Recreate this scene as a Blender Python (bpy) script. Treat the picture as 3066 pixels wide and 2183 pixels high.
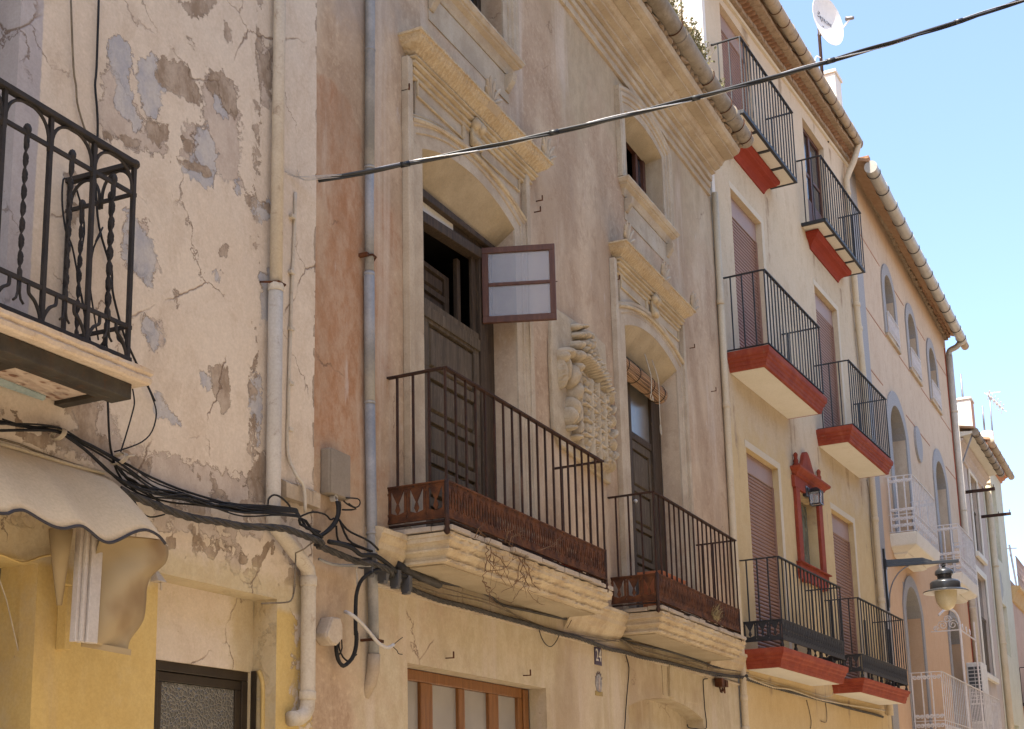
import bpy, bmesh, math, random
import numpy as np
from mathutils import Vector, Matrix
R = math.radians
random.seed(7)
scene = bpy.context.scene
for o in list(bpy.data.objects):
    bpy.data.objects.remove(o)

# ---------------------------------------------------------------- camera
cam_d = bpy.data.cameras.new('camera')
cam = bpy.data.objects.new('camera', cam_d)
scene.collection.objects.link(cam)
cam_d.sensor_width = 36.0
cam_d.lens = 47.61
cam_d.shift_y = 0.1691
cam_d.clip_end = 600
cam.matrix_world = Matrix(((0.43168327, -0.17405813, -0.88507249, 0.0),
                           (-0.90173885, -0.1079966, -0.4185735, 0.0),
                           (-0.0227287, 0.97879544, -0.2035753, 1.6),
                           (0, 0, 0, 1)))
scene.camera = cam
# ---------------------------------------------------------------- world, sun, exposure
SUN = Vector((-0.42, 0.06, 1.0)).normalized()
SUN_EL = math.asin(SUN.z)
world = bpy.data.worlds.new('World')
scene.world = world
world.use_nodes = True
wn = world.node_tree
for n in list(wn.nodes):
    wn.nodes.remove(n)
sky = wn.nodes.new('ShaderNodeTexSky')
sky.sky_type = 'NISHITA'
sky.sun_disc = False
sky.sun_elevation = SUN_EL
sky.sun_rotation = math.atan2(SUN.x, SUN.y)
sky.altitude = 300
sky.air_density = 1.0
sky.dust_density = 3.0
sky.ozone_density = 1.8
bg = wn.nodes.new('ShaderNodeBackground')
bg.inputs['Strength'].default_value = 0.13
wo = wn.nodes.new('ShaderNodeOutputWorld')
wn.links.new(sky.outputs[0], bg.inputs[0])
wn.links.new(bg.outputs[0], wo.inputs[0])
sun_d = bpy.data.lights.new('sun', 'SUN')
sun_d.energy = 4.6
sun_d.angle = R(0.53)
sun_d.color = (1.0, 0.915, 0.785)
sun = bpy.data.objects.new('sun', sun_d)
scene.collection.objects.link(sun)
sun.rotation_euler = SUN.to_track_quat('Z', 'Y').to_euler()
sun.location = (0, 0, 40)
scene.view_settings.view_transform = 'Standard'
scene.view_settings.look = 'None'
scene.view_settings.exposure = 1.78
scene.view_settings.gamma = 1.0
scene.cycles.max_bounces = 8
scene.cycles.diffuse_bounces = 5
scene.cycles.use_denoising = True

# ---------------------------------------------------------------- house frames: x along the facade, y into the wall, z up
FR = {1: ((7.01196, 4.70), -0.0133501), 2: ((7.01196, 4.70), 0.0), 3: ((16.50277, 4.70), -0.0547560),
      4: ((24.10646, 4.28324), -0.0198201)}

def frame(h):
    (x, y), a = FR[h]
    return Matrix.Translation((x, y, 0)) @ Matrix.Rotation(a, 4, 'Z')

# ---------------------------------------------------------------- mesh builder
class MB:
    def __init__(self):
        self.v = []
        self.f = []
        self.mi = []
        self.cur = 0

    def add(self, vs, fs):
        b = len(self.v)
        self.v += [tuple(p) for p in vs]
        self.f += [tuple(i + b for i in f) for f in fs]
        self.mi += [self.cur] * len(fs)
        return self

    def box(self, x0, x1, y0, y1, z0, z1):
        return self.add([(x0, y0, z0), (x1, y0, z0), (x1, y1, z0), (x0, y1, z0), (x0, y0, z1), (x1, y0, z1), (x1, y1, z1), (x0, y1, z1)],
                        [(0, 3, 2, 1), (4, 5, 6, 7), (0, 1, 5, 4), (1, 2, 6, 5), (2, 3, 7, 6), (3, 0, 4, 7)])

    def loft(self, rings, closed=True, cap0=True, cap1=True):
        n = len(rings[0])
        vs = [p for r in rings for p in r]
        fs = []
        for i in range(len(rings) - 1):
            for j in range(n if closed else n - 1):
                k = (j + 1) % n
                fs.append((i * n + j, i * n + k, (i + 1) * n + k, (i + 1) * n + j))
        if cap0:
            fs.append(tuple(range(n - 1, -1, -1)))
        if cap1:
            fs.append(tuple((len(rings) - 1) * n + j for j in range(n)))
        return self.add(vs, fs)

    def tube(self, pts, r, n=8, caps=True, up=None):
        P = [Vector(p) for p in pts]
        rr = r if isinstance(r, (list, tuple)) else [r] * len(P)
        rings = []
        ref = None
        for i, p in enumerate(P):
            if i == 0:
                t = P[1] - P[0]
            elif i == len(P) - 1:
                t = P[-1] - P[-2]
            else:
                t = (P[i + 1] - p).normalized() + (p - P[i - 1]).normalized()
            if t.length < 1e-9:
                t = Vector((0, 0, 1))
            t.normalize()
            if ref is None:
                ref = Vector((0, 0, 1)) if abs(t.z) < 0.9 else Vector((0, 1, 0))
            a = ref - t * ref.dot(t)
            if a.length < 1e-6:
                a = t.orthogonal()
            a.normalize()
            ref = a
            b = t.cross(a)
            rings.append([p + a * (rr[i] * math.cos(2 * math.pi * k / n)) + b * (rr[i] * math.sin(2 * math.pi * k / n)) for k in range(n)])
        return self.loft(rings, True, caps, caps)

    def bar(self, p, q, w, d):
        """rectangular bar from p to q, w along x-ish side, d along the other"""
        p = Vector(p); q = Vector(q)
        t = (q - p).normalized()
        ref = Vector((0, 0, 1)) if abs(t.z) < 0.9 else Vector((1, 0, 0))
        a = (ref - t * ref.dot(t)).normalized()
        b = t.cross(a)
        rings = [[c + a * (w / 2 * sa) + b * (d / 2 * sb) for sa, sb in ((-1, -1), (1, -1), (1, 1), (-1, 1))] for c in (p, q)]
        return self.loft(rings)

    def prism(self, poly, y0, y1):
        """poly in (x,z), extruded along y"""
        return self.loft([[(x, y0, z) for x, z in poly], [(x, y1, z) for x, z in poly]])

    def lathe(self, c, prof, n=24):
        """prof list of (r,z) around the vertical through c"""
        rings = [[(c[0] + max(r, 1e-4) * math.cos(2 * math.pi * k / n), c[1] + max(r, 1e-4) * math.sin(2 * math.pi * k / n), c[2] + z) for k in range(n)] for r, z in prof]
        return self.loft(rings)

    def ball(self, c, r, sc=(1, 1, 1), n=10, m=7):
        rings = []
        for i in range(m + 1):
            a = -math.pi / 2 + math.pi * i / m
            rr = max(math.cos(a), 0.02)
            rings.append([(c[0] + r * sc[0] * rr * math.cos(2 * math.pi * k / n), c[1] + r * sc[1] * rr * math.sin(2 * math.pi * k / n), c[2] + r * sc[2] * math.sin(a)) for k in range(n)])
        return self.loft(rings)

    def shell3(self, u0, u1, vb, vf, prof, nseg=1, jit=0.0):
        """moulding wrapped round three sides of a block: prof list of (d,z); front at vf-d, ends at u0-d / u1+d, back at vb"""
        rings = []
        for d, z in prof:
            r = [(u0 - d, vb, z)]
            for i in range(nseg + 1):
                t = i / nseg
                j = random.uniform(-jit, jit)
                r.append((u0 - d + (u1 - u0 + 2 * d) * t, vf - d + j, z + random.uniform(-jit, jit) * .6))
            r.append((u1 + d, vb, z))
            rings.append(r)
        return self.loft(rings)

    def build(self, name, mat, parent=None, smooth=False, bevel=0.0, h=None, autosm=False):
        me = bpy.data.meshes.new(name)
        me.from_pydata(self.v, [], self.f)
        me.update()
        bm = bmesh.new(); bm.from_mesh(me)
        bmesh.ops.recalc_face_normals(bm, faces=bm.faces)
        bm.to_mesh(me); bm.free()
        mats = mat if isinstance(mat, (list, tuple)) else [mat]
        for m in mats:
            me.materials.append(m)
        if len(mats) > 1:
            me.polygons.foreach_set('material_index', self.mi)
        if smooth:
            me.polygons.foreach_set('use_smooth', [True] * len(me.polygons))
        o = bpy.data.objects.new(name, me)
        scene.collection.objects.link(o)
        if parent is not None:
            o.parent = parent
        elif h is not None:
            place(o, h)
        if autosm:
            try:
                me.set_sharp_from_angle(angle=R(38))
            except Exception:
                pass
        if bevel:
            b = o.modifiers.new('bevel', 'BEVEL')
            b.width = bevel; b.segments = 2; b.limit_method = 'ANGLE'; b.angle_limit = R(40)
        return o

def place(o, h):
    """move a mesh built in house coordinates to the world with its origin at its own base"""
    me = o.data
    n = len(me.vertices)
    co = np.empty(n * 3); me.vertices.foreach_get('co', co); co = co.reshape(-1, 3)
    c = (co.min(0) + co.max(0)) / 2; c[2] = co[:, 2].min()
    me.vertices.foreach_set('co', (co - c).ravel()); me.update()
    o.matrix_world = frame(h) @ Matrix.Translation(c)

def empty(name, h, loc=(0, 0, 0)):
    o = bpy.data.objects.new(name, None)
    scene.collection.objects.link(o)
    o.empty_display_size = 0.2
    o.matrix_world = frame(h) @ Matrix.Translation(loc)
    return o

def tag(o, label, cat, group=None, kind=None):
    if label:
        o['label'] = label
    if cat:
        o['category'] = cat
    if group:
        o['group'] = group
    if kind:
        o['kind'] = kind
    return o

def house(name, h, label):
    o = empty(name, h)
    tag(o, label, 'building')
    return o

def smooth_path(pts, k=4):
    """Catmull-Rom"""
    P = [Vector(p) for p in pts]
    if len(P) < 3:
        return P
    out = []
    for i in range(len(P) - 1):
        p0 = P[max(i - 1, 0)]; p1 = P[i]; p2 = P[i + 1]; p3 = P[min(i + 2, len(P) - 1)]
        for s in range(k):
            t = s / k
            out.append(0.5 * ((2 * p1) + (p2 - p0) * t + (2 * p0 - 5 * p1 + 4 * p2 - p3) * t * t + (3 * p1 - p0 - 3 * p2 + p3) * t ** 3))
    out.append(P[-1])
    return out

# ---------------------------------------------------------------- numpy noise
_rng = np.random.RandomState(3)
_tab = _rng.rand(256, 256)

def vnoise(x, y):
    xi = np.floor(x).astype(int); yi = np.floor(y).astype(int)
    fx = x - xi; fy = y - yi
    fx = fx * fx * (3 - 2 * fx); fy = fy * fy * (3 - 2 * fy)
    a = _tab[xi % 256, yi % 256]; b = _tab[(xi + 1) % 256, yi % 256]
    c = _tab[xi % 256, (yi + 1) % 256]; d = _tab[(xi + 1) % 256, (yi + 1) % 256]
    return (a * (1 - fx) + b * fx) * (1 - fy) + (c * (1 - fx) + d * fx) * fy

def fbm(x, y, o=4):
    s = 0; a = .5; n = 0
    for i in range(o):
        s = s + a * vnoise(x + 17.3 * i, y + 5.1 * i); n += a; a *= .5; x = x * 2.03; y = y * 2.03
    return s / n

def sst(e0, e1, x):
    t = np.clip((x - e0) / (e1 - e0), 0, 1)
    return t * t * (3 - 2 * t)

def poly_sd(poly, x, y):
    """signed distance, positive inside"""
    P = np.array(poly); n = len(P)
    d = np.full(x.shape, 1e9); ins = np.zeros(x.shape, bool)
    for i in range(n):
        a = P[i]; b = P[(i + 1) % n]
        ex, ey = b - a
        wx = x - a[0]; wy = y - a[1]
        t = np.clip((wx * ex + wy * ey) / (ex * ex + ey * ey + 1e-12), 0, 1)
        d = np.minimum(d, (wx - ex * t) ** 2 + (wy - ey * t) ** 2)
        c = ((a[1] > y) != (b[1] > y)) & (x < (b[0] - a[0]) * (y - a[1]) / (b[1] - a[1] + 1e-12) + a[0])
        ins ^= c
    d = np.sqrt(d)
    return np.where(ins, d, -d)

def grid_wall(name, mat, parent, u0, u1, z0, z1, res, holes, fields=None, v=0.0, relief=0.004, reveal=0.2, h=None):
    """facade skin with rectangular openings (u0,u1,z0,z1[,depth]) and their reveals"""
    us = set(np.round(np.arange(u0, u1 + 1e-6, res), 4)) | {u0, u1}
    zs = set(np.round(np.arange(z0, z1 + 1e-6, res), 4)) | {z0, z1}
    eu = set(); ez = set()
    for ho in holes:
        eu |= {x for x in ho[:2] if u0 <= x <= u1}; ez |= {z for z in ho[2:4] if z0 <= z <= z1}
    us = sorted({x for x in us if all(abs(x - e) > res * .35 for e in eu)} | eu)
    zs = sorted({z for z in zs if all(abs(z - e) > res * .35 for e in ez)} | ez)
    us = np.array(us); zs = np.array(zs)
    nu, nz = len(us), len(zs)
    U, Z = np.meshgrid(us, zs, indexing='ij')
    cu = (us[:-1] + us[1:]) / 2; cz = (zs[:-1] + zs[1:]) / 2
    CU, CZ = np.meshgrid(cu, cz, indexing='ij')
    keep = np.ones(CU.shape, bool)
    for ho in holes:
        keep &= ~((CU > ho[0]) & (CU < ho[1]) & (CZ > ho[2]) & (CZ < ho[3]))
    I, J = np.nonzero(keep)
    a = I * nz + J
    quads = np.stack([a, a + nz, a + nz + 1, a + 1], 1)
    V = v + relief * (fbm(U * 2.1 + 40, Z * 2.1 + 11, 4) - .5) * 2
    edge = np.zeros(U.shape, bool)
    for ho in holes:
        edge |= (U >= ho[0] - 1e-4) & (U <= ho[1] + 1e-4) & (Z >= ho[2] - 1e-4) & (Z <= ho[3] + 1e-4)
    V[edge] = v
    verts = np.stack([U.ravel(), V.ravel(), Z.ravel()], 1)
    faces = [tuple(q) for q in quads.tolist()]
    allv = verts.tolist()
    for ho in holes:
        d = ho[4] if len(ho) > 4 else reveal
        x0, x1, a0, a1 = ho[:4]
        b = len(allv)
        allv += [(x0, v, a0), (x1, v, a0), (x1, v, a1), (x0, v, a1), (x0, v + d, a0), (x1, v + d, a0), (x1, v + d, a1), (x0, v + d, a1)]
        faces += [(b + 0, b + 4, b + 5, b + 1), (b + 1, b + 5, b + 6, b + 2), (b + 2, b + 6, b + 7, b + 3), (b + 3, b + 7, b + 4, b + 0)]
    me = bpy.data.meshes.new(name)
    me.from_pydata(allv, [], faces)
    me.materials.append(mat)
    if fields:
        AU = np.array(allv)
        F = fields(AU[:, 0], AU[:, 2])
        for k, arr in F.items():
            at = me.attributes.new(k, 'FLOAT', 'POINT')
            at.data.foreach_set('value', np.ascontiguousarray(arr, dtype=np.float32))
    me.update()
    o = bpy.data.objects.new(name, me)
    scene.collection.objects.link(o)
    if parent is not None:
        o.parent = parent
    return o

# ---------------------------------------------------------------- materials
ALBEDO = 0.74      # balance of walls to sky: every colour below is toned down by this much
class NT:
    def __init__(self, name):
        self.m = bpy.data.materials.new(name)
        self.m.use_nodes = True
        self.t = self.m.node_tree
        self.grain = 0.0
        self.b = self.t.nodes['Principled BSDF']
        self.tc = self.t.nodes.new('ShaderNodeTexCoord')

    def n(self, typ, **kw):
        x = self.t.nodes.new(typ)
        for k, val in kw.items():
            setattr(x, k, val)
        return x

    def l(self, a, b):
        self.t.links.new(a, b)

    def noise(self, scale, detail=6, rough=.6, stretch=(1, 1, 1), dist=0.0, offset=0.0):
        mp = self.n('ShaderNodeMapping')
        mp.inputs['Scale'].default_value = stretch
        mp.inputs['Location'].default_value = (offset, offset * .7, offset * 1.3)
        self.l(self.tc.outputs['Object'], mp.inputs[0])
        x = self.n('ShaderNodeTexNoise')
        x.inputs['Scale'].default_value = scale
        x.inputs['Detail'].default_value = detail
        x.inputs['Roughness'].default_value = rough
        x.inputs['Distortion'].default_value = dist
        self.l(mp.outputs[0], x.inputs['Vector'])
        return x.outputs['Fac']

    def ramp(self, src, a, b, va=0.0, vb=1.0):
        x = self.n('ShaderNodeMapRange')
        x.interpolation_type = 'SMOOTHSTEP'
        x.inputs['From Min'].default_value = a; x.inputs['From Max'].default_value = b
        x.inputs['To Min'].default_value = va; x.inputs['To Max'].default_value = vb
        self.l(src, x.inputs['Value'])
        return x.outputs[0]

    def math(self, op, a, b=None):
        x = self.n('ShaderNodeMath', operation=op)
        for i, s in enumerate((a, b)):
            if s is None:
                continue
            if isinstance(s, (int, float)):
                x.inputs[i].default_value = s
            else:
                self.l(s, x.inputs[i])
        return x.outputs[0]

    def mix(self, fac, a, b, mode='MIX'):
        x = self.n('ShaderNodeMix', data_type='RGBA', blend_type=mode)
        for sock, s in ((x.inputs[0], fac), (x.inputs[6], a), (x.inputs[7], b)):
            if isinstance(s, (int, float)):
                sock.default_value = s
            elif isinstance(s, (tuple, list)):
                sock.default_value = (*s[:3], 1)
            else:
                self.l(s, sock)
        return x.outputs[2]

    def attr(self, name):
        x = self.n('ShaderNodeAttribute', attribute_name=name)
        return x.outputs['Fac']

    def color(self, s):
        g = self.noise(62, 4, .7, offset=41)
        self._g = self.ramp(g, .30, .70, .84, 1.14)
        p = self.ramp(self.noise(33, 5, .7, offset=52), .64, .72, 1.0, .72)
        gv = self.math('MULTIPLY', self._g, p)
        cg = self.n('ShaderNodeCombineColor')
        for i in range(3):
            self.l(gv, cg.inputs[i])
        s = self.mix(self.grain, s, self.mix(1.0, s, cg.outputs[0], 'MULTIPLY'))
        s = self.mix(1.0, s, (ALBEDO, ALBEDO, ALBEDO), 'MULTIPLY')
        if isinstance(s, (tuple, list)):
            self.b.inputs['Base Color'].default_value = (*s[:3], 1)
        else:
            self.l(s, self.b.inputs['Base Color'])

    def bump(self, src, strength=.3, dist=.01, prev=None):
        x = self.n('ShaderNodeBump')
        x.inputs['Strength'].default_value = strength
        x.inputs['Distance'].default_value = dist
        self.l(src, x.inputs['Height'])
        if prev is not None:
            self.l(prev, x.inputs['Normal'])
        self.l(x.outputs[0], self.b.inputs['Normal'])
        return x.outputs[0]

    def done(self, rough=.9, metal=0.0, spec=None):
        self.b.inputs['Roughness'].default_value = rough
        self.b.inputs['Metallic'].default_value = metal
        if spec is not None:
            self.b.inputs['Specular IOR Level'].default_value = spec
        return self.m

def weathered(name, c1, c2, dirt=None, scale=3.0, dirt_amt=.5, rough=.85, metal=0.0, bump=.25, bdist=.004, fine=40, streak=None, streak_amt=.3, spec=.3):
    """generic two-tone material with blotches, dirt specks and vertical streaks"""
    N = NT(name); N.grain = .5
    col = N.mix(N.ramp(N.noise(scale, 7, .65), .38, .62), c1, c2)
    if streak:
        s = N.ramp(N.noise(scale * 2.2, 6, .6, (1, 1, .09), .4, 3.1), .52, .75)
        col = N.mix(N.math('MULTIPLY', s, streak_amt), col, streak)
    if dirt:
        d = N.ramp(N.noise(scale * 2.7, 9, .75, (1, 1, 1), .6, 9.0), .56, .70)
        col = N.mix(N.math('MULTIPLY', d, dirt_amt), col, dirt)
    N.color(col)
    f = N.noise(fine, 5, .6)
    N.bump(f, bump, bdist)
    return N.done(rough, metal, spec)

def plain(name, c, rough=.5, metal=0.0, spec=.5, var=.12):
    N = NT(name)
    d = tuple(x * (1 - var) for x in c); e = tuple(min(1, x * (1 + var)) for x in c)
    N.color(N.mix(N.ramp(N.noise(14, 5, .6), .3, .7), d, e))
    return N.done(rough, metal, spec)

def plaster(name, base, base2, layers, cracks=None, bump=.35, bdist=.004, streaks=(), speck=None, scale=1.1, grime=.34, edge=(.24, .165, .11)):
    """painted render: layers = list of (attribute, colour, colour2, noise scale, hard edge?)"""
    N = NT(name); N.grain = .42
    col = N.mix(N.ramp(N.noise(scale, 8, .62, (1, 1, .7)), .36, .64), base, base2)
    fine = N.noise(45, 6, .65)
    col = N.mix(N.ramp(N.noise(5, 9, .72, (1, 1, .6), .5, 5), .46, .66, 0, grime), col, tuple(x * y for x, y in zip(base, (.72, .66, .60))))
    col = N.mix(N.ramp(N.noise(17, 7, .7, offset=31), .48, .66, 0, grime), col, tuple(min(1, x * 1.14) for x in base2))
    hgt = N.math('MULTIPLY', fine, .25)
    for (at, ca, cb, sc, hard) in layers:
        a = N.attr(at)
        nz = N.noise(sc, 9, .72, (1, 1, 1), .3, 2.0)
        m = N.math('ADD', a, N.math('MULTIPLY', N.math('SUBTRACT', nz, .5), 1.75 if hard else 1.1))
        m = N.ramp(m, .455, .545) if hard else N.ramp(m, .28, .78)
        c = N.mix(N.ramp(N.noise(9, 7, .7, (1, 1, .6), offset=8), .35, .65), ca, cb)
        col = N.mix(m, col, c)
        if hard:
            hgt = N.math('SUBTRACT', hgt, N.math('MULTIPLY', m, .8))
            rim = N.math('MULTIPLY', N.ramp(m, .02, .45), N.ramp(m, .55, .98, 1, 0))  # brown flake edge: bare render with the flake's thickness shadow painted in
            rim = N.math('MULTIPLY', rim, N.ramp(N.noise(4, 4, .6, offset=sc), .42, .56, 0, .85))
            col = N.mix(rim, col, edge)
    for (c, sc, lo, hi, amt, st) in streaks:
        s = N.ramp(N.noise(sc, 7, .62, (1, 1, st), .5, sc), lo, hi, 0, amt)
        col = N.mix(s, col, c)
    if cracks:
        c, sc, wdt, lo = cracks
        wob = N.noise(1.6, 9, .62, offset=4)
        mp = N.n('ShaderNodeVectorMath', operation='ADD')
        cx = N.n('ShaderNodeCombineXYZ')
        w = N.math('MULTIPLY', N.math('SUBTRACT', wob, .5), .8)
        N.l(w, cx.inputs[0]); N.l(w, cx.inputs[2])
        N.l(N.tc.outputs['Object'], mp.inputs[0]); N.l(cx.outputs[0], mp.inputs[1])
        vo = N.n('ShaderNodeTexVoronoi', feature='DISTANCE_TO_EDGE')
        vo.inputs['Scale'].default_value = sc
        N.l(mp.outputs[0], vo.inputs['Vector'])
        k = N.ramp(vo.outputs['Distance'], 0, wdt, 1, 0)
        k = N.math('MULTIPLY', k, N.ramp(N.noise(1.7, 4, .5, offset=12), lo, lo + .1))
        if layers and layers[-2][0] == 'lilac':
            k = N.math('MULTIPLY', k, N.math('SUBTRACT', 1.0, N.math('MINIMUM', N.math('MULTIPLY', N.attr('yellow'), 2.0), 1.0)))
        col = N.mix(N.math('MULTIPLY', k, .8), col, c)
        hgt = N.math('SUBTRACT', hgt, k)
    if speck:
        k = N.ramp(N.noise(26, 4, .6, offset=20), .70, .76, 0, .8)
        col = N.mix(k, col, speck)
    N.color(col)
    N.bump(hgt, bump, bdist)
    return N.done(.92, 0, .2)

# house 1: cream lime wash flaking to blue limewash and brown render
M = {}
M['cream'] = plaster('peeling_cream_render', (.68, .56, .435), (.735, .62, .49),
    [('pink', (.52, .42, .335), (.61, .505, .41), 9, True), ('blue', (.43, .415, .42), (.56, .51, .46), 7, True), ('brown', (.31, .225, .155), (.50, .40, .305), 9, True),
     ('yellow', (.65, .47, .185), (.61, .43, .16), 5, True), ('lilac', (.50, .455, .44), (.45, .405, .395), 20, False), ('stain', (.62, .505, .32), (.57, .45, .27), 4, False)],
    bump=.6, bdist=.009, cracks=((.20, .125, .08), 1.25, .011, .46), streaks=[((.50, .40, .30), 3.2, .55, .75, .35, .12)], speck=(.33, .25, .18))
M['pinkbeige'] = plaster('stained_pink_beige_render', (.455, .315, .205), (.60, .455, .31),
    [('orange', (.40, .205, .105), (.50, .33, .215), 3.2, False), ('grey', (.47, .375, .295), (.40, .315, .245), 3.0, False), ('yellow', (.53, .43, .275), (.61, .505, .35), 3.0, False), ('tan', (.52, .405, .265), (.43, .33, .21), 2.6, False)],
    cracks=((.20, .12, .075), .8, .008, .56), grime=.5,
    streaks=[((.36, .245, .155), .75, .47, .66, .55, .45), ((.68, .55, .40), .9, .52, .68, .50, .4), ((.64, .53, .42), 2.6, .56, .70, .6, .10), ((.33, .24, .18), 2.1, .56, .75, .45, .08), ((.62, .53, .46), 7, .66, .74, .5, .25)], speck=(.22, .14, .09))
M['stone'] = weathered('weathered_moulded_stone', (.60, .485, .325), (.49, .375, .24), (.27, .175, .10), 3.2, .6, .92, 0, .55, .008, 22, (.66, .56, .42), .45, .2)
M['stone_pale'] = weathered('pale_moulded_stone', (.56, .46, .335), (.45, .355, .25), (.28, .20, .13), 2.2, .6, .92, 0, .4, .006, 26, (.64, .56, .46), .4, .2)
M['armstone'] = weathered('carved_grey_beige_stone', (.56, .465, .335), (.46, .37, .255), (.25, .18, .115), 4.0, .55, .92, 0, .5, .005, 40, (.62, .54, .42), .35, .2)
def carved_mat():
    N = NT('eroded_carved_stone'); N.grain = 1.0
    w = N.n('ShaderNodeTexWave', wave_type='BANDS', bands_direction='X')
    w.inputs['Scale'].default_value = 5.5; w.inputs['Distortion'].default_value = 7.0; w.inputs['Detail'].default_value = 4; w.inputs['Detail Scale'].default_value = 2.2
    mp = N.n('ShaderNodeMapping'); mp.inputs['Scale'].default_value = (1.3, 1, .7); mp.inputs['Rotation'].default_value = (0, .5, 0)
    N.l(N.tc.outputs['Object'], mp.inputs[0]); N.l(mp.outputs[0], w.inputs['Vector'])
    col = N.mix(N.ramp(N.noise(3.5, 7, .65), .3, .7), (.58, .455, .295), (.47, .345, .205))
    col = N.mix(N.math('MULTIPLY', N.ramp(w.outputs['Fac'], .45, .8), .30), col, (.68, .57, .42))
    col = N.mix(N.ramp(N.noise(11, 8, .7, offset=4), .58, .72, 0, .6), col, (.30, .19, .09))
    N.color(col)
    b = N.bump(w.outputs['Fac'], .45, .010)
    N.bump(N.noise(30, 6, .65), .5, .008, b)
    return N.done(.93, 0, .2)
M['carved'] = carved_mat()
M['slabunder'] = weathered('balcony_soffit_render', (.40, .315, .20), (.48, .385, .255), (.28, .205, .125), 2.2, .4, .95, 0, .3, .004, 30)
M['rust'] = weathered('rusty_iron', (.060, .021, .009), (.145, .050, .016), (.035, .018, .012), 9, .7, .85, .15, .6, .003, 60, None, 0, .3)
M['rustbar'] = weathered('dark_rusty_bar', (.034, .017, .012), (.060, .025, .014), (.02, .013, .011), 12, .6, .8, .2, .5, .002, 80, None, 0, .3)
M['iron'] = weathered('dark_wrought_iron', (.020, .016, .014), (.034, .026, .021), (.075, .038, .018), 11, .6, .75, .1, .3, .002, 70, None, 0, .4)
M['beam'] = weathered('rusty_steel_beam', (.055, .045, .035), (.080, .068, .052), (.13, .06, .025), 5, .8, .75, .3, .35, .003, 40, (.10, .05, .025), .6, .35)
M['blackiron'] = weathered('black_painted_iron', (.010, .010, .012), (.015, .015, .018), (.04, .035, .03), 10, .25, .6, .0, .2, .001, 60, None, 0, .5)
M['whiteiron'] = weathered('white_painted_iron', (.62, .58, .57), (.70, .66, .64), (.36, .30, .27), 12, .6, .55, 0, .2, .001, 60, None, 0, .4)
M['zinc'] = weathered('grey_zinc_pipe', (.25, .245, .24), (.36, .345, .325), (.42, .36, .29), 3.2, .6, .6, .1, .25, .002, 50, (.44, .425, .41), .6, .35)
M['creampipe'] = weathered('cream_painted_pipe', (.54, .465, .365), (.60, .525, .425), (.30, .225, .16), 4, .75, .75, 0, .25, .002, 60, (.52, .42, .30), .4, .35)
M['yellowpipe'] = weathered('yellow_cream_painted_pipe', (.60, .48, .32), (.63, .52, .36), (.45, .33, .2), 3, .4, .6, 0, .2, .002, 50)
M['clay'] = weathered('grey_clay_gutter', (.25, .205, .155), (.35, .295, .23), (.12, .09, .06), 4.5, .75, .9, 0, .5, .005, 30, (.42, .37, .3), .3, .2)
M['claybrown'] = weathered('weathered_clay_gutter', (.35, .28, .20), (.42, .345, .255), (.20, .15, .10), 5, .6, .9, 0, .5, .005, 30)
M['galv'] = weathered('galvanised_gutter', (.42, .40, .36), (.47, .445, .40), (.30, .27, .24), 4, .35, .5, .35, .15, .001, 40)
M['brick'] = weathered('eaves_brick', (.30, .155, .085), (.39, .24, .145), (.17, .10, .065), 9, .6, .95, 0, .5, .004, 40)
M['brickpale'] = weathered('pale_eaves_brick', (.31, .225, .15), (.40, .30, .21), (.17, .12, .085), 10, .6, .95, 0, .5, .004, 40)
M['tile'] = weathered('roof_tile', (.40, .24, .14), (.46, .30, .19), (.25, .18, .12), 6, .6, .95, 0, .4, .004, 40)
def wood(name, c1, c2, c3, rough=.75, amt=.6):
    N = NT(name)
    col = N.mix(N.ramp(N.noise(6, 6, .6, (6, 6, .5), .3), .35, .68), c1, c2)
    col = N.mix(N.ramp(N.noise(13, 8, .75, (3, 3, .5), .8, 6), .52, .68, 0, amt), col, c3)
    N.color(col)
    N.bump(N.noise(16, 6, .65, (9, 9, .6)), .5, .003)
    return N.done(rough, 0, .3)
M['oldwood'] = wood('weathered_door_wood', (.075, .052, .030), (.13, .093, .055), (.23, .18, .12))
M['darkwood'] = wood('dark_frame_wood', (.042, .026, .014), (.08, .05, .027), (.15, .105, .06))
M['redwood'] = wood('red_brown_window_wood', (.085, .030, .016), (.125, .048, .024), (.19, .10, .06), .5, .4)
M['orangewood'] = wood('varnished_orange_wood', (.20, .080, .025), (.29, .125, .04), (.14, .06, .025), .45, .5)
M['oldbrown'] = wood('brown_frame_wood', (.10, .065, .038), (.15, .10, .06), (.07, .045, .03))
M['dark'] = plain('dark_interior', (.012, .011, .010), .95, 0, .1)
def glassy(name, c, alpha, rough=.15, var=None):
    N = NT(name)
    if var:
        N.color(N.mix(N.ramp(N.noise(2.2, 4, .5), .35, .65), c, var))
    else:
        N.color(c)
    N.b.inputs['Alpha'].default_value = alpha
    return N.done(rough, 0, .5)
M['frosted'] = glassy('dusty_casement_glass', (.40, .385, .40), .50, .18)
M['darkglass'] = glassy('dark_window_glass', (.05, .05, .055), 1.0, .06)
M['greyglass'] = glassy('grey_curtained_glass', (.30, .275, .245), 1.0, .18, (.36, .33, .29))
def pebble():
    N = NT('pebbled_glass')
    v = N.n('ShaderNodeTexVoronoi', feature='DISTANCE_TO_EDGE'); v.inputs['Scale'].default_value = 42
    N.l(N.tc.outputs['Object'], v.inputs['Vector'])
    e = N.ramp(v.outputs['Distance'], .0, .12, 1, 0)
    N.color(N.mix(e, (.125, .118, .10), (.23, .205, .165)))
    N.bump(N.ramp(v.outputs['Distance'], 0, .3), .8, .006)
    return N.done(.2, 0, .5)
M['pebble'] = pebble()
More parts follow.
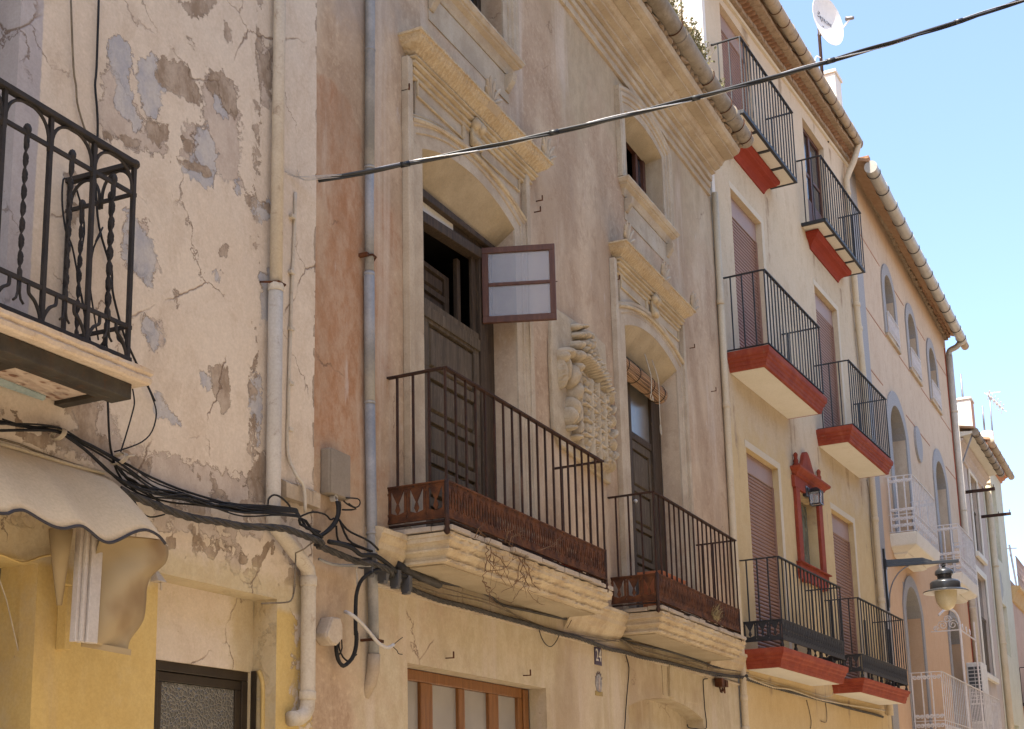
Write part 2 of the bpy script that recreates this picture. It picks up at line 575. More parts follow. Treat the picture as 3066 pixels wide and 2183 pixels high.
M['h3'] = plaster('pale_yellow_render', (.64, .52, .36), (.68, .56, .40), [('low', (.66, .50, .275), (.62, .46, .24), 1.5, False), ('pale', (.72, .59, .43), (.68, .55, .395), 1.2, False), ('drip', (.44, .33, .22), (.36, .25, .16), 5, False)],
    bump=.2, bdist=.003, streaks=[((.56, .45, .32), 1.6, .60, .8, .22, .1)], scale=.6)
M['h3white'] = weathered('white_side_render', (.82, .78, .72), (.85, .82, .77), (.6, .55, .48), .8, .3, .95, 0, .2, .003, 30)
M['redpaint'] = weathered('red_oxide_paint', (.265, .040, .018), (.33, .062, .026), (.25, .15, .10), 4.5, .55, .8, 0, .2, .002, 40, (.46, .17, .09), .25, .3)
M['redflat'] = weathered('flat_red_paint', (.27, .034, .016), (.31, .042, .019), (.2, .035, .02), 2.0, .3, .85, 0, .15, .002, 40, None, 0, .25)
M['whitesoffit'] = weathered('white_soffit', (.74, .69, .59), (.78, .73, .64), (.60, .52, .40), 1.4, .35, .95, 0, .15, .002, 30)
M['shutter'] = weathered('brown_roller_shutter', (.30, .165, .115), (.33, .185, .13), (.25, .14, .1), 1.6, .3, .5, 0, .1, .001, 60, None, 0, .4)
M['shutterbox'] = weathered('shutter_box', (.36, .235, .185), (.39, .26, .205), (.30, .2, .16), 1.6, .3, .55, 0, .1, .001, 60, None, 0, .4)
M['jamb'] = weathered('cream_jamb', (.66, .57, .42), (.70, .61, .47), (.55, .45, .32), 1.5, .3, .9, 0, .2, .002, 40)
M['peach'] = plaster('peach_render', (.60, .465, .335), (.64, .505, .37), [('low', (.66, .445, .28), (.63, .415, .25), 1.3, False)], bump=.25, bdist=.003, streaks=[((.55, .38, .27), 1.5, .6, .8, .2, .1)], scale=.5)
def granite():
    N = NT('grey_granite')
    col = N.mix(N.ramp(N.noise(150, 3, .7), .40, .60), (.26, .245, .235), (.40, .375, .355))
    col = N.mix(N.ramp(N.noise(90, 3, .6, offset=3), .6, .7, 0, .7), col, (.12, .12, .14))
    N.color(col)
    return N.done(.7, 0, .4)
M['granite'] = granite()
M['h5'] = plaster('old_pinkish_render', (.58, .49, .42), (.52, .44, .385), [('grey', (.40, .39, .385), (.44, .42, .40), 2.5, False)], bump=.3, streaks=[((.66, .6, .54), 2.0, .55, .75, .5, .1), ((.38, .31, .26), 1.8, .58, .76, .4, .08)], scale=.8)
M['h6'] = plaster('pale_green_render', (.60, .585, .46), (.64, .62, .50), [('grey', (.42, .41, .37), (.46, .45, .41), 3.0, True)], bump=.3, streaks=[((.5, .46, .36), 1.7, .6, .8, .35, .1)], scale=.7)
M['h7'] = plaster('salmon_render', (.60, .41, .31), (.64, .45, .34), [], bump=.25, streaks=[((.5, .34, .26), 1.7, .6, .8, .3, .1)], scale=.7)
M['cable'] = plain('black_cable_sheath', (.014, .013, .013), .7, 0, .25, .3)
M['cabledusty'] = weathered('dusty_black_cable', (.030, .027, .025), (.060, .052, .045), (.20, .165, .125), 14, .6, .7, 0, .3, .001, 90)
M['cablebrown'] = weathered('paint_spattered_cable', (.15, .115, .075), (.22, .17, .11), (.06, .05, .04), 12, .6, .8, 0, .3, .001, 90)
M['cablecream'] = weathered('cream_painted_cable', (.52, .43, .29), (.58, .48, .33), (.2, .15, .1), 9, .5, .8, 0, .3, .001, 90)
M['whitecond'] = weathered('white_corrugated_conduit', (.50, .46, .43), (.56, .52, .48), (.35, .3, .26), 9, .4, .7, 0, .2, .001, 90)
M['boxgrey'] = weathered('grey_plastic_box', (.25, .205, .155), (.285, .235, .18), (.20, .16, .12), 4, .4, .6, 0, .1, .001, 60)
M['boxbeige'] = weathered('beige_plastic_box', (.50, .41, .31), (.55, .455, .35), (.33, .25, .18), 8, .5, .8, 0, .3, .002, 60)
M['canvas'] = weathered('sand_awning_canvas', (.70, .545, .35), (.74, .585, .385), (.52, .39, .235), 1.5, .4, .95, 0, .15, .001, 220)
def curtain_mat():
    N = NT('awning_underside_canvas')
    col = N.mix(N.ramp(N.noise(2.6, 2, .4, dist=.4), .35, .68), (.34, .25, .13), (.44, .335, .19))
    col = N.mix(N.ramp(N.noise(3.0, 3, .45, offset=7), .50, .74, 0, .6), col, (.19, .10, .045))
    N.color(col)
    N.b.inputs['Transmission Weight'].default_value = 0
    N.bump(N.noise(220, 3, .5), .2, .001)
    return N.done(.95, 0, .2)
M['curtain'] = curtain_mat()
M['trim'] = plain('dark_grey_binding', (.045, .042, .05), .8, 0, .3)
M['almond'] = weathered('cream_aluminium_profile', (.58, .50, .42), (.62, .545, .46), (.4, .32, .25), 5, .25, .45, .1, .1, .001, 60)
M['yellowpaint'] = weathered('yellow_painted_metal', (.60, .42, .15), (.64, .455, .175), (.45, .3, .1), 6, .3, .7, 0, .15, .001, 60)
M['reddoor'] = plain('dark_red_door', (.085, .012, .010), .5, 0, .4)
M['winmetal'] = weathered('dark_brown_metal_window', (.045, .033, .022), (.062, .046, .03), (.03, .022, .015), 4, .4, .45, .3, .1, .001, 60)
M['bamboo'] = None
def bamboo():
    N = NT('rolled_cane_blind')
    col = N.mix(N.ramp(N.noise(5, 5, .6, (.3, 8, 8)), .35, .65), (.33, .185, .10), (.46, .30, .175))
    col = N.mix(N.ramp(N.noise(24, 4, .6, (.06, 2, 2), offset=5), .52, .62, 0, .85), col, (.10, .055, .035))
    N.color(col)
    return N.done(.75, 0, .3)
M['bamboo'] = bamboo()
M['rope'] = plain('pale_cord', (.55, .47, .36), .9, 0, .2)
M['twig'] = plain('dry_brown_stem', (.17, .095, .05), .9, 0, .2, .3)
M['leafdry'] = plain('dusty_green_leaf', (.19, .19, .085), .9, 0, .2, .35)
M['leafstraw'] = plain('dry_straw_stem', (.34, .27, .14), .9, 0, .2, .3)
M['terracotta'] = weathered('terracotta', (.40, .13, .055), (.45, .16, .07), (.27, .1, .05), 8, .4, .9, 0, .2, .002, 60)
M['plaqueblue'] = plain('dark_blue_enamel', (.045, .03, .07), .3, 0, .5)
M['enamelwhite'] = plain('white_enamel', (.68, .63, .53), .4, 0, .5)
M['lampblack'] = plain('black_lamp_paint', (.034, .035, .038), .30, .2, .5)
M['lampglass'] = weathered('opal_lamp_glass', (.60, .50, .30), (.65, .56, .37), (.52, .42, .24), 2.5, .3, .35, 0, .05, .001, 30, None, 0, .5)
M['lampwhite'] = plain('white_reflector', (.74, .72, .68), .45, 0, .5)
M['dish'] = plain('white_dish_paint', (.80, .78, .76), .45, 0, .4, .03)
M['grey'] = plain('grey_metal', (.22, .21, .22), .5, .5, .5)
M['darkgrey'] = plain('dark_grey_plastic', (.07, .07, .075), .5, 0, .4)
M['whiteplastic'] = plain('white_plastic', (.70, .66, .61), .5, 0, .4)
M['mural'] = None
def mural():
    N = NT('painted_tile_panel')
    a = N.noise(2.2, 4, .5, (1.2, 1, .6), 1.2)
    col = N.mix(N.ramp(a, .38, .60), (.055, .075, .062), (.13, .155, .135))
    col = N.mix(N.ramp(N.noise(3.1, 3, .5, (1.5, 1, .5), 1.5, 4), .56, .66, 0, .9), col, (.30, .25, .15))
    col = N.mix(N.ramp(N.noise(30, 5, .7, offset=11), .62, .70, 0, .7), col, (.42, .36, .26))
    N.color(col)
    return N.done(.25, 0, .5)
M['mural'] = mural()
M['mosaic'] = weathered('worn_tile_edge', (.17, .14, .09), (.30, .25, .17), (.07, .06, .05), 30, .8, .6, 0, .2, .001, 60)
M['asphalt'] = weathered('street_paving', (.45, .385, .30), (.50, .43, .34), (.36, .31, .24), .8, .5, .95, 0, .4, .005, 20)
M['pavement'] = weathered('pavement_slabs', (.47, .42, .35), (.51, .455, .38), (.38, .335, .28), 1.1, .5, .95, 0, .4, .005, 20)
M['earth'] = weathered('dry_ground', (.33, .29, .22), (.38, .33, .25), (.25, .22, .16), .05, .5, .95, 0, .3, .01, 5)
M['opposite'] = weathered('sand_render_facade', (.62, .535, .42), (.66, .575, .46), (.5, .425, .33), .8, .4, .95, 0, .2, .003, 20)
M['concrete'] = weathered('soffit_concrete_tile', (.46, .38, .30), (.40, .33, .26), (.32, .2, .14), 5, .6, .95, 0, .4, .004, 40)
M['pebbleconc'] = None
def pebconc():
    N = NT('pebbly_concrete')
    v = N.n('ShaderNodeTexVoronoi', feature='F1'); v.inputs['Scale'].default_value = 26
    mp = N.n('ShaderNodeMapping'); mp.inputs['Scale'].default_value = (.6, 1, 1)
    N.l(N.tc.outputs['Object'], mp.inputs[0]); N.l(mp.outputs[0], v.inputs['Vector'])
    col = N.mix(N.ramp(N.noise(9, 7, .7), .35, .65), (.56, .43, .34), (.66, .53, .42))
    k = N.ramp(v.outputs['Distance'], .35, .55, 1, 0)
    k = N.math('MULTIPLY', k, N.ramp(N.noise(7, 4, .5, offset=3), .46, .56))
    col = N.mix(k, col, N.mix(N.ramp(N.noise(12, 2, .5, offset=6), .4, .6), (.25, .13, .085), (.46, .37, .31)))
    N.color(col)
    N.bump(v.outputs['Distance'], .8, .012)
    return N.done(.95, 0, .2)
M['pebbleconc'] = pebconc()
M['bluewash'] = weathered('blue_green_limewash', (.33, .41, .40), (.39, .46, .44), (.3, .26, .2), 6, .5, .95, 0, .3, .004, 40)
PATHS = {
 'main1': (1, [(-1.836,-0.090,3.279), (-1.753,-0.090,3.265), (-1.634,-0.090,3.258), (-1.500,-0.090,3.246), (-1.363,-0.090,3.240), (-1.232,-0.090,3.243), (-1.062,-0.090,3.260), (-0.886,-0.090,3.270), (-0.702,-0.090,3.288), (-0.510,-0.090,3.308)]),
 'main2': (2, [(-0.155,-0.100,3.290), (-0.003,-0.100,3.281), (0.167,-0.100,3.270), (0.374,-0.100,3.255), (0.465,-0.100,3.253), (0.621,-0.100,3.244), (0.782,-0.100,3.227), (0.914,-0.100,3.213), (1.057,-0.060,3.200), (1.501,-0.060,3.170), (1.942,-0.060,3.176), (2.510,-0.060,3.174), (3.087,-0.060,3.176), (3.749,-0.060,3.170), (4.182,-0.060,3.178), (4.814,-0.060,3.154), (5.274,-0.060,3.164), (5.785,-0.060,3.161), (6.478,-0.060,3.180), (7.504,-0.060,3.190), (8.128,-0.060,3.201), (8.674,-0.060,3.220), (9.530,-0.060,3.264)]),
 'main3': (3, [(0.208,-0.040,3.253), (1.060,-0.040,3.233), (2.198,-0.040,3.217), (3.812,-0.040,3.202), (4.896,-0.040,3.180), (6.514,-0.040,3.168), (7.084,-0.040,3.156)]),
 'up_a': (1, [(-2.607,-0.060,3.446), (-2.448,-0.060,3.464), (-2.256,-0.060,3.488), (-2.071,-0.060,3.479), (-1.884,-0.060,3.452), (-1.767,-0.060,3.433), (-1.576,-0.060,3.405), (-1.365,-0.060,3.389), (-1.144,-0.060,3.387), (-0.911,-0.060,3.392), (-0.665,-0.060,3.417), (-0.405,-0.060,3.452), (-0.283,-0.060,3.459)]),
 'up_b': (1, [(-2.615,-0.070,3.436), (-2.457,-0.070,3.454), (-2.266,-0.070,3.479), (-2.080,-0.070,3.468), (-1.894,-0.070,3.438), (-1.767,-0.070,3.411), (-1.585,-0.070,3.359), (-1.375,-0.070,3.345), (-1.155,-0.070,3.353), (-0.923,-0.070,3.369), (-0.678,-0.070,3.405), (-0.419,-0.070,3.442), (-0.297,-0.070,3.450)]),
 'up_c': (1, [(-2.622,-0.080,3.395), (-2.466,-0.080,3.436), (-2.276,-0.080,3.477), (-2.126,-0.080,3.449), (-1.977,-0.080,3.390), (-1.881,-0.080,3.350), (-1.784,-0.080,3.333), (-1.596,-0.080,3.341), (-1.388,-0.080,3.356), (-1.168,-0.080,3.357), (-0.935,-0.080,3.350), (-0.691,-0.080,3.382), (-0.433,-0.080,3.428), (-0.318,-0.080,3.438)]),
 'up_d': (1, [(-2.246,-0.050,3.489), (-2.004,-0.050,3.456), (-1.842,-0.050,3.418), (-1.713,-0.050,3.356), (-1.561,-0.050,3.338), (-1.351,-0.050,3.342), (-1.130,-0.050,3.346), (-0.897,-0.050,3.369), (-0.651,-0.050,3.403), (-0.391,-0.050,3.444), (-0.269,-0.050,3.454)]),
 'up_e': (1, [(-1.876,-0.090,3.398), (-1.759,-0.090,3.375), (-1.556,-0.090,3.327), (-1.345,-0.090,3.342), (-1.179,-0.090,3.338), (-0.949,-0.090,3.369), (-0.704,-0.090,3.370), (-0.512,-0.090,3.398), (-0.332,-0.090,3.426)]),
 'up_f': (1, [(-1.864,-0.100,3.330), (-1.718,-0.100,3.313), (-1.516,-0.100,3.327), (-1.302,-0.100,3.320), (-1.078,-0.100,3.331), (-0.841,-0.100,3.351), (-0.591,-0.100,3.387), (-0.346,-0.100,3.426)]),
 'up_g': (1, [(-1.848,-0.040,3.362), (-1.739,-0.040,3.323), (-1.599,-0.040,3.303), (-1.392,-0.040,3.309), (-1.174,-0.040,3.338), (-0.944,-0.040,3.361), (-0.701,-0.040,3.393), (-0.377,-0.040,3.439)]),
 'up_h': (1, [(-1.844,-0.060,3.416), (-1.793,-0.060,3.372), (-1.714,-0.060,3.361), (-1.623,-0.060,3.331), (-1.519,-0.060,3.288), (-1.413,-0.060,3.259)]),
 'cross': (1, [(-2.250,-0.080,3.475), (-2.089,-0.080,3.431), (-1.938,-0.080,3.364), (-1.803,-0.080,3.325), (-1.645,-0.080,3.303), (-1.563,-0.080,3.288)]),
 'awncable': (1, [(-2.573,-0.030,3.374), (-2.454,-0.030,3.377), (-2.329,-0.030,3.368), (-2.104,-0.030,3.361), (-1.903,-0.030,3.362)]),
 'awncable2': (1, [(-2.581,-0.040,3.348), (-2.338,-0.040,3.350), (-2.114,-0.040,3.349), (-1.904,-0.040,3.358)]),
 'loopL': (1, [(-1.688,-0.050,3.256), (-1.646,-0.050,3.215), (-1.565,-0.050,3.194), (-1.453,-0.050,3.230)]),
 'loopP': (1, [(-0.690,-0.130,3.423), (-0.684,-0.130,3.460), (-0.640,-0.130,3.490), (-0.569,-0.130,3.487), (-0.489,-0.130,3.455), (-0.482,-0.130,3.416)]),
 'downR': (1, [(-0.203,-0.030,3.295), (-0.332,-0.030,3.220), (-0.384,-0.030,3.139), (-0.406,-0.030,3.039), (-0.433,-0.030,2.932), (-0.404,-0.020,2.995), (-0.423,-0.020,2.942), (-0.462,-0.020,2.888), (-0.542,-0.020,2.865), (-0.698,-0.020,2.842)]),
 'rise1': (1, [(-1.912,-0.040,3.948), (-1.898,-0.040,3.740), (-1.874,-0.040,3.537), (-1.844,-0.040,3.446), (-1.810,-0.040,3.385), (-1.739,-0.040,3.323)]),
 'rise2': (1, [(-1.727,-0.040,3.874), (-1.703,-0.040,3.794), (-1.715,-0.040,3.726), (-1.762,-0.040,3.578), (-1.800,-0.040,3.471)]),
 'rise3': (1, [(-1.596,-0.040,3.889), (-1.557,-0.040,3.834), (-1.531,-0.040,3.767), (-1.560,-0.040,3.665), (-1.633,-0.040,3.589), (-1.750,-0.040,3.525), (-1.837,-0.040,3.486)]),
 'v1': (1, [(-2.260,-0.020,5.818), (-2.220,-0.020,5.457), (-2.196,-0.020,5.364), (-2.182,-0.020,5.272), (-2.134,-0.020,5.174), (-2.093,-0.020,5.112), (-2.058,-0.020,5.012), (-2.049,-0.020,4.923)]),
 'v2': (1, [(-2.063,-0.020,5.933), (-2.057,-0.020,5.543), (-2.062,-0.020,5.433), (-2.040,-0.020,5.302), (-2.029,-0.020,5.177), (-2.033,-0.020,4.977), (-2.021,-0.020,4.826), (-1.989,-0.020,4.660), (-1.923,-0.030,4.502), (-1.895,-0.030,4.450), (-1.885,-0.030,4.347), (-1.841,-0.030,4.237), (-1.785,-0.030,4.130), (-1.689,-0.030,4.010), (-1.610,-0.030,3.926), (-1.535,-0.030,3.839)]),
 'v3': (1, [(-2.197,-0.050,4.794), (-2.152,-0.050,4.700), (-2.123,-0.050,4.566), (-2.161,-0.050,4.336), (-2.124,-0.050,4.234), (-2.057,-0.050,4.039), (-2.048,-0.050,4.012)]),
 'v4': (1, [(-2.258,-0.050,4.804), (-2.282,-0.050,4.791), (-2.283,-0.050,4.679), (-2.258,-0.050,4.557), (-2.234,-0.050,4.508), (-2.200,-0.050,4.461), (-2.152,-0.050,4.321), (-2.113,-0.050,4.189), (-2.085,-0.050,4.103)]),
 'v5': (1, [(-1.974,-0.030,4.664), (-2.021,-0.030,4.566), (-1.998,-0.040,4.616), (-2.042,-0.040,4.524), (-2.059,-0.040,4.406), (-2.058,-0.040,4.314), (-2.022,-0.040,4.174), (-1.982,-0.040,4.041)]),
 'box1': (2, [(-0.299,-0.070,3.441), (-0.232,-0.070,3.392), (-0.144,-0.070,3.342), (-0.028,-0.070,3.370), (0.097,-0.070,3.453), (0.162,-0.070,3.530), (0.183,-0.070,3.591), (0.176,-0.070,3.630)]),
 'box2': (2, [(-0.297,-0.060,3.419), (-0.244,-0.060,3.368), (-0.150,-0.060,3.322), (-0.013,-0.060,3.362), (0.142,-0.060,3.458), (0.199,-0.060,3.538), (0.213,-0.060,3.598), (0.206,-0.060,3.633)]),
 'box3': (2, [(-0.367,-0.090,3.395), (-0.234,-0.090,3.331), (-0.100,-0.090,3.340), (0.053,-0.090,3.419), (0.124,-0.090,3.496), (0.138,-0.090,3.571), (0.123,-0.090,3.617)]),
 'box4': (2, [(-0.239,-0.060,3.448), (-0.098,-0.060,3.505), (0.041,-0.060,3.516), (0.101,-0.060,3.495), (0.141,-0.060,3.511)]),
 'box5': (2, [(0.199,-0.060,3.514), (0.288,-0.060,3.465), (0.392,-0.060,3.418), (0.515,-0.060,3.356)]),
 'box6': (2, [(0.170,-0.060,3.468), (0.193,-0.060,3.375), (0.303,-0.060,3.370), (0.438,-0.060,3.335)]),
 'box7': (2, [(0.198,-0.070,3.504), (0.287,-0.070,3.398), (0.392,-0.070,3.351), (0.452,-0.070,3.337)]),
 'box8': (2, [(0.227,-0.070,3.583), (0.346,-0.070,3.607), (0.271,-0.070,3.633), (0.241,-0.070,3.644)]),
 'box9': (2, [(0.239,-0.090,3.661), (0.344,-0.090,3.675), (0.359,-0.090,3.640), (0.329,-0.090,3.614), (0.269,-0.090,3.630)]),
 'box10': (2, [(-0.037,-0.140,3.318), (0.104,-0.140,3.327), (0.250,-0.140,3.320), (0.340,-0.140,3.294), (0.477,-0.140,3.313), (0.650,-0.140,3.278), (0.812,-0.140,3.245), (0.963,-0.140,3.242)]),
 'box11': (2, [(0.005,-0.040,3.225), (0.146,-0.040,3.216), (0.320,-0.040,3.232), (0.470,-0.040,3.243)]),
 'hose': (2, [(0.530,-0.060,3.226), (0.453,-0.060,3.202), (0.385,-0.060,3.146), (0.356,-0.060,3.061), (0.349,-0.060,2.963), (0.349,-0.060,2.784), (0.352,-0.060,2.813), (0.352,-0.060,2.713), (0.326,-0.060,2.624), (0.258,-0.060,2.575), (0.196,-0.060,2.612), (0.174,-0.060,2.694), (0.200,-0.060,2.767)]),
 'hose2': (2, [(0.231,-0.060,2.785), (0.205,-0.060,2.697), (0.252,-0.060,2.631), (0.318,-0.060,2.602)]),
 'hose3': (2, [(0.236,-0.050,2.801), (0.257,-0.050,2.689), (0.216,-0.050,2.629), (0.281,-0.050,2.585), (0.360,-0.050,2.657)]),
 'wconduit': (2, [(0.319,-0.020,2.931), (0.243,-0.090,2.913), (0.185,-0.160,2.888), (0.269,-0.165,2.859), (0.404,-0.165,2.796), (0.514,-0.165,2.739), (0.626,-0.165,2.721), (0.707,-0.165,2.749)]),
 'wire_end1': (2, [(0.698,-0.170,2.748), (0.763,-0.170,2.784), (0.816,-0.170,2.809)]),
 'wire_end2': (2, [(0.675,-0.170,2.738), (0.739,-0.170,2.715), (0.762,-0.170,2.695), (0.812,-0.170,2.695)]),
 'thinconduit': (2, [(0.368,-0.015,3.257), (0.374,-0.015,3.082), (0.369,-0.015,2.950)]),
 'u1': (2, [(1.039,-0.030,3.282), (1.274,-0.030,3.299), (1.637,-0.030,3.315), (2.132,-0.030,3.343), (2.440,-0.030,3.321), (2.669,-0.030,3.284), (3.159,-0.030,3.300), (3.690,-0.030,3.317), (4.267,-0.030,3.336), (4.895,-0.030,3.337), (5.674,-0.030,3.349), (5.242,-0.030,3.282), (5.883,-0.030,3.297), (6.706,-0.030,3.317), (7.617,-0.030,3.314), (8.330,-0.030,3.301), (9.113,-0.030,3.324)]),
 'u2': (2, [(1.111,-0.050,3.259), (1.463,-0.050,3.269), (1.964,-0.050,3.273), (2.535,-0.050,3.270), (2.985,-0.050,3.202), (3.367,-0.050,3.188), (3.915,-0.050,3.189), (4.512,-0.050,3.197)]),
 'u3': (2, [(1.057,-0.050,3.237), (1.559,-0.050,3.226), (2.176,-0.050,3.253), (2.626,-0.050,3.241), (3.238,-0.050,3.200), (3.635,-0.050,3.191), (4.360,-0.050,3.216), (5.170,-0.050,3.255)]),
 'u4': (2, [(4.230,-0.050,3.185), (4.788,-0.050,3.217), (5.251,-0.050,3.281), (5.604,-0.050,3.243), (6.277,-0.050,3.241), (7.014,-0.050,3.247), (7.820,-0.050,3.236)]),
 'u5': (2, [(5.251,-0.050,3.281), (5.600,-0.050,3.205), (5.815,-0.050,3.180)]),
 'u6': (2, [(5.395,-0.050,3.267), (6.516,-0.050,3.248), (7.550,-0.050,3.280), (8.113,-0.050,3.271), (8.722,-0.050,3.298), (9.720,-0.050,3.347)]),
 'u7': (2, [(3.357,-0.030,3.161), (3.405,-0.030,3.101), (3.482,-0.030,3.055), (3.588,-0.030,3.044), (3.687,-0.030,3.087), (3.775,-0.030,3.158)]),
 'u8': (2, [(5.444,-0.015,3.162), (5.507,-0.015,3.070), (5.517,-0.015,3.011), (5.475,-0.015,2.880), (5.397,-0.015,2.652), (5.335,-0.015,2.425)]),
 'u9': (2, [(8.069,-0.020,3.137), (7.923,-0.020,3.116), (7.895,-0.020,3.071), (7.900,-0.020,2.898), (7.906,-0.020,2.769), (7.923,-0.020,2.563), (7.522,-0.020,2.539), (7.282,-0.020,2.540), (7.248,-0.020,2.571)]),
 'w3a': (3, [(0.150,-0.030,3.322), (1.103,-0.030,3.297), (2.866,-0.030,3.282), (3.657,-0.030,3.270), (4.054,-0.030,3.326), (4.100,-0.030,3.368)]),
 'w3b': (3, [(0.158,-0.050,3.273), (1.138,-0.050,3.229), (1.935,-0.050,3.252), (3.170,-0.050,3.208), (4.569,-0.050,3.220), (7.216,-0.050,3.273)]),
 'w3c': (3, [(0.261,-0.030,3.249), (0.990,-0.030,3.271), (2.228,-0.030,3.202), (3.507,-0.030,3.212), (5.009,-0.030,3.177), (7.172,-0.030,3.161)]),
 'w3d': (3, [(2.763,-0.015,3.165), (2.857,-0.015,3.023), (2.919,-0.015,2.879), (2.861,-0.015,2.765)]),
 'w3e': (3, [(3.723,-0.015,3.189), (3.754,-0.015,3.037), (3.686,-0.015,2.899), (3.416,-0.015,2.904)]),
 'w3f': (3, [(7.351,-0.020,7.362), (7.465,-0.020,7.069), (7.337,-0.020,6.314), (7.354,-0.020,5.878), (7.441,-0.020,5.506)]),
 'thinH2a': (2, [(4.092,-0.050,3.406), (4.011,-0.050,3.315), (3.920,-0.050,3.247)]),
}
BLUE=[[(-1.893,5.859),(-1.820,5.831),(-1.763,5.752),(-1.792,5.627),(-1.732,5.508),(-1.691,5.405),(-1.725,5.362),(-1.832,5.364),(-1.903,5.383),(-1.925,5.478),(-1.944,5.669),(-1.933,5.783)],
 [(-1.709,5.780),(-1.638,5.846),(-1.563,5.858),(-1.559,5.762),(-1.518,5.699),(-1.547,5.502),(-1.657,5.449),(-1.717,5.556),(-1.714,5.681)],
 [(-1.238,5.595),(-1.118,5.682),(-1.041,5.601),(-1.048,5.481),(-1.064,5.358),(-1.122,5.218),(-1.206,5.281),(-1.325,5.257),(-1.337,5.322),(-1.251,5.417)],
 [(-1.061,5.872),(-0.987,5.909),(-0.940,5.798),(-1.037,5.780)],
 [(-1.769,4.824),(-1.665,4.867),(-1.644,4.796),(-1.551,4.766),(-1.509,4.662),(-1.575,4.493),(-1.684,4.531),(-1.791,4.569),(-1.789,4.686)],
 [(-1.044,4.767),(-0.972,4.808),(-0.970,4.752),(-1.011,4.723)],
 [(-1.601,4.289),(-1.493,4.299),(-1.453,4.233),(-1.523,4.159),(-1.607,4.222)],
 [(-0.671,5.380),(-0.486,5.427),(-0.484,5.306),(-0.668,5.261)],
 [(-0.591,4.934),(-0.477,5.006),(-0.468,4.606),(-0.560,4.576)],
 [(-0.852,5.436),(-0.775,5.455),(-0.784,5.377),(-0.850,5.363)],
 [(-1.515,3.939),(-1.366,3.841),(-1.308,3.792),(-1.471,3.763),(-1.494,3.882)],
 [(-0.702,4.212),(-0.550,4.284),(-0.603,3.754),(-0.646,3.744),(-0.561,3.833),(-0.674,4.011)],
 [(-1.120,4.104),(-1.032,4.130),(-1.029,4.037),(-1.108,4.042)]]
BROWN=[[(-1.527,5.892),(-1.431,5.929),(-1.311,5.906),(-1.206,5.828),(-1.183,5.767),(-1.363,5.720),(-1.480,5.704),(-1.577,5.739),(-1.562,5.831)],
 [(-1.130,6.030),(-1.004,6.081),(-0.893,6.063),(-0.857,5.959),(-0.864,5.835),(-0.953,5.851),(-1.041,5.897),(-1.136,5.908)],
 [(-1.427,6.308),(-1.062,6.520),(-1.123,6.424),(-1.203,6.303),(-1.326,6.278)],
 [(-0.993,6.422),(-0.915,6.404),(-0.902,6.334),(-0.944,6.272),(-0.979,6.322)],
 [(-1.655,5.423),(-1.471,5.498),(-1.467,5.402),(-1.540,5.340),(-1.634,5.351)],
 [(-1.374,5.488),(-1.255,5.501),(-1.232,5.426),(-1.331,5.409)],
 [(-1.979,5.220),(-1.685,5.273),(-1.701,5.245),(-1.978,5.189)],
 [(-1.425,5.324),(-1.065,5.386),(-1.085,5.341),(-1.424,5.296)],
 [(-0.762,5.386),(-0.486,5.427),(-0.485,5.351),(-0.647,5.315),(-0.738,5.337)],
 [(-1.007,4.922),(-0.925,4.983),(-0.901,4.920),(-0.964,4.882)],
 [(-1.372,4.538),(-1.334,4.539),(-1.341,4.469),(-1.373,4.471)],
 [(-2.227,4.870),(-2.160,4.926),(-2.124,4.866),(-2.163,4.724),(-2.070,4.763),(-2.172,4.609),(-2.209,4.705)],
 [(-0.673,6.317),(-0.510,6.484),(-0.502,6.137),(-0.624,6.233)],
 [(-1.339,6.116),(-1.257,6.095),(-1.267,6.075),(-1.328,6.093)],
 [(-1.053,4.177),(-0.872,4.231),(-0.845,4.034),(-0.904,3.951),(-0.987,3.995)],
 [(-2.080,3.697),(-1.926,3.739),(-1.932,3.561),(-1.852,3.569),(-1.815,3.471),(-1.942,3.465),(-1.994,3.545),(-2.151,3.621)],
 [(-1.718,3.518),(-1.513,3.517),(-1.508,3.420),(-1.612,3.421)],
 [(-1.152,3.168),(-1.114,3.174),(-1.111,3.087),(-1.204,3.059)],
 [(-0.998,3.169),(-0.777,3.181),(-0.776,3.142),(-0.977,3.141)],
 [(-0.686,3.653),(-0.516,3.802),(-0.486,3.504),(-0.659,3.442)],
 [(-0.745,3.147),(-0.672,3.133),(-0.691,3.077),(-0.733,3.097)],
 [(-0.647,3.012),(-0.551,3.019),(-0.582,2.942),(-0.656,2.951)],
 [(-1.201,3.209),(-1.126,3.229),(-1.143,3.182)],
 [(-1.006,3.104),(-0.953,3.107),(-0.975,3.077)],
 [(-0.632,3.073),(-0.589,3.073),(-0.605,3.038)],
 [(-0.511,3.571),(-0.420,3.534),(-0.464,3.470),(-0.554,3.507)]]
PINK=[[(-1.949,5.599),(-1.695,5.485),(-1.690,5.379),(-1.545,5.448),(-1.466,5.375),(-1.500,5.290),(-1.719,5.230),(-1.995,5.194),(-1.990,5.418)],
 [(-1.151,6.019),(-0.871,6.044),(-0.813,5.588),(-0.763,5.416),(-0.938,5.384),(-1.068,5.472),(-1.158,5.634)],
 [(-1.769,4.824),(-1.627,4.816),(-1.509,4.662),(-1.576,4.506),(-1.755,4.531)],
 [(-1.602,4.301),(-1.475,4.305),(-1.442,4.197),(-1.523,4.146)],
 [(-1.355,5.511),(-1.057,5.741),(-1.026,5.462),(-1.084,5.334),(-1.349,5.372)],
 [(-1.820,3.565),(-0.555,3.600),(-0.508,3.472),(-1.103,3.380),(-1.472,3.403),(-1.781,3.455)],
 [(-2.095,3.693),(-1.862,3.745),(-1.721,3.577),(-1.813,3.448),(-2.007,3.507)],
 [(-0.653,6.439),(-0.511,6.516),(-0.502,6.106),(-0.620,6.063)]]
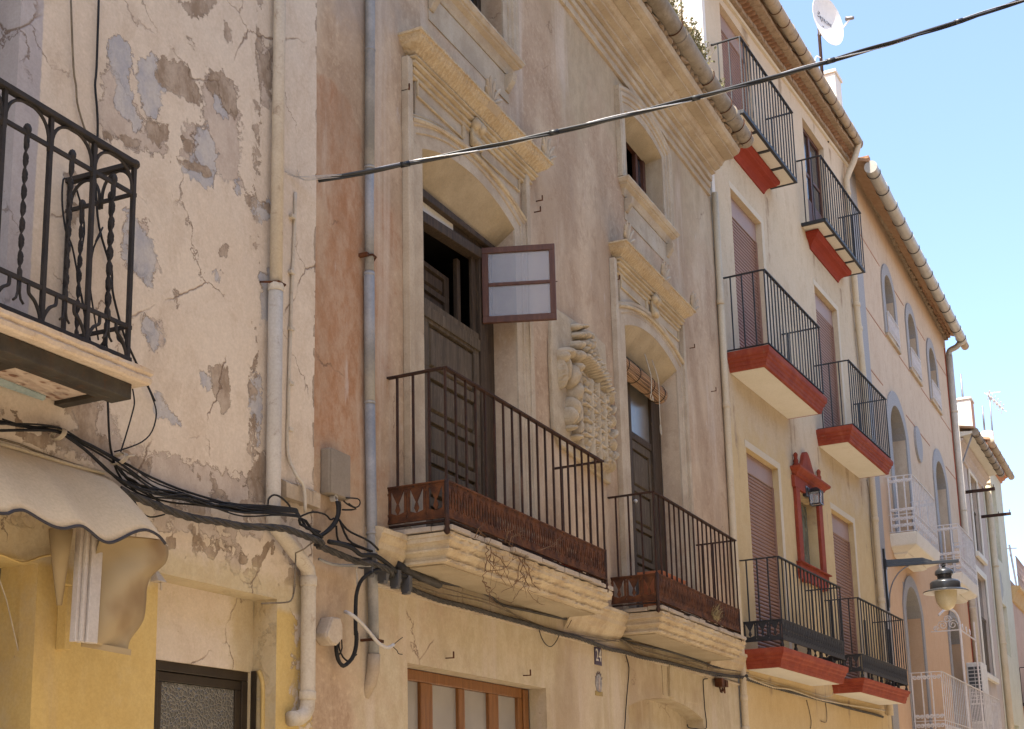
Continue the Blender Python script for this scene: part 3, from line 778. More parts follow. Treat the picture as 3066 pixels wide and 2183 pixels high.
TWIGS = [
 [(1.464,-0.500,3.514), (1.454,-0.500,3.456), (1.449,-0.500,3.390), (1.399,-0.500,3.309), (1.388,-0.500,3.243), (1.492,-0.500,3.208), (1.618,-0.500,3.163), (1.803,-0.500,3.141)],
 [(1.484,-0.500,3.508), (1.511,-0.500,3.419), (1.541,-0.500,3.396), (1.645,-0.500,3.392), (1.883,-0.500,3.424)],
 [(1.461,-0.500,3.448), (1.539,-0.500,3.349), (1.662,-0.500,3.312)],
 [(1.977,-0.500,3.514), (1.966,-0.500,3.396), (1.910,-0.500,3.301), (1.636,-0.500,3.196)],
 [(2.032,-0.500,3.504), (2.117,-0.500,3.400), (2.066,-0.500,3.304), (1.870,-0.500,3.179)],
 [(2.067,-0.500,3.509), (2.153,-0.500,3.425), (2.242,-0.500,3.359), (2.393,-0.500,3.316)],
 [(1.998,-0.500,3.498), (2.059,-0.500,3.371), (2.145,-0.500,3.286), (2.280,-0.500,3.216)],
 [(1.847,-0.500,3.570), (1.896,-0.500,3.656), (1.987,-0.500,3.697), (2.109,-0.500,3.772)],
 [(1.815,-0.500,3.584), (1.763,-0.500,3.618), (1.910,-0.500,3.717)],
 [(2.329,-0.500,3.617), (2.527,-0.500,3.687), (2.704,-0.500,3.774)],
 [(1.416,-0.500,3.330), (1.497,-0.500,3.333), (1.708,-0.500,3.385), (1.864,-0.500,3.477)],
 [(1.392,-0.500,3.244), (1.451,-0.500,3.206), (1.470,-0.500,3.172)],
 [(1.294,-0.500,3.540), (1.307,-0.500,3.606)],
 [(1.922,-0.500,3.322), (2.037,-0.500,3.378), (2.085,-0.500,3.424)],
 [(1.503,-0.500,3.474), (1.711,-0.500,3.433), (1.770,-0.500,3.337)],
]
# ================================================================= helpers for facades
def set_attr(o, **kw):
    me = o.data
    for k, val in kw.items():
        a = me.attributes.new(k, 'FLOAT', 'POINT')
        a.data.foreach_set('value', np.full(len(me.vertices), val, np.float32))
    return o

def arc_pts(uL, uR, zs, rise, n=18):
    """segmental arch from left spring to right spring"""
    w = (uR - uL) / 2
    r = (w * w + rise * rise) / (2 * rise)
    c = ((uL + uR) / 2, zs + rise - r)
    a = math.asin(min(1, w / r))
    return [(c[0] + r * math.sin(-a + 2 * a * i / n), c[1] + r * math.cos(-a + 2 * a * i / n)) for i in range(n + 1)]

def sweep(mb, path, prof, v0=0.0):
    """sweep profile [(w,d)] along an open path in the (u,z) plane; w goes to the left of travel"""
    n = len(path)
    rings = []
    for i, (x, z) in enumerate(path):
        def nrm(a, b):
            t = Vector((b[0] - a[0], b[1] - a[1])).normalized()
            return Vector((-t.y, t.x))
        if i == 0:
            nn = nrm(path[0], path[1]); k = 1
        elif i == n - 1:
            nn = nrm(path[-2], path[-1]); k = 1
        else:
            a = nrm(path[i - 1], path[i]); b = nrm(path[i], path[i + 1])
            nn = (a + b).normalized(); k = 1 / max(nn.dot(a), .4)
        rings.append([(x + nn.x * w * k, v0 - d, z + nn.y * w * k) for w, d in prof])
    return mb.loft(rings, True, True, True)

def arch_fill(mb, arc, ztop, va, vb):
    """solid plate between an arch curve and a level line"""
    rings = [[(x, va, z), (x, va, ztop), (x, vb, ztop), (x, vb, z)] for x, z in arc]
    return mb.loft(rings)

def soffit(mb, arc, v0, line, v1):
    """curved underside of a splayed arch"""
    n = len(arc)
    rings = [[(arc[i][0], v0, arc[i][1]), (line[i][0], v1, line[i][1]), (line[i][0], v1, line[i][1] + .02), (arc[i][0], v0, arc[i][1] + .02)] for i in range(n)]
    return mb.loft(rings)

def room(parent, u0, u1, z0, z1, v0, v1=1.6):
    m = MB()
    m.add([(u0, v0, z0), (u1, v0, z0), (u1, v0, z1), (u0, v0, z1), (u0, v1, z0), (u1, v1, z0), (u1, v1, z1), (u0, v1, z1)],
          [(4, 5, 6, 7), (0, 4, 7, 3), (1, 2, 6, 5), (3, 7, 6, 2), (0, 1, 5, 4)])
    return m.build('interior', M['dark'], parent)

def panelled(mb, u0, u1, z0, z1, v, rows, inset=.045, depth=.034):
    """wooden leaf with sunk panels; rows = list of (za,zb)"""
    mb.box(u0, u1, v + depth, v + depth + .03, z0, z1)
    zc = z0
    for za, zb in sorted(rows):
        mb.box(u0, u1, v, v + depth - .001, zc, za)
        mb.box(u0, u0 + inset, v, v + depth - .001, za + .001, zb - .001)
        mb.box(u1 - inset, u1, v, v + depth - .001, za + .001, zb - .001)
        # raised field
        x0, x1, a, b = u0 + inset + .035, u1 - inset - .035, za + .035, zb - .035
        mb.loft([[(x0 - .022, v + depth - .0012, a - .022), (x1 + .022, v + depth - .0012, a - .022), (x1 + .022, v + depth - .0012, b + .022), (x0 - .022, v + depth - .0012, b + .022)],
                 [(x0, v + .003, a), (x1, v + .003, a), (x1, v + .003, b), (x0, v + .003, b)]])
        zc = zb
    mb.box(u0, u1, v, v + depth - .001, zc, z1)
    return mb

# ================================================================= street, pavement, far ground
m = MB(); m.box(-150, 300, -200, 200, -.4, 0.0)
tag(m.build('ground', M['earth']), None, None, None, 'structure')
m = MB(); m.box(-40, 120, -1.35, 3.55, .004, .012)
tag(m.build('street', M['asphalt']), None, None, None, 'structure')
m = MB(); m.box(-40, 16.5, 3.56, 4.76, .004, .13); m.box(16.5, 60, 3.0, 4.3, .004, .13)
tag(m.build('pavement', M['pavement'], None, False, .01), None, None, None, 'structure')

# ================================================================= HOUSE 1: cream peeling house
H1 = house('peeling_cream_house', 1, 'cream house with flaking limewash and yellow ground floor behind the sand awning')

def f1(u, z):
    def pm(L, wd):
        d = np.full(u.shape, -9.0)
        for p in L:
            d = np.maximum(d, poly_sd(p, u, z))
        return np.clip(.5 + d / wd, 0, 1)
    n = fbm(u * 3 + 3, z * 3 + 9, 4)
    low = sst(3.62, 3.50, z) * sst(2.95, 3.05, z)
    blue = pm(BLUE, .17)
    brown = np.maximum(pm(BROWN, .13), low * np.clip((fbm(u * 9 + 1, z * 9 + 4, 3) - .56) * 7, 0, .62))
    brown = np.maximum(brown, sst(-.56, -.62, u) * sst(-.75, -.66, u) * .50 * (z > 3.4) * (n > .45))
    pink = np.maximum(pm(PINK, .22), low * np.clip((fbm(u * 5 + 8, z * 5 + 2, 3) - .40) * 4, .1, .62))
    brown = np.maximum(brown, np.clip(sst(-.035, -.005, u) * (fbm(u * 6 + 2, z * 12 + 1, 3) - .36) * 3, 0, .7) * (z > 3.5))
    wob = .05 * (fbm(u * 7, z * 2, 3) - .5)
    yellow = np.where((u > -.42) | (u < -1.36), sst(2.97, 2.86, z + wob * 2), 0.0)
    yellow = np.where(u > -.42, sst(2.95, 2.80, z + wob * 5) * (.55 + .45 * sst(-.22, -.3, u)), yellow)
    lilac = sst(-2.40, -2.43, u + .0) * (z > 3.7) * 1.0
    stain = sst(3.25, 2.95, z) * sst(2.80, 2.9, z) * .8 + sst(3.0, 2.7, z) * .25
    return dict(blue=blue, brown=brown, pink=pink, yellow=yellow, lilac=lilac, stain=stain)

holes1 = [(-3.9, -2.565, 3.775, 6.3, .28), (-3.9, -2.275, .10, 2.84, .24), (-1.43, -.375, .10, 2.925, .17)]
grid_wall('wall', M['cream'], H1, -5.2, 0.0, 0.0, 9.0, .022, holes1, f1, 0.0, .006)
# blank back of the right-hand recess, with the doorway cut in it
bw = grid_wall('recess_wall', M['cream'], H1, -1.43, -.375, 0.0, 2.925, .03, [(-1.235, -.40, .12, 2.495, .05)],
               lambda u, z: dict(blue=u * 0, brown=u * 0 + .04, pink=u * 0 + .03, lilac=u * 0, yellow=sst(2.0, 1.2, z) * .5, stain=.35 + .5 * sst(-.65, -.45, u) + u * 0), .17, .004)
m = MB()
m.box(-1.235, -.40, .185, .235, 2.44, 2.494); m.box(-.455, -.40, .185, .235, .12, 2.438); m.box(-1.235, -1.19, .185, .235, .12, 2.438)
m.box(-1.189, -.456, .195, .225, 2.385, 2.437); m.box(-.505, -.456, .195, .225, .12, 2.383); m.box(-1.189, -1.15, .195, .225, .12, 2.383); m.box(-1.149, -.506, .195, .225, 2.06, 2.115)
wd = m.build('door', M['winmetal'], H1, False, .004)
m = MB(); m.box(-1.148, -.507, .205, .212, 2.117, 2.382); m.build('pane', M['pebble'], wd)
m = MB(); m.box(-1.148, -.507, .200, .215, .13, 2.058); m.build('panel', M['winmetal'], wd)
m = MB(); m.box(-.398, -.390, .13, .165, .12, 2.50); m.build('edge_strip', M['winmetal'], wd)
# yellow doorway, dark red door
m = MB(); m.box(-3.9, -2.49, .241, .29, .10, 2.838)
m.box(-2.60, -2.50, .225, .240, .12, 2.70); m.box(-3.9, -2.601, .225, .240, 2.58, 2.70); m.box(-3.9, -2.601, .225, .240, 1.3, 1.42)
m.build('door', M['reddoor'], H1, False, .004)
# balcony door and dark reveal
m = MB(); m.box(-3.9, -2.57, .281, .32, 3.78, 6.295); m.box(-2.72, -2.60, .262, .280, 3.79, 6.28); m.box(-3.9, -2.721, .262, .280, 4.55, 4.68)
m.build('balcony_door', M['oldwood'], H1, False, .004)
# stone ledge
m = MB()
for i in range(9):
    a = -.36 + .04 * i
    m.loft([[(a, -.002, 3.545 + random.uniform(-.006, .006)), (a, -.050, 3.55), (a, -.046 - random.uniform(0, .012), 3.645 + random.uniform(-.01, .006)), (a, -.002, 3.672)],
            [(a + .0395, -.002, 3.545), (a + .0395, -.05, 3.55), (a + .0395, -.046 - random.uniform(0, .012), 3.645 + random.uniform(-.01, .006)), (a + .0395, -.002, 3.672)]])
m.build('ledge', M['stone_pale'], H1)
m = MB(); m.box(-5.2, -.002, .05, 7, 0, 8.95); m2 = m
# side and back walls + roof (out of view)
m = MB(); m.box(-5.2, -.01, 6.0, 6.1, 0, 9); m.box(-5.25, -5.201, .01, 6, 0, 9)
m.build('back_wall', M['opposite'], H1)
m = MB(); m.add([(-5.4, -.45, 9.0), (.0, -.45, 9.0), (.0, 6.2, 10.8), (-5.4, 6.2, 10.8), (-5.4, -.45, 9.12), (.0, -.45, 9.12), (.0, 6.2, 10.92), (-5.4, 6.2, 10.92)],
                [(0, 1, 2, 3), (7, 6, 5, 4), (0, 4, 5, 1), (1, 5, 6, 2), (2, 6, 7, 3), (3, 7, 4, 0)])
m.build('roof', M['tile'], H1)

# balcony of house 1
m = MB()
m.shell3(-3.7, -2.09, -.001, -.495, [(-.012, 3.692), (.0, 3.70), (.004, 3.72), (-.006, 3.735), (.008, 3.748), (.008, 3.766)], 40, .003)
bal = m.build('balcony', weathered('painted_slab_edge', (.56, .44, .32), (.62, .50, .38), (.32, .17, .10), 7, .7, .9, 0, .4, .004, 40), H1)
m = MB(); m.box(-3.7, -2.16, -.435, -.36, 3.612, 3.690); m.box(-3.7, -2.16, -.36, -.31, 3.612, 3.630)
m.box(-2.225, -2.162, -.309, -.002, 3.635, 3.690); m.box(-2.80, -2.72, -.309, -.002, 3.635, 3.690); m.box(-3.4, -3.32, -.309, -.002, 3.635, 3.690)
m.build('steel_beam', M['beam'], bal, False, .004)
m = MB(); m.box(-3.68, -2.23, -.31, -.012, 3.655, 3.691)
m.build('soffit', M['pebbleconc'], bal)
m = MB(); m.tube([(-3.5, -.028, 3.655), (-3.0, -.03, 3.648), (-2.6, -.03, 3.652), (-2.32, -.026, 3.646)], [.026, .022, .026, .018], 8)
m.build('limewash_fillet', M['bluewash'], bal)
# wrought iron railing
TOP, SEC, LOW, BOT = 4.815, 4.655, 3.965, 3.795
VF = -.44; UC = -2.205
m = MB()
m.bar((-3.6, VF, TOP), (UC + .012, VF, TOP), .028, .042); m.bar((UC, VF, TOP - .001), (UC, -.0, TOP + .012), .028, .038)
m.ball((UC + .004, VF, TOP), .026)
hr = m.build('handrail', M['iron'], bal, False, .004)
m = MB()
m.bar((-3.6, VF, SEC), (UC + .02, VF, SEC), .022, .014); m.bar((-3.6, VF, LOW), (UC + .02, VF, LOW), .022, .014); m.bar((-3.6, VF, BOT), (UC + .012, VF, BOT), .028, .040)
for z in (SEC + .01, LOW + .012, BOT):
    m.bar((UC, VF, z - .01), (UC, 0.0, z), .02, .014)
m.build('rail', M['iron'], bal, False, .002)
posts = [UC - .275 * i for i in range(6)]
for u in posts:
    m = MB(); m.bar((u, VF, BOT - .01), (u, VF, TOP), .020, .020); m.build('post', M['iron'], bal)
m = MB(); m.bar((UC, -.02, BOT), (UC, -.02, TOP), .018, .018); m.build('post', M['iron'], bal)

def twist_bar(x, y, flip=False):
    m = MB()
    rings = []
    n = 46
    for i in range(n + 1):
        z = 3.955 + (4.70 - 3.955) * i / n
        t = i / n
        a = 0 if t < .06 or t > .9 else (t - .06) / .84 * math.pi * 8.0
        w, d = (.0125, .0045) if .05 < t < .92 else (.008, .008)
        if t > .94:
            w = d = .013 * (1.0 if t < .985 else .6)
        rings.append([(x + math.cos(a) * w * sa - math.sin(a) * d * sb, y + math.sin(a) * w * sa + math.cos(a) * d * sb, z) for sa, sb in ((-1, -1), (1, -1), (1, 1), (-1, 1))])
    m.loft(rings)
    dx, dy = (0, 1) if flip else (1, 0)
    for s in (-1, 1):
        m.tube([(x + dx * s * .006, y + dy * s * .006, 3.965), (x + dx * s * .006, y + dy * s * .006, 3.90), (x + dx * s * .013, y + dy * s * .013, 3.872), (x + dx * s * .030, y + dy * s * .030, 3.855)], .006, 6)
    return m.build('twisted_baluster', M['iron'], bal, True)
for i in range(5):
    twist_bar(UC - .1375 - .275 * i, VF)
twist_bar(UC, -.30, True); twist_bar(UC, -.11, True)

def arch_scroll(ax, ay, bx, by):
    """arched flat bar under the handrail and flared scrolls at the foot, between two posts"""
    m = MB()
    P = []
    for i in range(17):
        a = math.pi * i / 16
        t = .5 - .5 * math.cos(a) * .93
        P.append((ax + (bx - ax) * t, ay + (by - ay) * t, SEC + .005 + (TOP - .018 - SEC) * math.sin(a) ** .8 if 0 < i < 16 else SEC - .03))
    m.tube(P, .0085, 6)
    m.build('arched_scroll', M['iron'], bal, True)
    for s in (0, 1):
        m = MB(); q = []
        for t, z in ((.02, BOT), (.05, BOT + .045), (.16, BOT + .095), (.28, BOT + .118), (.30, LOW - .03), (.30, LOW)):
            tt = t if s == 0 else 1 - t
            q.append((ax + (bx - ax) * tt, ay + (by - ay) * tt, z))
        m.tube(smooth_path(q, 3), .0085, 6); m.build('foot_scroll', M['iron'], bal, True)
for i in range(5):
    arch_scroll(posts[i + 1], VF, posts[i], VF)
arch_scroll(UC, VF, UC, -.23); arch_scroll(UC, -.23, UC, -.02)

# drainpipe of house 1
def pipe(pts, r, mat, parent, name='drainpipe', n=14, k=1):
    m = MB(); m.tube(smooth_path(pts, k) if k > 1 else pts, r, n)
    return m.build(name, mat, parent, True)

def collar(c, r, hgt, mat, parent, name='collar'):
    m = MB(); m.lathe(c, [(r * .96, -hgt / 2), (r, -hgt / 2 + .004), (r, hgt / 2 - .004), (r * .96, hgt / 2)], 18)
    return m.build(name, mat, parent, True)
pu = -.505
dp = pipe([(pu - .004, -.058, 4.84), (pu, -.058, 3.40), (pu + .004, -.062, 3.36), (pu + .03, -.07, 3.325), (-.215, -.075, 3.165), (-.155, -.065, 3.135), (-.135, -.06, 3.09), (-.135, -.06, 2.33), (-.142, -.06, 2.28), (-.17, -.06, 2.245), (-.215, -.06, 2.222), (-.29, -.04, 2.213)], .046, M['creampipe'], H1)
pipe([(pu + .008, -.052, 9.0), (pu + .006, -.052, 6.8), (pu, -.056, 4.80)], .040, M['creampipe'], dp, 'upper_pipe')
collar((pu - .004, -.058, 4.845), .050, .05, M['creampipe'], dp); collar((-.135, -.06, 3.06), .052, .06, M['creampipe'], dp); collar((-.137, -.06, 2.36), .052, .05, M['creampipe'], dp); collar((pu, -.058, 3.43), .051, .04, M['creampipe'], dp)
m = MB(); m.tube([(pu - .09, -.0, 4.865), (pu - .056, -.05, 4.868), (pu - .03, -.10, 4.87), (pu + .03, -.105, 4.868), (pu + .055, -.05, 4.862), (pu + .06, 0, 4.86)], .007, 6); m.build('clamp', M['rust'], dp)
m = MB(); m.tube(smooth_path([(-.25, -.012, 5.60), (-.256, -.012, 5.3), (-.272, -.012, 5.05), (-.284, -.012, 4.7), (-.294, -.012, 4.40), (-.302, -.012, 4.1), (-.300, -.012, 3.84), (-.27, -.06, 3.70), (-.215, -.075, 3.64), (-.205, -.08, 3.48)], 3), .011, 8)
cd = m.build('conduit', M['creampipe'], H1, True)
for z in (5.42, 5.04, 4.66, 4.3, 4.0):
    m = MB(); m.box(-.305, -.262, -.03, -.001, z - .012, z + .012); m.build('clip', M['creampipe'], cd, False, .003)

# ================================================================= HOUSE 2: old house with the carved coat of arms
H2 = house('old_stone_trimmed_house', 2, 'old pink beige house with moulded stone door frames and two rusty balconies')

def f2(u, z):
    n = fbm(u * 1.3 + 5, z * 1.3 + 2, 5); n2 = fbm(u * .7 + 15, z * .35 + 7, 4)
    left = sst(1.6, .30, u + .5 * (n - .5))
    orange = left * sst(6.62, 6.38, z + (n - .5) * 1.5) * sst(3.5, 4.3, z) * (.78 + .5 * (n2 - .5)) * sst(.15, .4, n + .2)
    orange = np.maximum(orange, sst(1.35, 1.05, u) * .42 * sst(6.6, 5.8, z) * (z > 3.6) * n * 2)
    orange = np.maximum(orange, .35 * sst(5.0, 4.0, z) * sst(3.4, 3.7, z) * (u > 4.9) * n2 * 1.6)
    grey = np.clip(sst(6.6, 7.6, z) * sst(1.6, .6, u) * .75 + .25 * sst(.5, .7, n2), 0, 1)
    yellow = sst(3.42, 3.30, z) * (.62 + .5 * (n2 - .3)) * sst(-.1, .9, u)
    tan = np.clip(sst(7.6, 9.6, z) * sst(3.0, 5.0, u) * .8 + .35 * sst(.5, .7, n), 0, 1) * (z > 3.4)
    return dict(orange=np.clip(orange, 0, 1), grey=grey, yellow=np.clip(yellow, 0, 1), tan=tan)

D1 = (1.43, 3.09); D2 = (5.80, 7.50); W1 = (1.68, 2.96); W2 = (6.09, 7.34)
holes2 = [(D1[0], D1[1], 3.55, 6.90, .215), (D2[0], D2[1], 3.55, 6.92, .215), (W1[0], W1[1], 8.31, 9.55, .205), (W2[0], W2[1], 8.40, 9.52, .205),
          (1.175, 3.535, .5, 2.685, .16), (5.50, 7.89, .1, 2.815, .20)]
grid_wall('wall', M['pinkbeige'], H2, 0.0, 9.40, 0.0, 10.3, .035, holes2, f2, 0.0, .006)
# blind arch panel
bp = MB(); bp.box(5.49, 7.90, .2005, .24, .1, 2.82); set_attr(bp.build('blind_arch_panel', M['pinkbeige'], H2), yellow=.9, orange=0, grey=0, tan=0)
am = MB(); arch_fill(am, arc_pts(5.50, 7.89, 2.66, .149, 24), 2.8149, -.001, .2); set_attr(am.build('arch_head', M['pinkbeige'], H2), yellow=.75, orange=0, grey=0, tan=0)
m = MB(); m.loft([[(6.70, -.001, 2.835), (6.84, -.001, 2.835), (6.84, -.03, 2.835), (6.70, -.03, 2.835)], [(6.72, -.001, 3.19), (6.87, -.001, 3.19), (6.87, -.03, 3.19), (6.72, -.03, 3.19)]])
m.box(6.53, 6.56, -.012, -.001, 2.84, 3.18)
set_attr(m.build('keystone_strip', M['pinkbeige'], H2, False, .004), yellow=.95, orange=0, grey=0, tan=0)

JAMB = [(0, 0.0), (0, .018), (.10, .018), (.105, .030), (.15, .030), (.16, .042), (.185, .046), (.20, .030), (.22, .030), (.23, .062), (.262, .062), (.262, 0)]
WPROF = [(0, 0.0), (0, .016), (.09, .016), (.095, .030), (.14, .030), (.15, .05), (.19, .052), (.2, .036), (.225, .055), (.255, .055), (.255, 0)]

def door_surround(u0, u1, zs, rise, zc, cor, mid_orn, sxl, sxr):
    """arched stone surround with frieze, cornice, keystone and palmettes"""
    arc = arc_pts(u0, u1, zs, rise, 22)
    m = MB()
    path = [(u0, 3.565), (u0, 4.6), (u0, 5.7), (u0, zs)] + arc[1:-1] + [(u1, zs), (u1, 5.7), (u1, 4.6), (u1, 3.565)]
    sweep(m, path, [(w * sxl / .262, d) for w, d in JAMB[:7]] + [(.185 * sxl / .262, 0)])
    su = m.build('door_surround', M['stone_pale'], H2)
    # outer pilaster strips up to the cornice
    m = MB()
    for q in ((u0 - sxl, u0 - sxl + .075, -.060), (u1 + sxr - .075, u1 + sxr, -.060), (u0 - sxl + .0751, u0 - .186 * sxl / .262, -.028), (u1 + .186 * sxl / .262, u1 + sxr - .0751, -.028)):
        m = MB(); m.box(q[0], q[1], q[2], 0, 3.58, zc - .02); m.build('pilaster_strip', M['stone_pale'], su, False, .005)
    # spandrel plate
    ext = arc_pts(u0 - .11, u1 + .11, zs + .095, rise * 1.05, 22)
    m = MB(); arch_fill(m, ext, zc - .02, -.022, -.001)
    m.build('spandrel', M['stone_pale'], su)
    # outer archivolt moulding
    m = MB(); sweep(m, arc_pts(u0 - .19, u1 + .19, zs + .135, rise * 1.1, 24), [(0, 0.022), (0, .050), (.02, .058), (.035, .045), (.045, .030), (.06, .036), (.07, .022)])
    m.build('archivolt', M['stone'], su)
    # frieze panel frame
    a, b = u0 - .10, u1 + .10
    z0, z1 = zc - .265, zc - .125
    m = MB()
    for (x0, x1) in ((a, (a + b) / 2 - .16), ((a + b) / 2 + .16, b)):
        m.box(x0, x1, -.040, -.0221, z1 - .014, z1); m.box(x0, x1, -.040, -.0221, z0, z0 + .014)
        m.box(x0, x0 + .014, -.040, -.0221, z0 + .0141, z1 - .0141); m.box(x1 - .014, x1, -.040, -.0221, z0 + .0141, z1 - .0141)
    m.build('frieze_panel', M['stone'], su, False, .003)
    # cornice
    c0, c1 = cor
    m = MB()
    m.shell3(c0 + .20, c1 - .20, -.001, -.0, [(.022, zc - .135), (.040, zc - .130), (.040, zc - .112), (.026, zc - .108), (.030, zc - .092), (.054, zc - .088), (.056, zc - .070), (.040, zc - .066), (.046, zc - .046), (.078, zc - .042), (.082, zc - .024), (.060, zc - .020), (.064, zc - .010), (.10, zc - .006), (.10, zc + .006), (.03, zc + .007)], 50, .002)
    m.build('cornice_fillets', M['stone'], su)
    m = MB()
    m.shell3(c0 + .20, c1 - .20, -.001, -.0, [(.074, zc + .0075), (.078, zc + .018), (.118, zc + .052), (.158, zc + .078), (.180, zc + .103), (.192, zc + .128), (.208, zc + .132), (.208, zc + .150), (.12, zc + .168)], 60, .0035)
    m.build('cornice', M['carved'], su)
    # pale repair patch and keystone scroll
    cu = (u0 + u1) / 2 + .03
    m = MB()
    prof = [(-.062, zc - .03), (-.092, zc + .008), (-.084, zc + .032), (-.122, zc + .062), (-.166, zc + .084), (-.20, zc + .125), (-.214, zc + .14)]
    m.loft([[(cu - .02, v, z) for v, z in prof] + [(cu - .02, -.01, zc + .13), (cu - .02, -.01, zc - .02)], [(cu + .19, v, z) for v, z in prof] + [(cu + .19, -.01, zc + .13), (cu + .19, -.01, zc - .02)]])
    m.build('cornice_block', M['stone_pale'], su, False, .006)
    m = MB()
    q = [(-.03, zc - .26), (-.075, zc - .27), (-.10, zc - .235), (-.085, zc - .19), (-.06, zc - .16), (-.07, zc - .11), (-.105, zc - .06), (-.10, zc - .02), (-.03, zc - .02)]
    m.loft([[(cu - .05 - .02 * k, v, z) for v, z in q] for k in (1, 0)] + [[(cu + .05 + .02 * k, v, z) for v, z in q] for k in (0, 1)])
    m.ball((cu - .05, -.085, zc - .075), .048, (1, .9, 1)); m.ball((cu + .05, -.085, zc - .075), .048, (1, .9, 1)); m.ball((cu, -.075, zc - .235), .04, (1.3, .8, .9))
    m.build('keystone_scroll', M['stone'], su, True)
    m = MB(); m.loft([[(cu - .21, -.0221, zc - .24), (cu - .21, -.036, zc - .24), (cu - .17, -.036, zc - .24), (cu - .17, -.0221, zc - .24)], [(cu - .19, -.0221, zc - .06), (cu - .19, -.036, zc - .06), (cu - .13, -.036, zc - .06), (cu - .13, -.0221, zc - .06)]])
    m.build('scroll_backing', M['stone'], su)
    # palmettes
    for x in mid_orn:
        palmette(x, zc + .150, su, 1.35)
    # splayed soffit and beam
    m = MB()
    line = [(x, zs - .155 + .04 * math.sin(math.pi * i / 22)) for i, (x, z) in enumerate(arc)]
    soffit(m, arc, -.015, line, .20)
    m.build('arch_soffit', M['slabunder'], su)
    return su

def palmette(x, z, par, s=1.0):
    m = MB(); yb = -.165
    for k, a in enumerate((-62, -38, -16, 8, 32, 56)):
        a = R(a); L = (.115 + .06 * math.cos(a * 1.2)) * s
        pts = [(x, yb, z)]
        for t in (.35, .7, .92, 1.0):
            bend = .035 * t * t
            pts.append((x + math.sin(a) * L * t, yb - bend, z + math.cos(a) * L * t))
        m.tube(pts, [.016, .020, .019, .014, .005], 7)
    for sg in (-1, 1):
        P = [(x + sg * (.06 + .035 * math.cos(t) * (1 - t / 9)), yb - .005, z + .022 + .03 * math.sin(t) * (1 - t / 9)) for t in np.linspace(2.8, 8.5, 14)]
        m.tube(P, .012, 6)
    m.ball((x, yb, z + .012), .035, (1.2, .9, .8))
    return m.build('palmette', M['stone_pale'], par, True)

zc = 7.335
s1_ = door_surround(D1[0], D1[1], 6.69, .165, 7.345, (1.10, 3.57), (2.36, 3.50), .285, .26)
s2_ = door_surround(D2[0], D2[1], 6.69, .165, 7.345, (5.45, 7.78), (5.58, 6.74, 7.78), .345, .265)

# ---- balcony door 1 (left leaf shut, casement swung out)
m = MB()
m.loft([[(1.43, .150, 6.455), (1.43, .150, 6.53), (1.43, .205, 6.53), (1.43, .205, 6.455)], [(3.085, .150, 6.50), (3.085, .150, 6.545), (3.085, .205, 6.545), (3.085, .205, 6.50)]])
m.build('lintel_beam', M['darkwood'], H2, False, .006)
m = MB(); m.prism([(1.43, 6.30), (2.35, 6.36), (2.35, 6.49), (1.43, 6.46)], .206, .214); m.build('lintel_infill', M['whitesoffit'], H2)
m = MB(); m.prism([(2.351, 6.36), (3.085, 6.42), (3.085, 6.56), (2.351, 6.49)], .206, .214); m.build('lintel_board', M['darkwood'], H2)
v = .225
m = MB()
m.box(1.69, 1.80, v - .035, v + .06, 3.57, 6.36); m.box(2.80, 2.93, v - .035, v + .06, 3.57, 6.40)
m.loft([[(1.69, v - .05, 6.27), (1.69, v - .05, 6.36), (1.69, v + .06, 6.36), (1.69, v + .06, 6.27)], [(2.93, v - .05, 6.36), (2.93, v - .05, 6.45), (2.93, v + .06, 6.45), (2.93, v + .06, 6.36)]])
m.box(1.44, 1.689, v - .02, v + .05, 3.57, 6.33); m.box(2.931, 3.085, v - .02, v + .05, 3.57, 6.42)
fr = m.build('door_frame', M['darkwood'], H2, False, .006)
m = MB(); panelled(m, 1.81, 2.79, 3.58, 5.66, v - .02, [(3.68, 3.98), (4.05, 4.33), (4.41, 4.66), (4.74, 5.02), (5.10, 5.47)], .10)
m.box(1.81, 2.79, v - .035, v - .021, 5.50, 5.60)
m.build('door_leaf', M['oldwood'], H2, False, .003)
for q in ((1.81, 1.88, v, v + .03, 5.661, 6.28), (2.72, 2.79, v, v + .03, 5.661, 6.35), (2.60, 2.66, v + .08, v + .12, 5.661, 6.30)):
    m = MB(); m.box(*q); m.build('sash_stile', M['darkwood'], H2, False, .004)
m = MB(); panelled(m, 1.95, 2.60, 5.665, 6.13, v + .16, [(5.70, 5.88), (5.93, 6.09)], .08); m.build('inner_shutter', M['darkwood'], H2)
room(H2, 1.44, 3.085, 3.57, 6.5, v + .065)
# open casement
hin = Vector((2.835, .185, 0)); fre = Vector((3.05, -.412, 0)); L = (fre - hin).length; dirv = (fre - hin).normalized()
ang = math.atan2(dirv.y, dirv.x)
m = MB(); zb, zt, th = 5.762, 6.452, .018
m.box(0, L, -th, th, zt - .055, zt); m.box(0, L, -th, th, zb, zb + .060); m.box(0, .055, -th, th, zb + .0601, zt - .0551); m.box(L - .050, L, -th, th, zb + .0601, zt - .0551); m.box(.0551, L - .0501, -th * .8, th * .8, 6.095, 6.125)
m.box(L - .02, L + .018, -.004, .004, 6.105, 6.113)
cs = m.build('casement', M['redwood'], H2, False, .004)
cs.matrix_local = Matrix.Translation((hin.x, hin.y, 0)) @ Matrix.Rotation(ang, 4, 'Z')
tag(cs, 'red brown glazed casement swung open', None)
for a, b in ((zb + .0605, 6.0945), (6.1255, zt - .0555)):
    m = MB(); m.box(.056, L - .051, -.002, .002, a, b); m.build('pane', M['frosted'], cs)

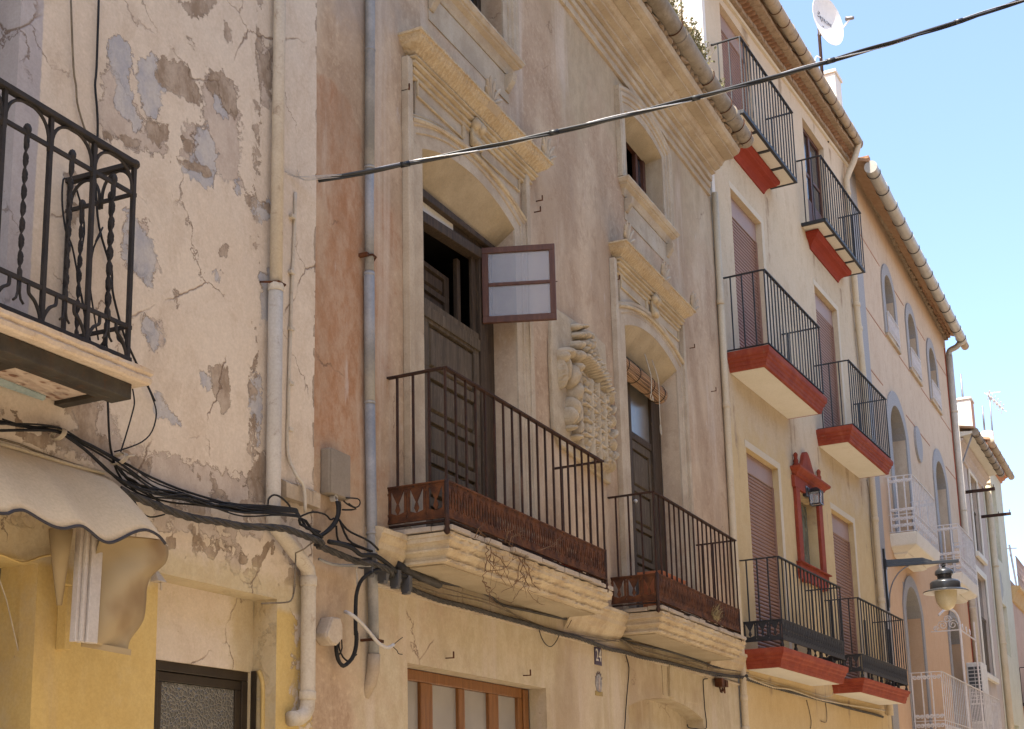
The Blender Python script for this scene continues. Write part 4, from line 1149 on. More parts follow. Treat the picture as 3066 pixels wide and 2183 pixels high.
# ---- balcony door 2
v = .225
m = MB(); m.box(5.81, 6.38, v - .02, v + .05, 3.57, 6.52) ; m.box(6.38, 6.46, v - .035, v + .055, 3.57, 6.5); m.box(7.13, 7.24, v - .035, v + .055, 3.57, 6.5); m.box(6.461, 7.129, v - .035, v + .055, 6.38, 6.5); m.box(7.241, 7.495, v - .01, v + .05, 3.57, 6.52); m.box(6.461, 7.129, v - .02, v + .03, 5.66, 5.74)
m.build('door_frame', M['darkwood'], H2, False, .006)
m = MB(); panelled(m, 6.462, 7.128, 3.58, 5.655, v - .005, [(3.66, 3.92), (3.98, 4.28), (4.34, 4.66), (4.72, 5.08), (5.14, 5.56)], .07); m.build('door_leaf', M['oldwood'], H2, False, .003)
m = MB(); m.box(6.465, 7.125, v, v + .008, 5.745, 6.375); m.build('pane', glassy('dusty_dark_glass', (.15, .135, .115), 1.0, .2, (.20, .18, .155)), H2)
m = MB(); m.ball((6.425, v - .055, 4.93), .022); m.build('door_knob', M['whiteplastic'], H2, True)
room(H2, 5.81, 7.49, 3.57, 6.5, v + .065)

# ---- upper windows
def upper_window(u0, u1, zs, sill, leaf):
    arc = arc_pts(u0, u1, zs - .10, .105, 18)
    m = MB(); sweep(m, [(u0, sill + .02), (u0, sill + .5), (u0, zs - .10)] + arc[1:-1] + [(u1, zs - .10), (u1, sill + .5), (u1, sill + .02)], WPROF)
    ws = m.build('window_surround', M['stone_pale'], H2)
    m = MB(); arch_fill(m, arc_pts(u0 - .02, u1 + .02, zs - .10, .10, 18), zs + .12, -.010, .0); m.build('spandrel', M['stone_pale'], ws)
    m = MB(); soffit(m, arc, -.01, [(x, zs - .13) for x, z in arc], .20); m.build('arch_soffit', M['slabunder'], ws)
    m = MB()
    m.shell3(u0 - .13, u1 + .10, -.001, -.0, [(.015, sill - .16), (.025, sill - .13), (.03, sill - .12), (.045, sill - .085), (.085, sill - .06), (.09, sill - .045), (.105, sill - .04), (.12, sill - .012), (.125, sill - .008), (.125, sill + .012), (.08, sill + .02)], 40, .002)
    m.build('sill', M['stone_pale'], ws)
    for x in (u0 - .10, u1 + .02):
        m = MB(); m.loft([[(x, 0, sill - .17), (x + .07, 0, sill - .17), (x + .07, -.10, sill - .17), (x, -.10, sill - .17)], [(x, 0, sill - .24), (x + .07, 0, sill - .24), (x + .07, -.085, sill - .24), (x, -.085, sill - .24)], [(x, 0, sill - .33), (x + .07, 0, sill - .33), (x + .07, -.02, sill - .33), (x, -.02, sill - .33)]])
        m.build('sill_bracket', M['stone_pale'], ws, False, .005)
    m = MB(); m.box(u0 - .1, u1 + .1, -.008, 0, sill - .42, sill - .17); m.build('apron_panel', M['stone_pale'], ws)
    m = MB(); v = .21
    m.box(u1 - .30, u1 - .24, v, v + .05, sill + .02, zs - .05); m.box(u1 - .10, u1 - .03, v - .02, v + .05, sill + .02, zs - .05); m.box(u0 + .02, u1 - .301, v, v + .05, zs - .12, zs - .05); m.box(u1 - .239, u1 - .101, v, v + .05, zs - .12, zs - .05); m.box(u1 - .239, u1 - .101, v + .01, v + .04, sill + .42, sill + .47)
    m.build('window_frame', leaf, ws, False, .004)
    m = MB(); m.box(u1 - .238, u1 - .102, v + .02, v + .026, sill + .02, zs - .122); m.build('pane', M['darkglass'], ws)
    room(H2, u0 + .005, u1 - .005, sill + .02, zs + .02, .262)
upper_window(W1[0], W1[1], 9.40, 8.31, M['darkwood'])
upper_window(W2[0], W2[1], 9.42, 8.40, M['redwood'])

# ---- ground floor window
v = .165
m = MB()
m.box(1.18, 3.53, v, v + .06, 2.60, 2.684)
for x0, x1 in ((1.18, 1.30), (1.66, 1.84), (2.255, 2.355), (2.775, 2.95), (3.32, 3.53)):
    m.box(x0, x1, v + .002, v + .055, .5, 2.599)
m.box(3.40, 3.50, v - .015, v, .5, 2.675)
gw = m.build('window', M['orangewood'], H2, False, .006)
for x0, x1 in ((1.301, 1.659), (1.841, 2.254), (2.356, 2.774), (2.951, 3.319)):
    m = MB(); m.box(x0, x1, v + .03, v + .036, .5, 2.598); m.build('pane', M['greyglass'], gw)

# ---- ledge moulding and balconies of house 2
LEDGE = [(.0, 3.24), (.035, 3.30), (.045, 3.315), (.06, 3.335), (.075, 3.37), (.10, 3.40), (.105, 3.44), (.125, 3.47), (.13, 3.495), (.14, 3.50), (.14, 3.535), (.10, 3.545), (0, 3.545)]
def straight(mb, u0, u1, prof, n=30, jit=.003, v0=0.0):
    rings = []
    for i in range(n + 1):
        u = u0 + (u1 - u0) * i / n
        rings.append([(u, v0 - d - (random.uniform(-jit, jit) if d > 0 else 0), z + (random.uniform(-jit, jit) if d > 0 else 0)) for d, z in prof])
    return mb.loft(rings)
for a, b, k in ((.62, 1.0, 8), (3.95, 5.28, 30), (8.12, 9.38, 24)):
    m = MB(); straight(m, a, b, LEDGE, k); m.build('ledge', M['stone'], H2)
m = MB(); straight(m, .66, 9.38, [(0, 3.155), (.022, 3.16), (.028, 3.18), (.012, 3.20), (0, 3.21)], 120, .004); set_attr(m.build('drip_moulding', M['stone_pale'], H2))

def iron_panel(p0, p1, z0, z1, mat, parent, motif=.085):
    """pierced cast iron skirt between two plan points"""
    p0 = Vector((p0[0], p0[1], 0)); p1 = Vector((p1[0], p1[1], 0)); L = (p1 - p0).length
    m = MB()
    H = z1 - z0; t = .006
    def bx(a, b, za, zb, th=t):
        m.box(a, b, -th, th, za, zb)
    bx(0, L, z1 - .028, z1 - .012); bx(0, L, z0 + .004, z0 + .022); m.box(-.006, L + .006, -.013, .013, z1 - .0115, z1); m.box(-.006, L + .006, -.013, .013, z0 - .008, z0 + .0035)
    n = max(2, round(L / motif)); c = L / n
    for i in range(n):
        x = c * i; mid = x + c / 2
        bx(x + c * .02, x + c * .15, z0 + .0225, z1 - .0285, t * .8); bx(x + c * .85, x + c * .98, z0 + .0225, z1 - .0285, t * .8)
        zt = z1 - .0285; zb = z0 + .0225
        m.prism([(x + c * .152, zt), (mid, zt - H * .44), (x + c * .848, zt)], -t * .7, t * .7)
        m.prism([(mid - c * .05, zt - H * .40), (mid + c * .05, zt - H * .40), (mid + c * .13, zb + H * .24), (mid, zb + H * .10), (mid - c * .13, zb + H * .24)], -t * .69, t * .69)
        m.prism([(x + c * .152, zb), (x + c * .152, zb + H * .17), (mid, zb + H * .10), (x + c * .848, zb + H * .17), (x + c * .848, zb)], -t * .68, t * .68)
        m.ball((x, -t, zb + H * .11), .010, (1, .6, 1), 6, 4); m.ball((x, -t, zt - H * .10), .009, (1, .6, 1), 6, 4)
    o = m.build('skirt_panel', mat, parent)
    a = math.atan2(p1.y - p0.y, p1.x - p0.x)
    o.matrix_local = Matrix.Translation((p0.x, p0.y, 0)) @ Matrix.Rotation(a, 4, 'Z')
    return o

def rusty_balcony(s0, s1, sv, r0, r1, rv, nfront):
    m = MB()
    m.shell3(s0, s1, -.001, -sv, [(-.075, 3.335), (-.062, 3.338), (-.060, 3.358), (-.072, 3.362), (-.068, 3.384), (-.046, 3.402), (-.030, 3.410), (-.026, 3.424), (-.036, 3.428), (-.030, 3.452), (-.012, 3.466), (-.002, 3.470), (-.002, 3.500), (.004, 3.503), (.004, 3.530), (-.03, 3.533)], 70, .006)
    b = m.build('balcony', M['stone'], H2)
    m = MB(); m.box(s0 + .12, s1 - .12, -sv + .12, -.01, 3.325, 3.334); m.build('soffit', M['slabunder'], b)
    # broken tile paving edge
    m = MB()
    x = s0 - .01
    while x < s1:
        w = random.uniform(.16, .30)
        m.box(x, min(x + w - .004, s1 + .02), -sv - .014 + random.uniform(-.022, .022), -sv + .14, 3.545 + random.uniform(-.006, .004), 3.578 + random.uniform(-.006, .008))
        x += w
    m.box(s0 - .02, s0 + .14, -sv + .142, -.02, 3.540, 3.576); m.box(s1 - .14, s1 + .015, -sv + .142, -.02, 3.540, 3.576); m.box(s0 + .142, s1 - .142, -sv + .142, -.02, 3.536, 3.570)
    m.build('paving_tiles', M['concrete'], b, False, .004)
    ZT, ZP1, ZP0 = 4.69, 3.885, 3.63
    m = MB(); m.bar((r0 - .01, -rv, ZT), (r1 + .02, -rv, ZT), .014, .042); m.bar((r0, -rv + .02, ZT - .001), (r0, .0, ZT - .006), .014, .038); m.bar((r1, -rv + .02, ZT - .001), (r1, .0, ZT - .006), .014, .038)
    m.build('handrail', M['rustbar'], b, False, .002)
    iron_panel((r0, -rv), (r1, -rv), ZP0, ZP1, M['rust'], b); iron_panel((r0, .0), (r0, -rv + .008), ZP0, ZP1, M['rust'], b, .15); iron_panel((r1, -rv + .008), (r1, .0), ZP0, ZP1, M['rust'], b, .15)
    m = MB(); m.bar((r0, -rv + .02, 3.605), (r1, -rv + .02, 3.605), .012, .03); m.bar((r0 + .02, -rv + .03, 3.605), (r0 + .02, 0, 3.605), .012, .03); m.bar((r1 - .02, -rv + .03, 3.605), (r1 - .02, 0, 3.605), .012, .03)
    m.build('bottom_rail', M['rustbar'], b)
    for (x, y) in ((r0, -rv), (r1, -rv)):
        m = MB(); m.lathe((x, y, 3.50), [(.002, 0), (.018, .012), (.024, .035), (.014, .06), (.022, .075), (.016, .10), (.016, .39)], 10); m.build('corner_finial', M['rustbar'], b, True)
    for k in range(nfront):
        x = r0 + (r1 - r0) * k / (nfront - 1)
        m = MB(); m.bar((x, -rv, 3.86), (x, -rv, ZT - .006), .015, .015); m.build('baluster', M['rustbar'], b)
    for x in (r0, r1):
        for k in (1, 2, 3):
            m = MB(); m.bar((x, -rv + rv * k / 3.6, 3.86), (x, -rv + rv * k / 3.6, ZT - .006), .015, .015); m.build('baluster', M['rustbar'], b)
    for k in range(5):
        x = r0 + .25 + (r1 - r0 - .5) * k / 4
        m = MB(); m.lathe((x, -rv + .03, 3.56), [(.03, 0), (.034, .012), (.018, .03), (.022, .045), (.012, .06)], 10); m.build('foot', M['rustbar'], b, True)
    return b
b1 = rusty_balcony(.95, 3.96, .47, .925, 3.845, .46, 20)
b2 = rusty_balcony(5.24, 8.12, .48, 5.165, 7.93, .47, 19)

# ---- eaves cornice, gutter, roof of house 2
EAVE = [(0, 9.66), (.030, 9.665), (.034, 9.70), (.014, 9.705), (.014, 9.775), (.040, 9.782), (.046, 9.835), (.028, 9.842), (.032, 9.862), (.068, 9.868), (.074, 9.928), (.056, 9.934), (.062, 9.950), (.112, 9.960), (.116, 9.985), (.098, 9.990), (.13, 10.000), (.185, 10.020), (.190, 10.036), (.172, 10.040), (.215, 10.055), (.245, 10.095), (.25, 10.108), (.235, 10.112), (.372, 10.120), (.376, 10.140), (.360, 10.143), (.405, 10.150), (.444, 10.168), (.466, 10.20), (.468, 10.228), (.448, 10.234), (.455, 10.27), (0, 10.31)]
m = MB(); straight(m, -.3, 9.29, EAVE, 60, .004); m.build('eaves_cornice', M['stone_pale'], H2)
m = MB()
x = .0
while x < 9.25:
    w = random.uniform(.10, .17)
    m.loft([[(x, -.30, 10.24), (x + w - .012, -.30, 10.24), (x + w - .02, -.465 - random.uniform(0, .055), 10.25 + random.uniform(-.02, .015)), (x + .01, -.465 - random.uniform(0, .055), 10.25 + random.uniform(-.02, .015))], [(x, -.30, 10.345), (x + w - .012, -.30, 10.345), (x + w - .015, -.455 - random.uniform(0, .05), 10.30 + random.uniform(-.015, .03)), (x + .006, -.455 - random.uniform(0, .05), 10.30 + random.uniform(-.015, .03))]]); x += w * random.uniform(.95, 1.5)
m.build('eaves_tile_course', M['brickpale'], H2, False, .006)
m = MB()
x = -.4
k = 0
while x < 9.35:
    L2 = min(1.02, 9.44 - x)
    m.tube([(x, -.525, 10.395), (x + .02, -.525, 10.395), (x + L2 - .03, -.525, 10.390)], [.118, .112, .106], 18); x += 1.0; k += 1
g = m.build('gutter', M['clay'], H2, True, autosm=True)
for x in (.7, 2.9, 4.0, 5.1, 6.4, 7.6, 8.35, 8.9, 9.25):
    m = MB(); m.tube([(x, -.525 + .121 * math.cos(a), 10.394 + .121 * math.sin(a)) for a in np.linspace(math.pi * .9, math.pi * 2.1, 14)], .007, 6); m.build('gutter_strap', M['rust'], g)
m = MB()
for i in range(46):
    x = -.3 + i * .212
    m.loft([[(x + .106 + .10 * math.cos(a), -.44, 10.43 + .05 * math.sin(a)) for a in np.linspace(0, math.pi, 7)] + [(x + .005, -.44, 10.40), (x + .207, -.44, 10.40)][::-1],
            [(x + .106 + .10 * math.cos(a), 5.5, 11.93 + .05 * math.sin(a)) for a in np.linspace(0, math.pi, 7)] + [(x + .005, 5.5, 11.90), (x + .207, 5.5, 11.90)][::-1]])
m.build('roof', M['tile'], H2, True, autosm=True)
m = MB(); m.box(.0, 9.4, 5.4, 5.5, 0, 11.8); m.build('back_wall', M['opposite'], H2)

# ---- drainpipe of house 2
gp = pipe([(.625, -.045, 10.3), (.619, -.045, 7.3), (.606, -.045, 6.16)], .036, M['zinc'], H2)
pipe([(.606, -.045, 6.18), (.602, -.045, 5.33)], .033, M['zinc'], gp, 'middle_pipe'); pipe([(.600, -.045, 5.36), (.606, -.045, 4.42)], .038, M['zinc'], gp, 'lower_pipe'); pipe([(.606, -.045, 4.44), (.634, -.045, 3.42), (.654, -.045, 2.66)], .036, M['zinc'], gp, 'lower_pipe'); pipe([(.654, -.045, 2.69), (.652, -.040, 2.58), (.648, -.02, 2.50), (.640, .03, 2.42)], .043, M['stone_pale'], gp, 'pipe_shoe')
for c in ((.617, -.045, 7.08), (.606, -.045, 6.15), (.601, -.045, 5.34), (.606, -.045, 4.41), (.632, -.045, 3.50)):
    collar(c, .040, .016, M['zinc'], gp)
m = MB(); m.tube([(.54, 0, 5.47), (.555, -.05, 5.47), (.58, -.088, 5.475), (.62, -.088, 5.47), (.648, -.05, 5.462), (.66, -.02, 5.46)], .008, 6); m.box(.53, .56, -.07, -.001, 5.458, 5.482); m.build('clamp', M['rust'], gp)
m = MB(); m.box(.56, .70, -.095, -.084, 2.765, 2.785); m.box(.555, .58, -.09, 0, 2.767, 2.783); m.build('clamp', M['rust'], gp)
# ================================================================= HOUSE 3: pale yellow house with red trim
H3 = house('yellow_house_with_red_trim', 3, 'pale yellow house with red balcony mouldings, black railings and brown roller shutters')
def f3(u, z):
    n = fbm(u * .6 + 3, z * .6 + 1, 4)
    drip = np.zeros(u.shape)
    for (uc, zt, L, w_) in ((.22, 7.33, 1.6, .05), (2.90, 7.33, 1.3, .04), (4.34, 7.28, 1.5, .05), (7.0, 7.28, 1.2, .05), (.8, 10.9, .9, .10), (2.5, 10.75, .8, .08), (4.95, 10.8, .8, .10), (6.6, 10.7, 1.0, .07), (3.3, 3.38, .9, .05), (1.2, 3.38, .7, .12), (5.1, 3.33, .7, .1), (2.85, 4.9, .8, .04), (4.2, 4.9, .7, .04), (1.9, 13.3, 1.0, .2), (3.6, 13.4, 1.5, .15), (6.6, 13.4, .6, .1)):
        drip = np.maximum(drip, np.exp(-((u - uc) / w_) ** 2) * sst(zt - L, zt, z) * (z < zt + .02) * .75)
    drip = np.maximum(drip, .55 * np.clip((fbm(u * 5 + 2, z * .8 + 3, 4) - .62) * 6, 0, 1))
    return dict(drip=drip, low=np.clip(sst(7.9, 5.8, z) * (.9 + .3 * (n - .5)), 0, 1), pale=np.clip(sst(10.5, 12.5, z) * .6 + .2 * n, 0, 1))  # low, pale: yellow street bounce and lighter top painted into the wall
def skew_top(o, a=.053, b=.048):
    """the eaves of this house climb slightly and pull back to the right"""
    me = o.data; n = len(me.vertices); co = np.empty(n * 3); me.vertices.foreach_get('co', co); co = co.reshape(-1, 3)
    co[:, 2] += a * co[:, 0]
    co[:, 1] = np.where(co[:, 1] < 0, co[:, 1] * (1 - b * co[:, 0]), co[:, 1])
    me.vertices.foreach_set('co', co.ravel()); me.update()
    return o
op3 = [(.775, 2.10, 11.0, 13.10), (4.84, 6.14, 11.0, 13.22), (.765, 2.10, 7.60, 10.19), (4.84, 6.20, 7.55, 10.17), (.775, 2.145, 3.65, 6.43), (4.89, 6.22, 3.58, 6.37)]
shrine = (3.03, 4.00, 5.15, 6.27)
grid_wall('wall', M['h3'], H3, 0.0, 8.06, 0.0, 13.75, .05, [o + (.13,) for o in op3] + [shrine + (.15,)], f3, 0.0, .005)
m = MB(); m.box(-.0, .12, -.001, 6.0, 9.0, 13.9); m.box(8.0, 8.05, .02, 6, 0, 13.7); m.box(0, 8, 6.0, 6.1, 0, 15.2)
m.build('side_wall', M['h3white'], H3)
m = MB(); m.tube([(-.012, .30, 13.8), (-.012, .29, 11.0)], .012, 6); m.build('wall_cable', M['cablebrown'], H3)

def shutter(u0, u1, z0, z1, box, name='roller_shutter'):
    """slatted roller shutter with its box"""
    m = MB()
    pitch = .052
    z = z0
    prof = []
    while z < z1 - box - .01:
        prof += [(.118, z), (.098, z + .010), (.095, z + pitch * .55), (.106, z + pitch - .006)]
        z += pitch
    n = len(prof)
    vs = [(u0 + .035, y, zz) for y, zz in prof] + [(u1 - .035, y, zz) for y, zz in prof]
    m.add(vs, [(i, n + i, n + i + 1, i + 1) for i in range(n - 1)])
    s = m.build(name, M['shutter'], H3)
    m = MB(); m.box(u0 + .001, u1 - .001, .085, .13, z1 - box, z1 - .002); m.build('shutter_box', M['shutterbox'], s, False, .004)
    m = MB(); m.box(u0 + .001, u0 + .034, .075, .125, z0, z1 - box - .001); m.box(u1 - .034, u1 - .001, .075, .125, z0, z1 - box - .001); m.build('guide', M['shutter'], s)
    return s
shutter(*op3[0], .26); shutter(*op3[2], .30); shutter(*op3[3], .30); shutter(*op3[4], .28); shutter(*op3[5], .32)
# glazed door top right
u0, u1, z0, z1 = op3[1]
m = MB(); m.box(u0, u0 + .07, .09, .14, z0, z1); m.box(u1 - .07, u1, .09, .14, z0, z1); m.box(u0 + .071, u1 - .071, .09, .14, z1 - .07, z1); m.box((u0 + u1) / 2 - .05, (u0 + u1) / 2 + .05, .085, .14, z0, z1 - .071)
for x0, x1 in ((u0 + .071, (u0 + u1) / 2 - .051), ((u0 + u1) / 2 + .051, u1 - .071)):
    m.box(x0, x1, .095, .14, z0, z0 + .9); m.box(x0, x1, .1, .14, 12.35, 12.41)
dd = m.build('balcony_door', M['redwood'], H3, False, .004)
for x0, x1 in ((u0 + .072, (u0 + u1) / 2 - .052), ((u0 + u1) / 2 + .052, u1 - .072)):
    m = MB(); m.box(x0, x1, .115, .121, z0 + .901, z1 - .072); m.build('pane', M['darkglass'], dd)
# smooth painted bands beside the shutters
m = MB()
for o in op3[2:]:
    m.box(o[1] + .001, o[1] + .12, -.006, 0, o[2] + .02, o[3] + .10); m.box(o[0] - .05, o[1] + .001, -.0062, 0, o[3] + .001, o[3] + .10)
m.build('door_band', M['jamb'], H3, False, .003)

def bars(m, p0, p1, n, z0, z1, w=.016, first=True):
    for k in range(0 if first else 1, n + 1):
        x = p0[0] + (p1[0] - p0[0]) * k / n; y = p0[1] + (p1[1] - p0[1]) * k / n
        m.bar((x, y, z0), (x, y, z1), w, w)

def rail3(b, r0, r1, rv, z0, z1, n, side, mat=None):
    mat = mat or M['blackiron']
    m = MB(); m.bar((r0 - .01, -rv, z1), (r1 + .02, -rv, z1), .014, .040); m.bar((r0, -rv + .021, z1), (r0, 0, z1), .014, .034); m.bar((r1, -rv + .021, z1), (r1, 0, z1), .014, .034)
    m.build('handrail', mat, b)
    m = MB(); bars(m, (r0, -rv), (r1, -rv), n, z0, z1 - .007); bars(m, (r0, -rv), (r0, 0), side + 1, z0, z1 - .007, first=False) if False else None
    for x in (r0, r1):
        for k in range(1, side + 1):
            y = -rv + rv * k / (side + .6)
            m.bar((x, y, z0), (x, y, z1 - .007), .016, .016)
    m.build('railing', mat, b)

def top_balcony(s0, s1, sv, ztop, zb, r0, r1):
    m = MB(); fv = -sv
    m.box(s0, s1, fv, fv + .045, zb, zb + .055); m.box(s0, s0 + .045, fv + .046, -.001, zb, zb + .055); m.box(s1 - .045, s1, fv + .046, -.001, zb, zb + .055)
    for k in (1, 2, 3):
        x = s0 + (s1 - s0) * k / 4
        m.box(x - .03, x + .03, fv + .046, -.001, zb - .006, zb + .05)
    b = m.build('balcony', M['blackiron'], H3, False, .003)
    m = MB(); m.box(s0 + .046, s1 - .046, fv + .046, -.002, zb + .008, zb + .06); m.build('soffit_panel', M['whitesoffit'], b)
    c0, c1 = s0 + .24, s1 - .22
    m = MB(); m.shell3(c0 + .2, c1 - .2, -.001, -.0, [(0.02, zb - .24), (.03, zb - .21), (.035, zb - .20), (.06, zb - .16), (.11, zb - .12), (.165, zb - .10), (.175, zb - .085), (.195, zb - .07), (.21, zb - .05), (.215, zb - .0065)])
    m.build('corbel', M['redflat'], b)
    rail3(b, r0, r1, sv - .01, zb + .04, ztop, 17, 2)
    return b
top_balcony(.26, 2.72, .425, 12.155, 10.985, .30, 2.70)
top_balcony(4.30, 6.83, .41, 12.145, 11.005, 4.28, 6.81)

def mid_balcony(s0, s1, sv, zt, zb, ztop, r0, r1, rv, n):
    m = MB()
    m.shell3(s0, s1, -.001, -sv, [(-.085, zb), (-.075, zb + .004), (-.07, zb + .05), (-.06, zb + .055), (-.055, zb + .10), (-.035, zb + .115), (-.028, zb + .15), (-.01, zb + .165), (-.002, zb + .19), (0, zt - .006), (-.01, zt)], 30, .0012)
    b = m.build('balcony', M['redpaint'], H3)
    m = MB(); m.box(s0 + .12, s1 - .12, -sv + .12, -.002, zb - .004, zb - .0005); m.build('soffit_panel', M['whitesoffit'], b)
    return b
for (s0, s1, zt, zb, ztop, r0, r1) in ((.20, 2.93, 7.60, 7.345, 8.66, .245, 2.79), (4.31, 7.02, 7.545, 7.30, 8.63, 4.42, 6.86)):
    b = mid_balcony(s0, s1, .58, zt, zb, ztop, r0, r1, .565, 17)
    m = MB(); m.bar((r0 - .01, -.565, zt + .03), (r1 + .01, -.565, zt + .03), .012, .03); m.bar((r0, -.55, zt + .03), (r0, 0, zt + .03), .012, .03); m.bar((r1, -.55, zt + .03), (r1, 0, zt + .03), .012, .03); m.build('bottom_rail', M['blackiron'], b)
    rail3(b, r0, r1, .565, zt + .03, ztop, 18, 3)
for (s0, s1, zt, zb, ztop, r0, r1) in ((.20, 3.25, 3.64, 3.395, 4.79, .245, 3.13), (4.16, 7.18, 3.565, 3.36, 4.77, 4.12, 7.06)):
    b = mid_balcony(s0, s1, .52, zt, zb, ztop, r0, r1, .50, 17)
    rv = .505
    rail3(b, r0, r1, rv, 3.93, ztop, 18, 3)
    for (p, q, mo) in (((r0, -rv), (r1, -rv), .11), ((r0, 0), (r0, -rv + .01), .16), ((r1, -rv + .01), (r1, 0), .16)):
        iron_panel(p, q, zt + .10, zt + .355, M['blackiron'], b, mo)
    for k in range(6):
        x = r0 + .03 + (r1 - r0 - .06) * k / 5
        m = MB(); m.lathe((x, -rv + .02, zt), [(.022, 0), (.026, .03), (.014, .06), (.02, .09), (.012, .10)], 8); m.build('foot', M['blackiron'], b, True)

# black flat panels clipped behind the lower right railing
# shrine niche
m = MB(); m.box(shrine[0], shrine[1], .1505, .18, shrine[2], shrine[3]); m2 = m.build('niche_back', M['mosaic'], H3)
# eaves of sawtooth brick, gutter, roof
m = MB()
straight(m, .0, 7.9, [(0, 13.17), (.045, 13.18), (.05, 13.235), (0, 13.24)], 10, .0)
skew_top(m.build('eaves_band', M['jamb'], H3))
for row, (d, z, mt) in enumerate(((.12, 13.245, 'brickpale'), (.23, 13.32, 'brick'), (.35, 13.395, 'brickpale'))):
    m = MB()
    n = 58
    for i in range(n):
        x = .07 + 7.75 * i / (n - 1)
        if row == 1:
            m.loft([[(x - .068, -.02, z), (x + .068, -.02, z), (x, -d - random.uniform(0, .012), z)], [(x - .068, -.02, z + .07), (x + .068, -.02, z + .07), (x, -d, z + .07)]])
        else:
            m.box(x - .066, x + .066, -d - random.uniform(-.012, .012), -.02, z + random.uniform(-.003, .003), z + .07)
    skew_top(m.build('brick_course', M[mt], H3, False, .006))
m = MB()
x = -.05
while x < 7.9:
    m.tube([(x, -.46, 13.56), (x + .02, -.46, 13.56), (x + 1.0 if x < 6.9 else 7.76, -.46, 13.555)], [.112, .108, .102], 16); x += 1.0 if x < 6.9 else 2
g = skew_top(m.build('gutter', M['claybrown'], H3, True, autosm=True))
for k in range(16):
    x = .2 + k * .5 + random.uniform(-.05, .05)
    m = MB(); m.tube([(x, -.46 + .116 * math.cos(a), 13.56 + .116 * math.sin(a)) for a in np.linspace(math.pi, math.pi * 2.1, 10)], .006, 5); skew_top(m.build('gutter_strap', M['rust'], g))
m = MB()
for i in range(39):
    x = .0 + i * .2015
    m.loft([[(x + .1 + .095 * math.cos(a), -.42, 13.62 + .05 * math.sin(a)) for a in np.linspace(math.pi, 0, 7)] + [(x + .197, -.42, 13.57), (x + .003, -.42, 13.57)],
            [(x + .1 + .095 * math.cos(a), 6.2, 15.75 + .05 * math.sin(a)) for a in np.linspace(math.pi, 0, 7)] + [(x + .197, 6.2, 15.7), (x + .003, 6.2, 15.7)]])
rf = skew_top(m.build('roof', M['tile'], H3, True, autosm=True), .05, .048)
m = MB(); m.box(7.50, 7.95, .02, .50, 13.6, 15.42); m.box(7.47, 7.98, -.01, .53, 15.42, 15.49); m.build('chimney', M['h3white'], rf, False, .01)
# downpipes
dp3 = pipe([(-.07, -.055, 9.75), (-.085, -.055, 7.0), (-.105, -.055, 5.0), (-.06, -.055, 3.2), (-.05, -.055, 2.0)], .045, M['yellowpipe'], H3)
for z in (8.2, 6.78, 4.6, 3.0, 2.62):
    collar((-.09 if z > 4 else -.06, -.055, z), .052, .07, M['yellowpipe'], dp3)
dp4 = pipe(smooth_path([(7.62, -.29, 13.90), (7.60, -.27, 13.80), (7.50, -.20, 13.50), (7.36, -.09, 13.15), (7.34, -.08, 12.9), (7.34, -.08, 11.3), (7.38, -.08, 10.4), (7.47, -.08, 9.0), (7.47, -.08, 7.0), (7.47, -.08, 4.5), (7.47, -.08, 3.2)], 3), .058, M['yellowpipe'], H3)
for z, x in ((12.85, 7.34), (10.65, 7.37), (10.2, 7.41), (6.65, 7.47), (5.2, 7.47)):
    collar((x, -.08, z), .068, .08, M['yellowpipe'], dp4)

# ================================================================= HOUSE 4: peach house with granite surrounds
H4 = house('peach_house_with_granite_trim', 4, 'peach rendered house with grey granite arched surrounds and white iron balconies behind the street lamp')
def f4(u, z):
    return dict(low=sst(9.5, 6.0, z))
E4 = 11.22
WIN = [(2.98, 3.98), (5.50, 6.50), (8.10, 9.12)]
ARC = [(2.42, 4.03), (7.56, 9.02)]
LOWD = [(2.42, 4.06), (7.60, 9.10)]
h4 = [(a, b, 11.62, 12.56, .18) for a, b in WIN] + [(a, b, 6.60, 9.64, .26) for a, b in ARC] + [(a, b, 2.9, 5.92, .30) for a, b in LOWD]
grid_wall('wall', M['peach'], H4, 0.0, E4, 0.0, 13.96, .12, h4, f4, 0.0, .003)
def granite_surround(u0, u1, z0, zs, rise, w, d=.03):
    arc = arc_pts(u0, u1, zs - rise, rise, 14)
    m = MB(); sweep(m, [(u0, z0), (u0, zs - rise)] + arc[1:-1] + [(u1, zs - rise), (u1, z0)], [(0, 0), (0, d), (w, d), (w, 0)])
    s = m.build('granite_surround', M['granite'], H4, False, .004)
    m = MB(); arch_fill(m, arc_pts(u0, u1, zs - rise, rise - .001, 14), zs + .0, -.004, .25); m.build('arch_head', M['granite'], s)
    return s
def leaf4(u0, u1, z0, z1, v, nm='window'):
    m = MB(); c = (u0 + u1) / 2
    m.box(u0, u0 + .07, v, v + .05, z0, z1); m.box(u1 - .07, u1, v, v + .05, z0, z1); m.box(c - .05, c + .05, v - .005, v + .05, z0, z1); m.box(u0 + .071, c - .051, v, v + .05, z0, z0 + .09); m.box(c + .051, u1 - .071, v, v + .05, z0, z0 + .09)
    m.box(u0 + .071, c - .051, v, v + .05, z1 - .5, z1 - .44); m.box(c + .051, u1 - .071, v, v + .05, z1 - .5, z1 - .44)
    o = m.build(nm, M['oldbrown'], H4, False, .004)
    m = MB(); m.box(u0 + .072, u1 - .072, v + .03, v + .036, z0, z1); m.build('pane', M['darkglass'], o)
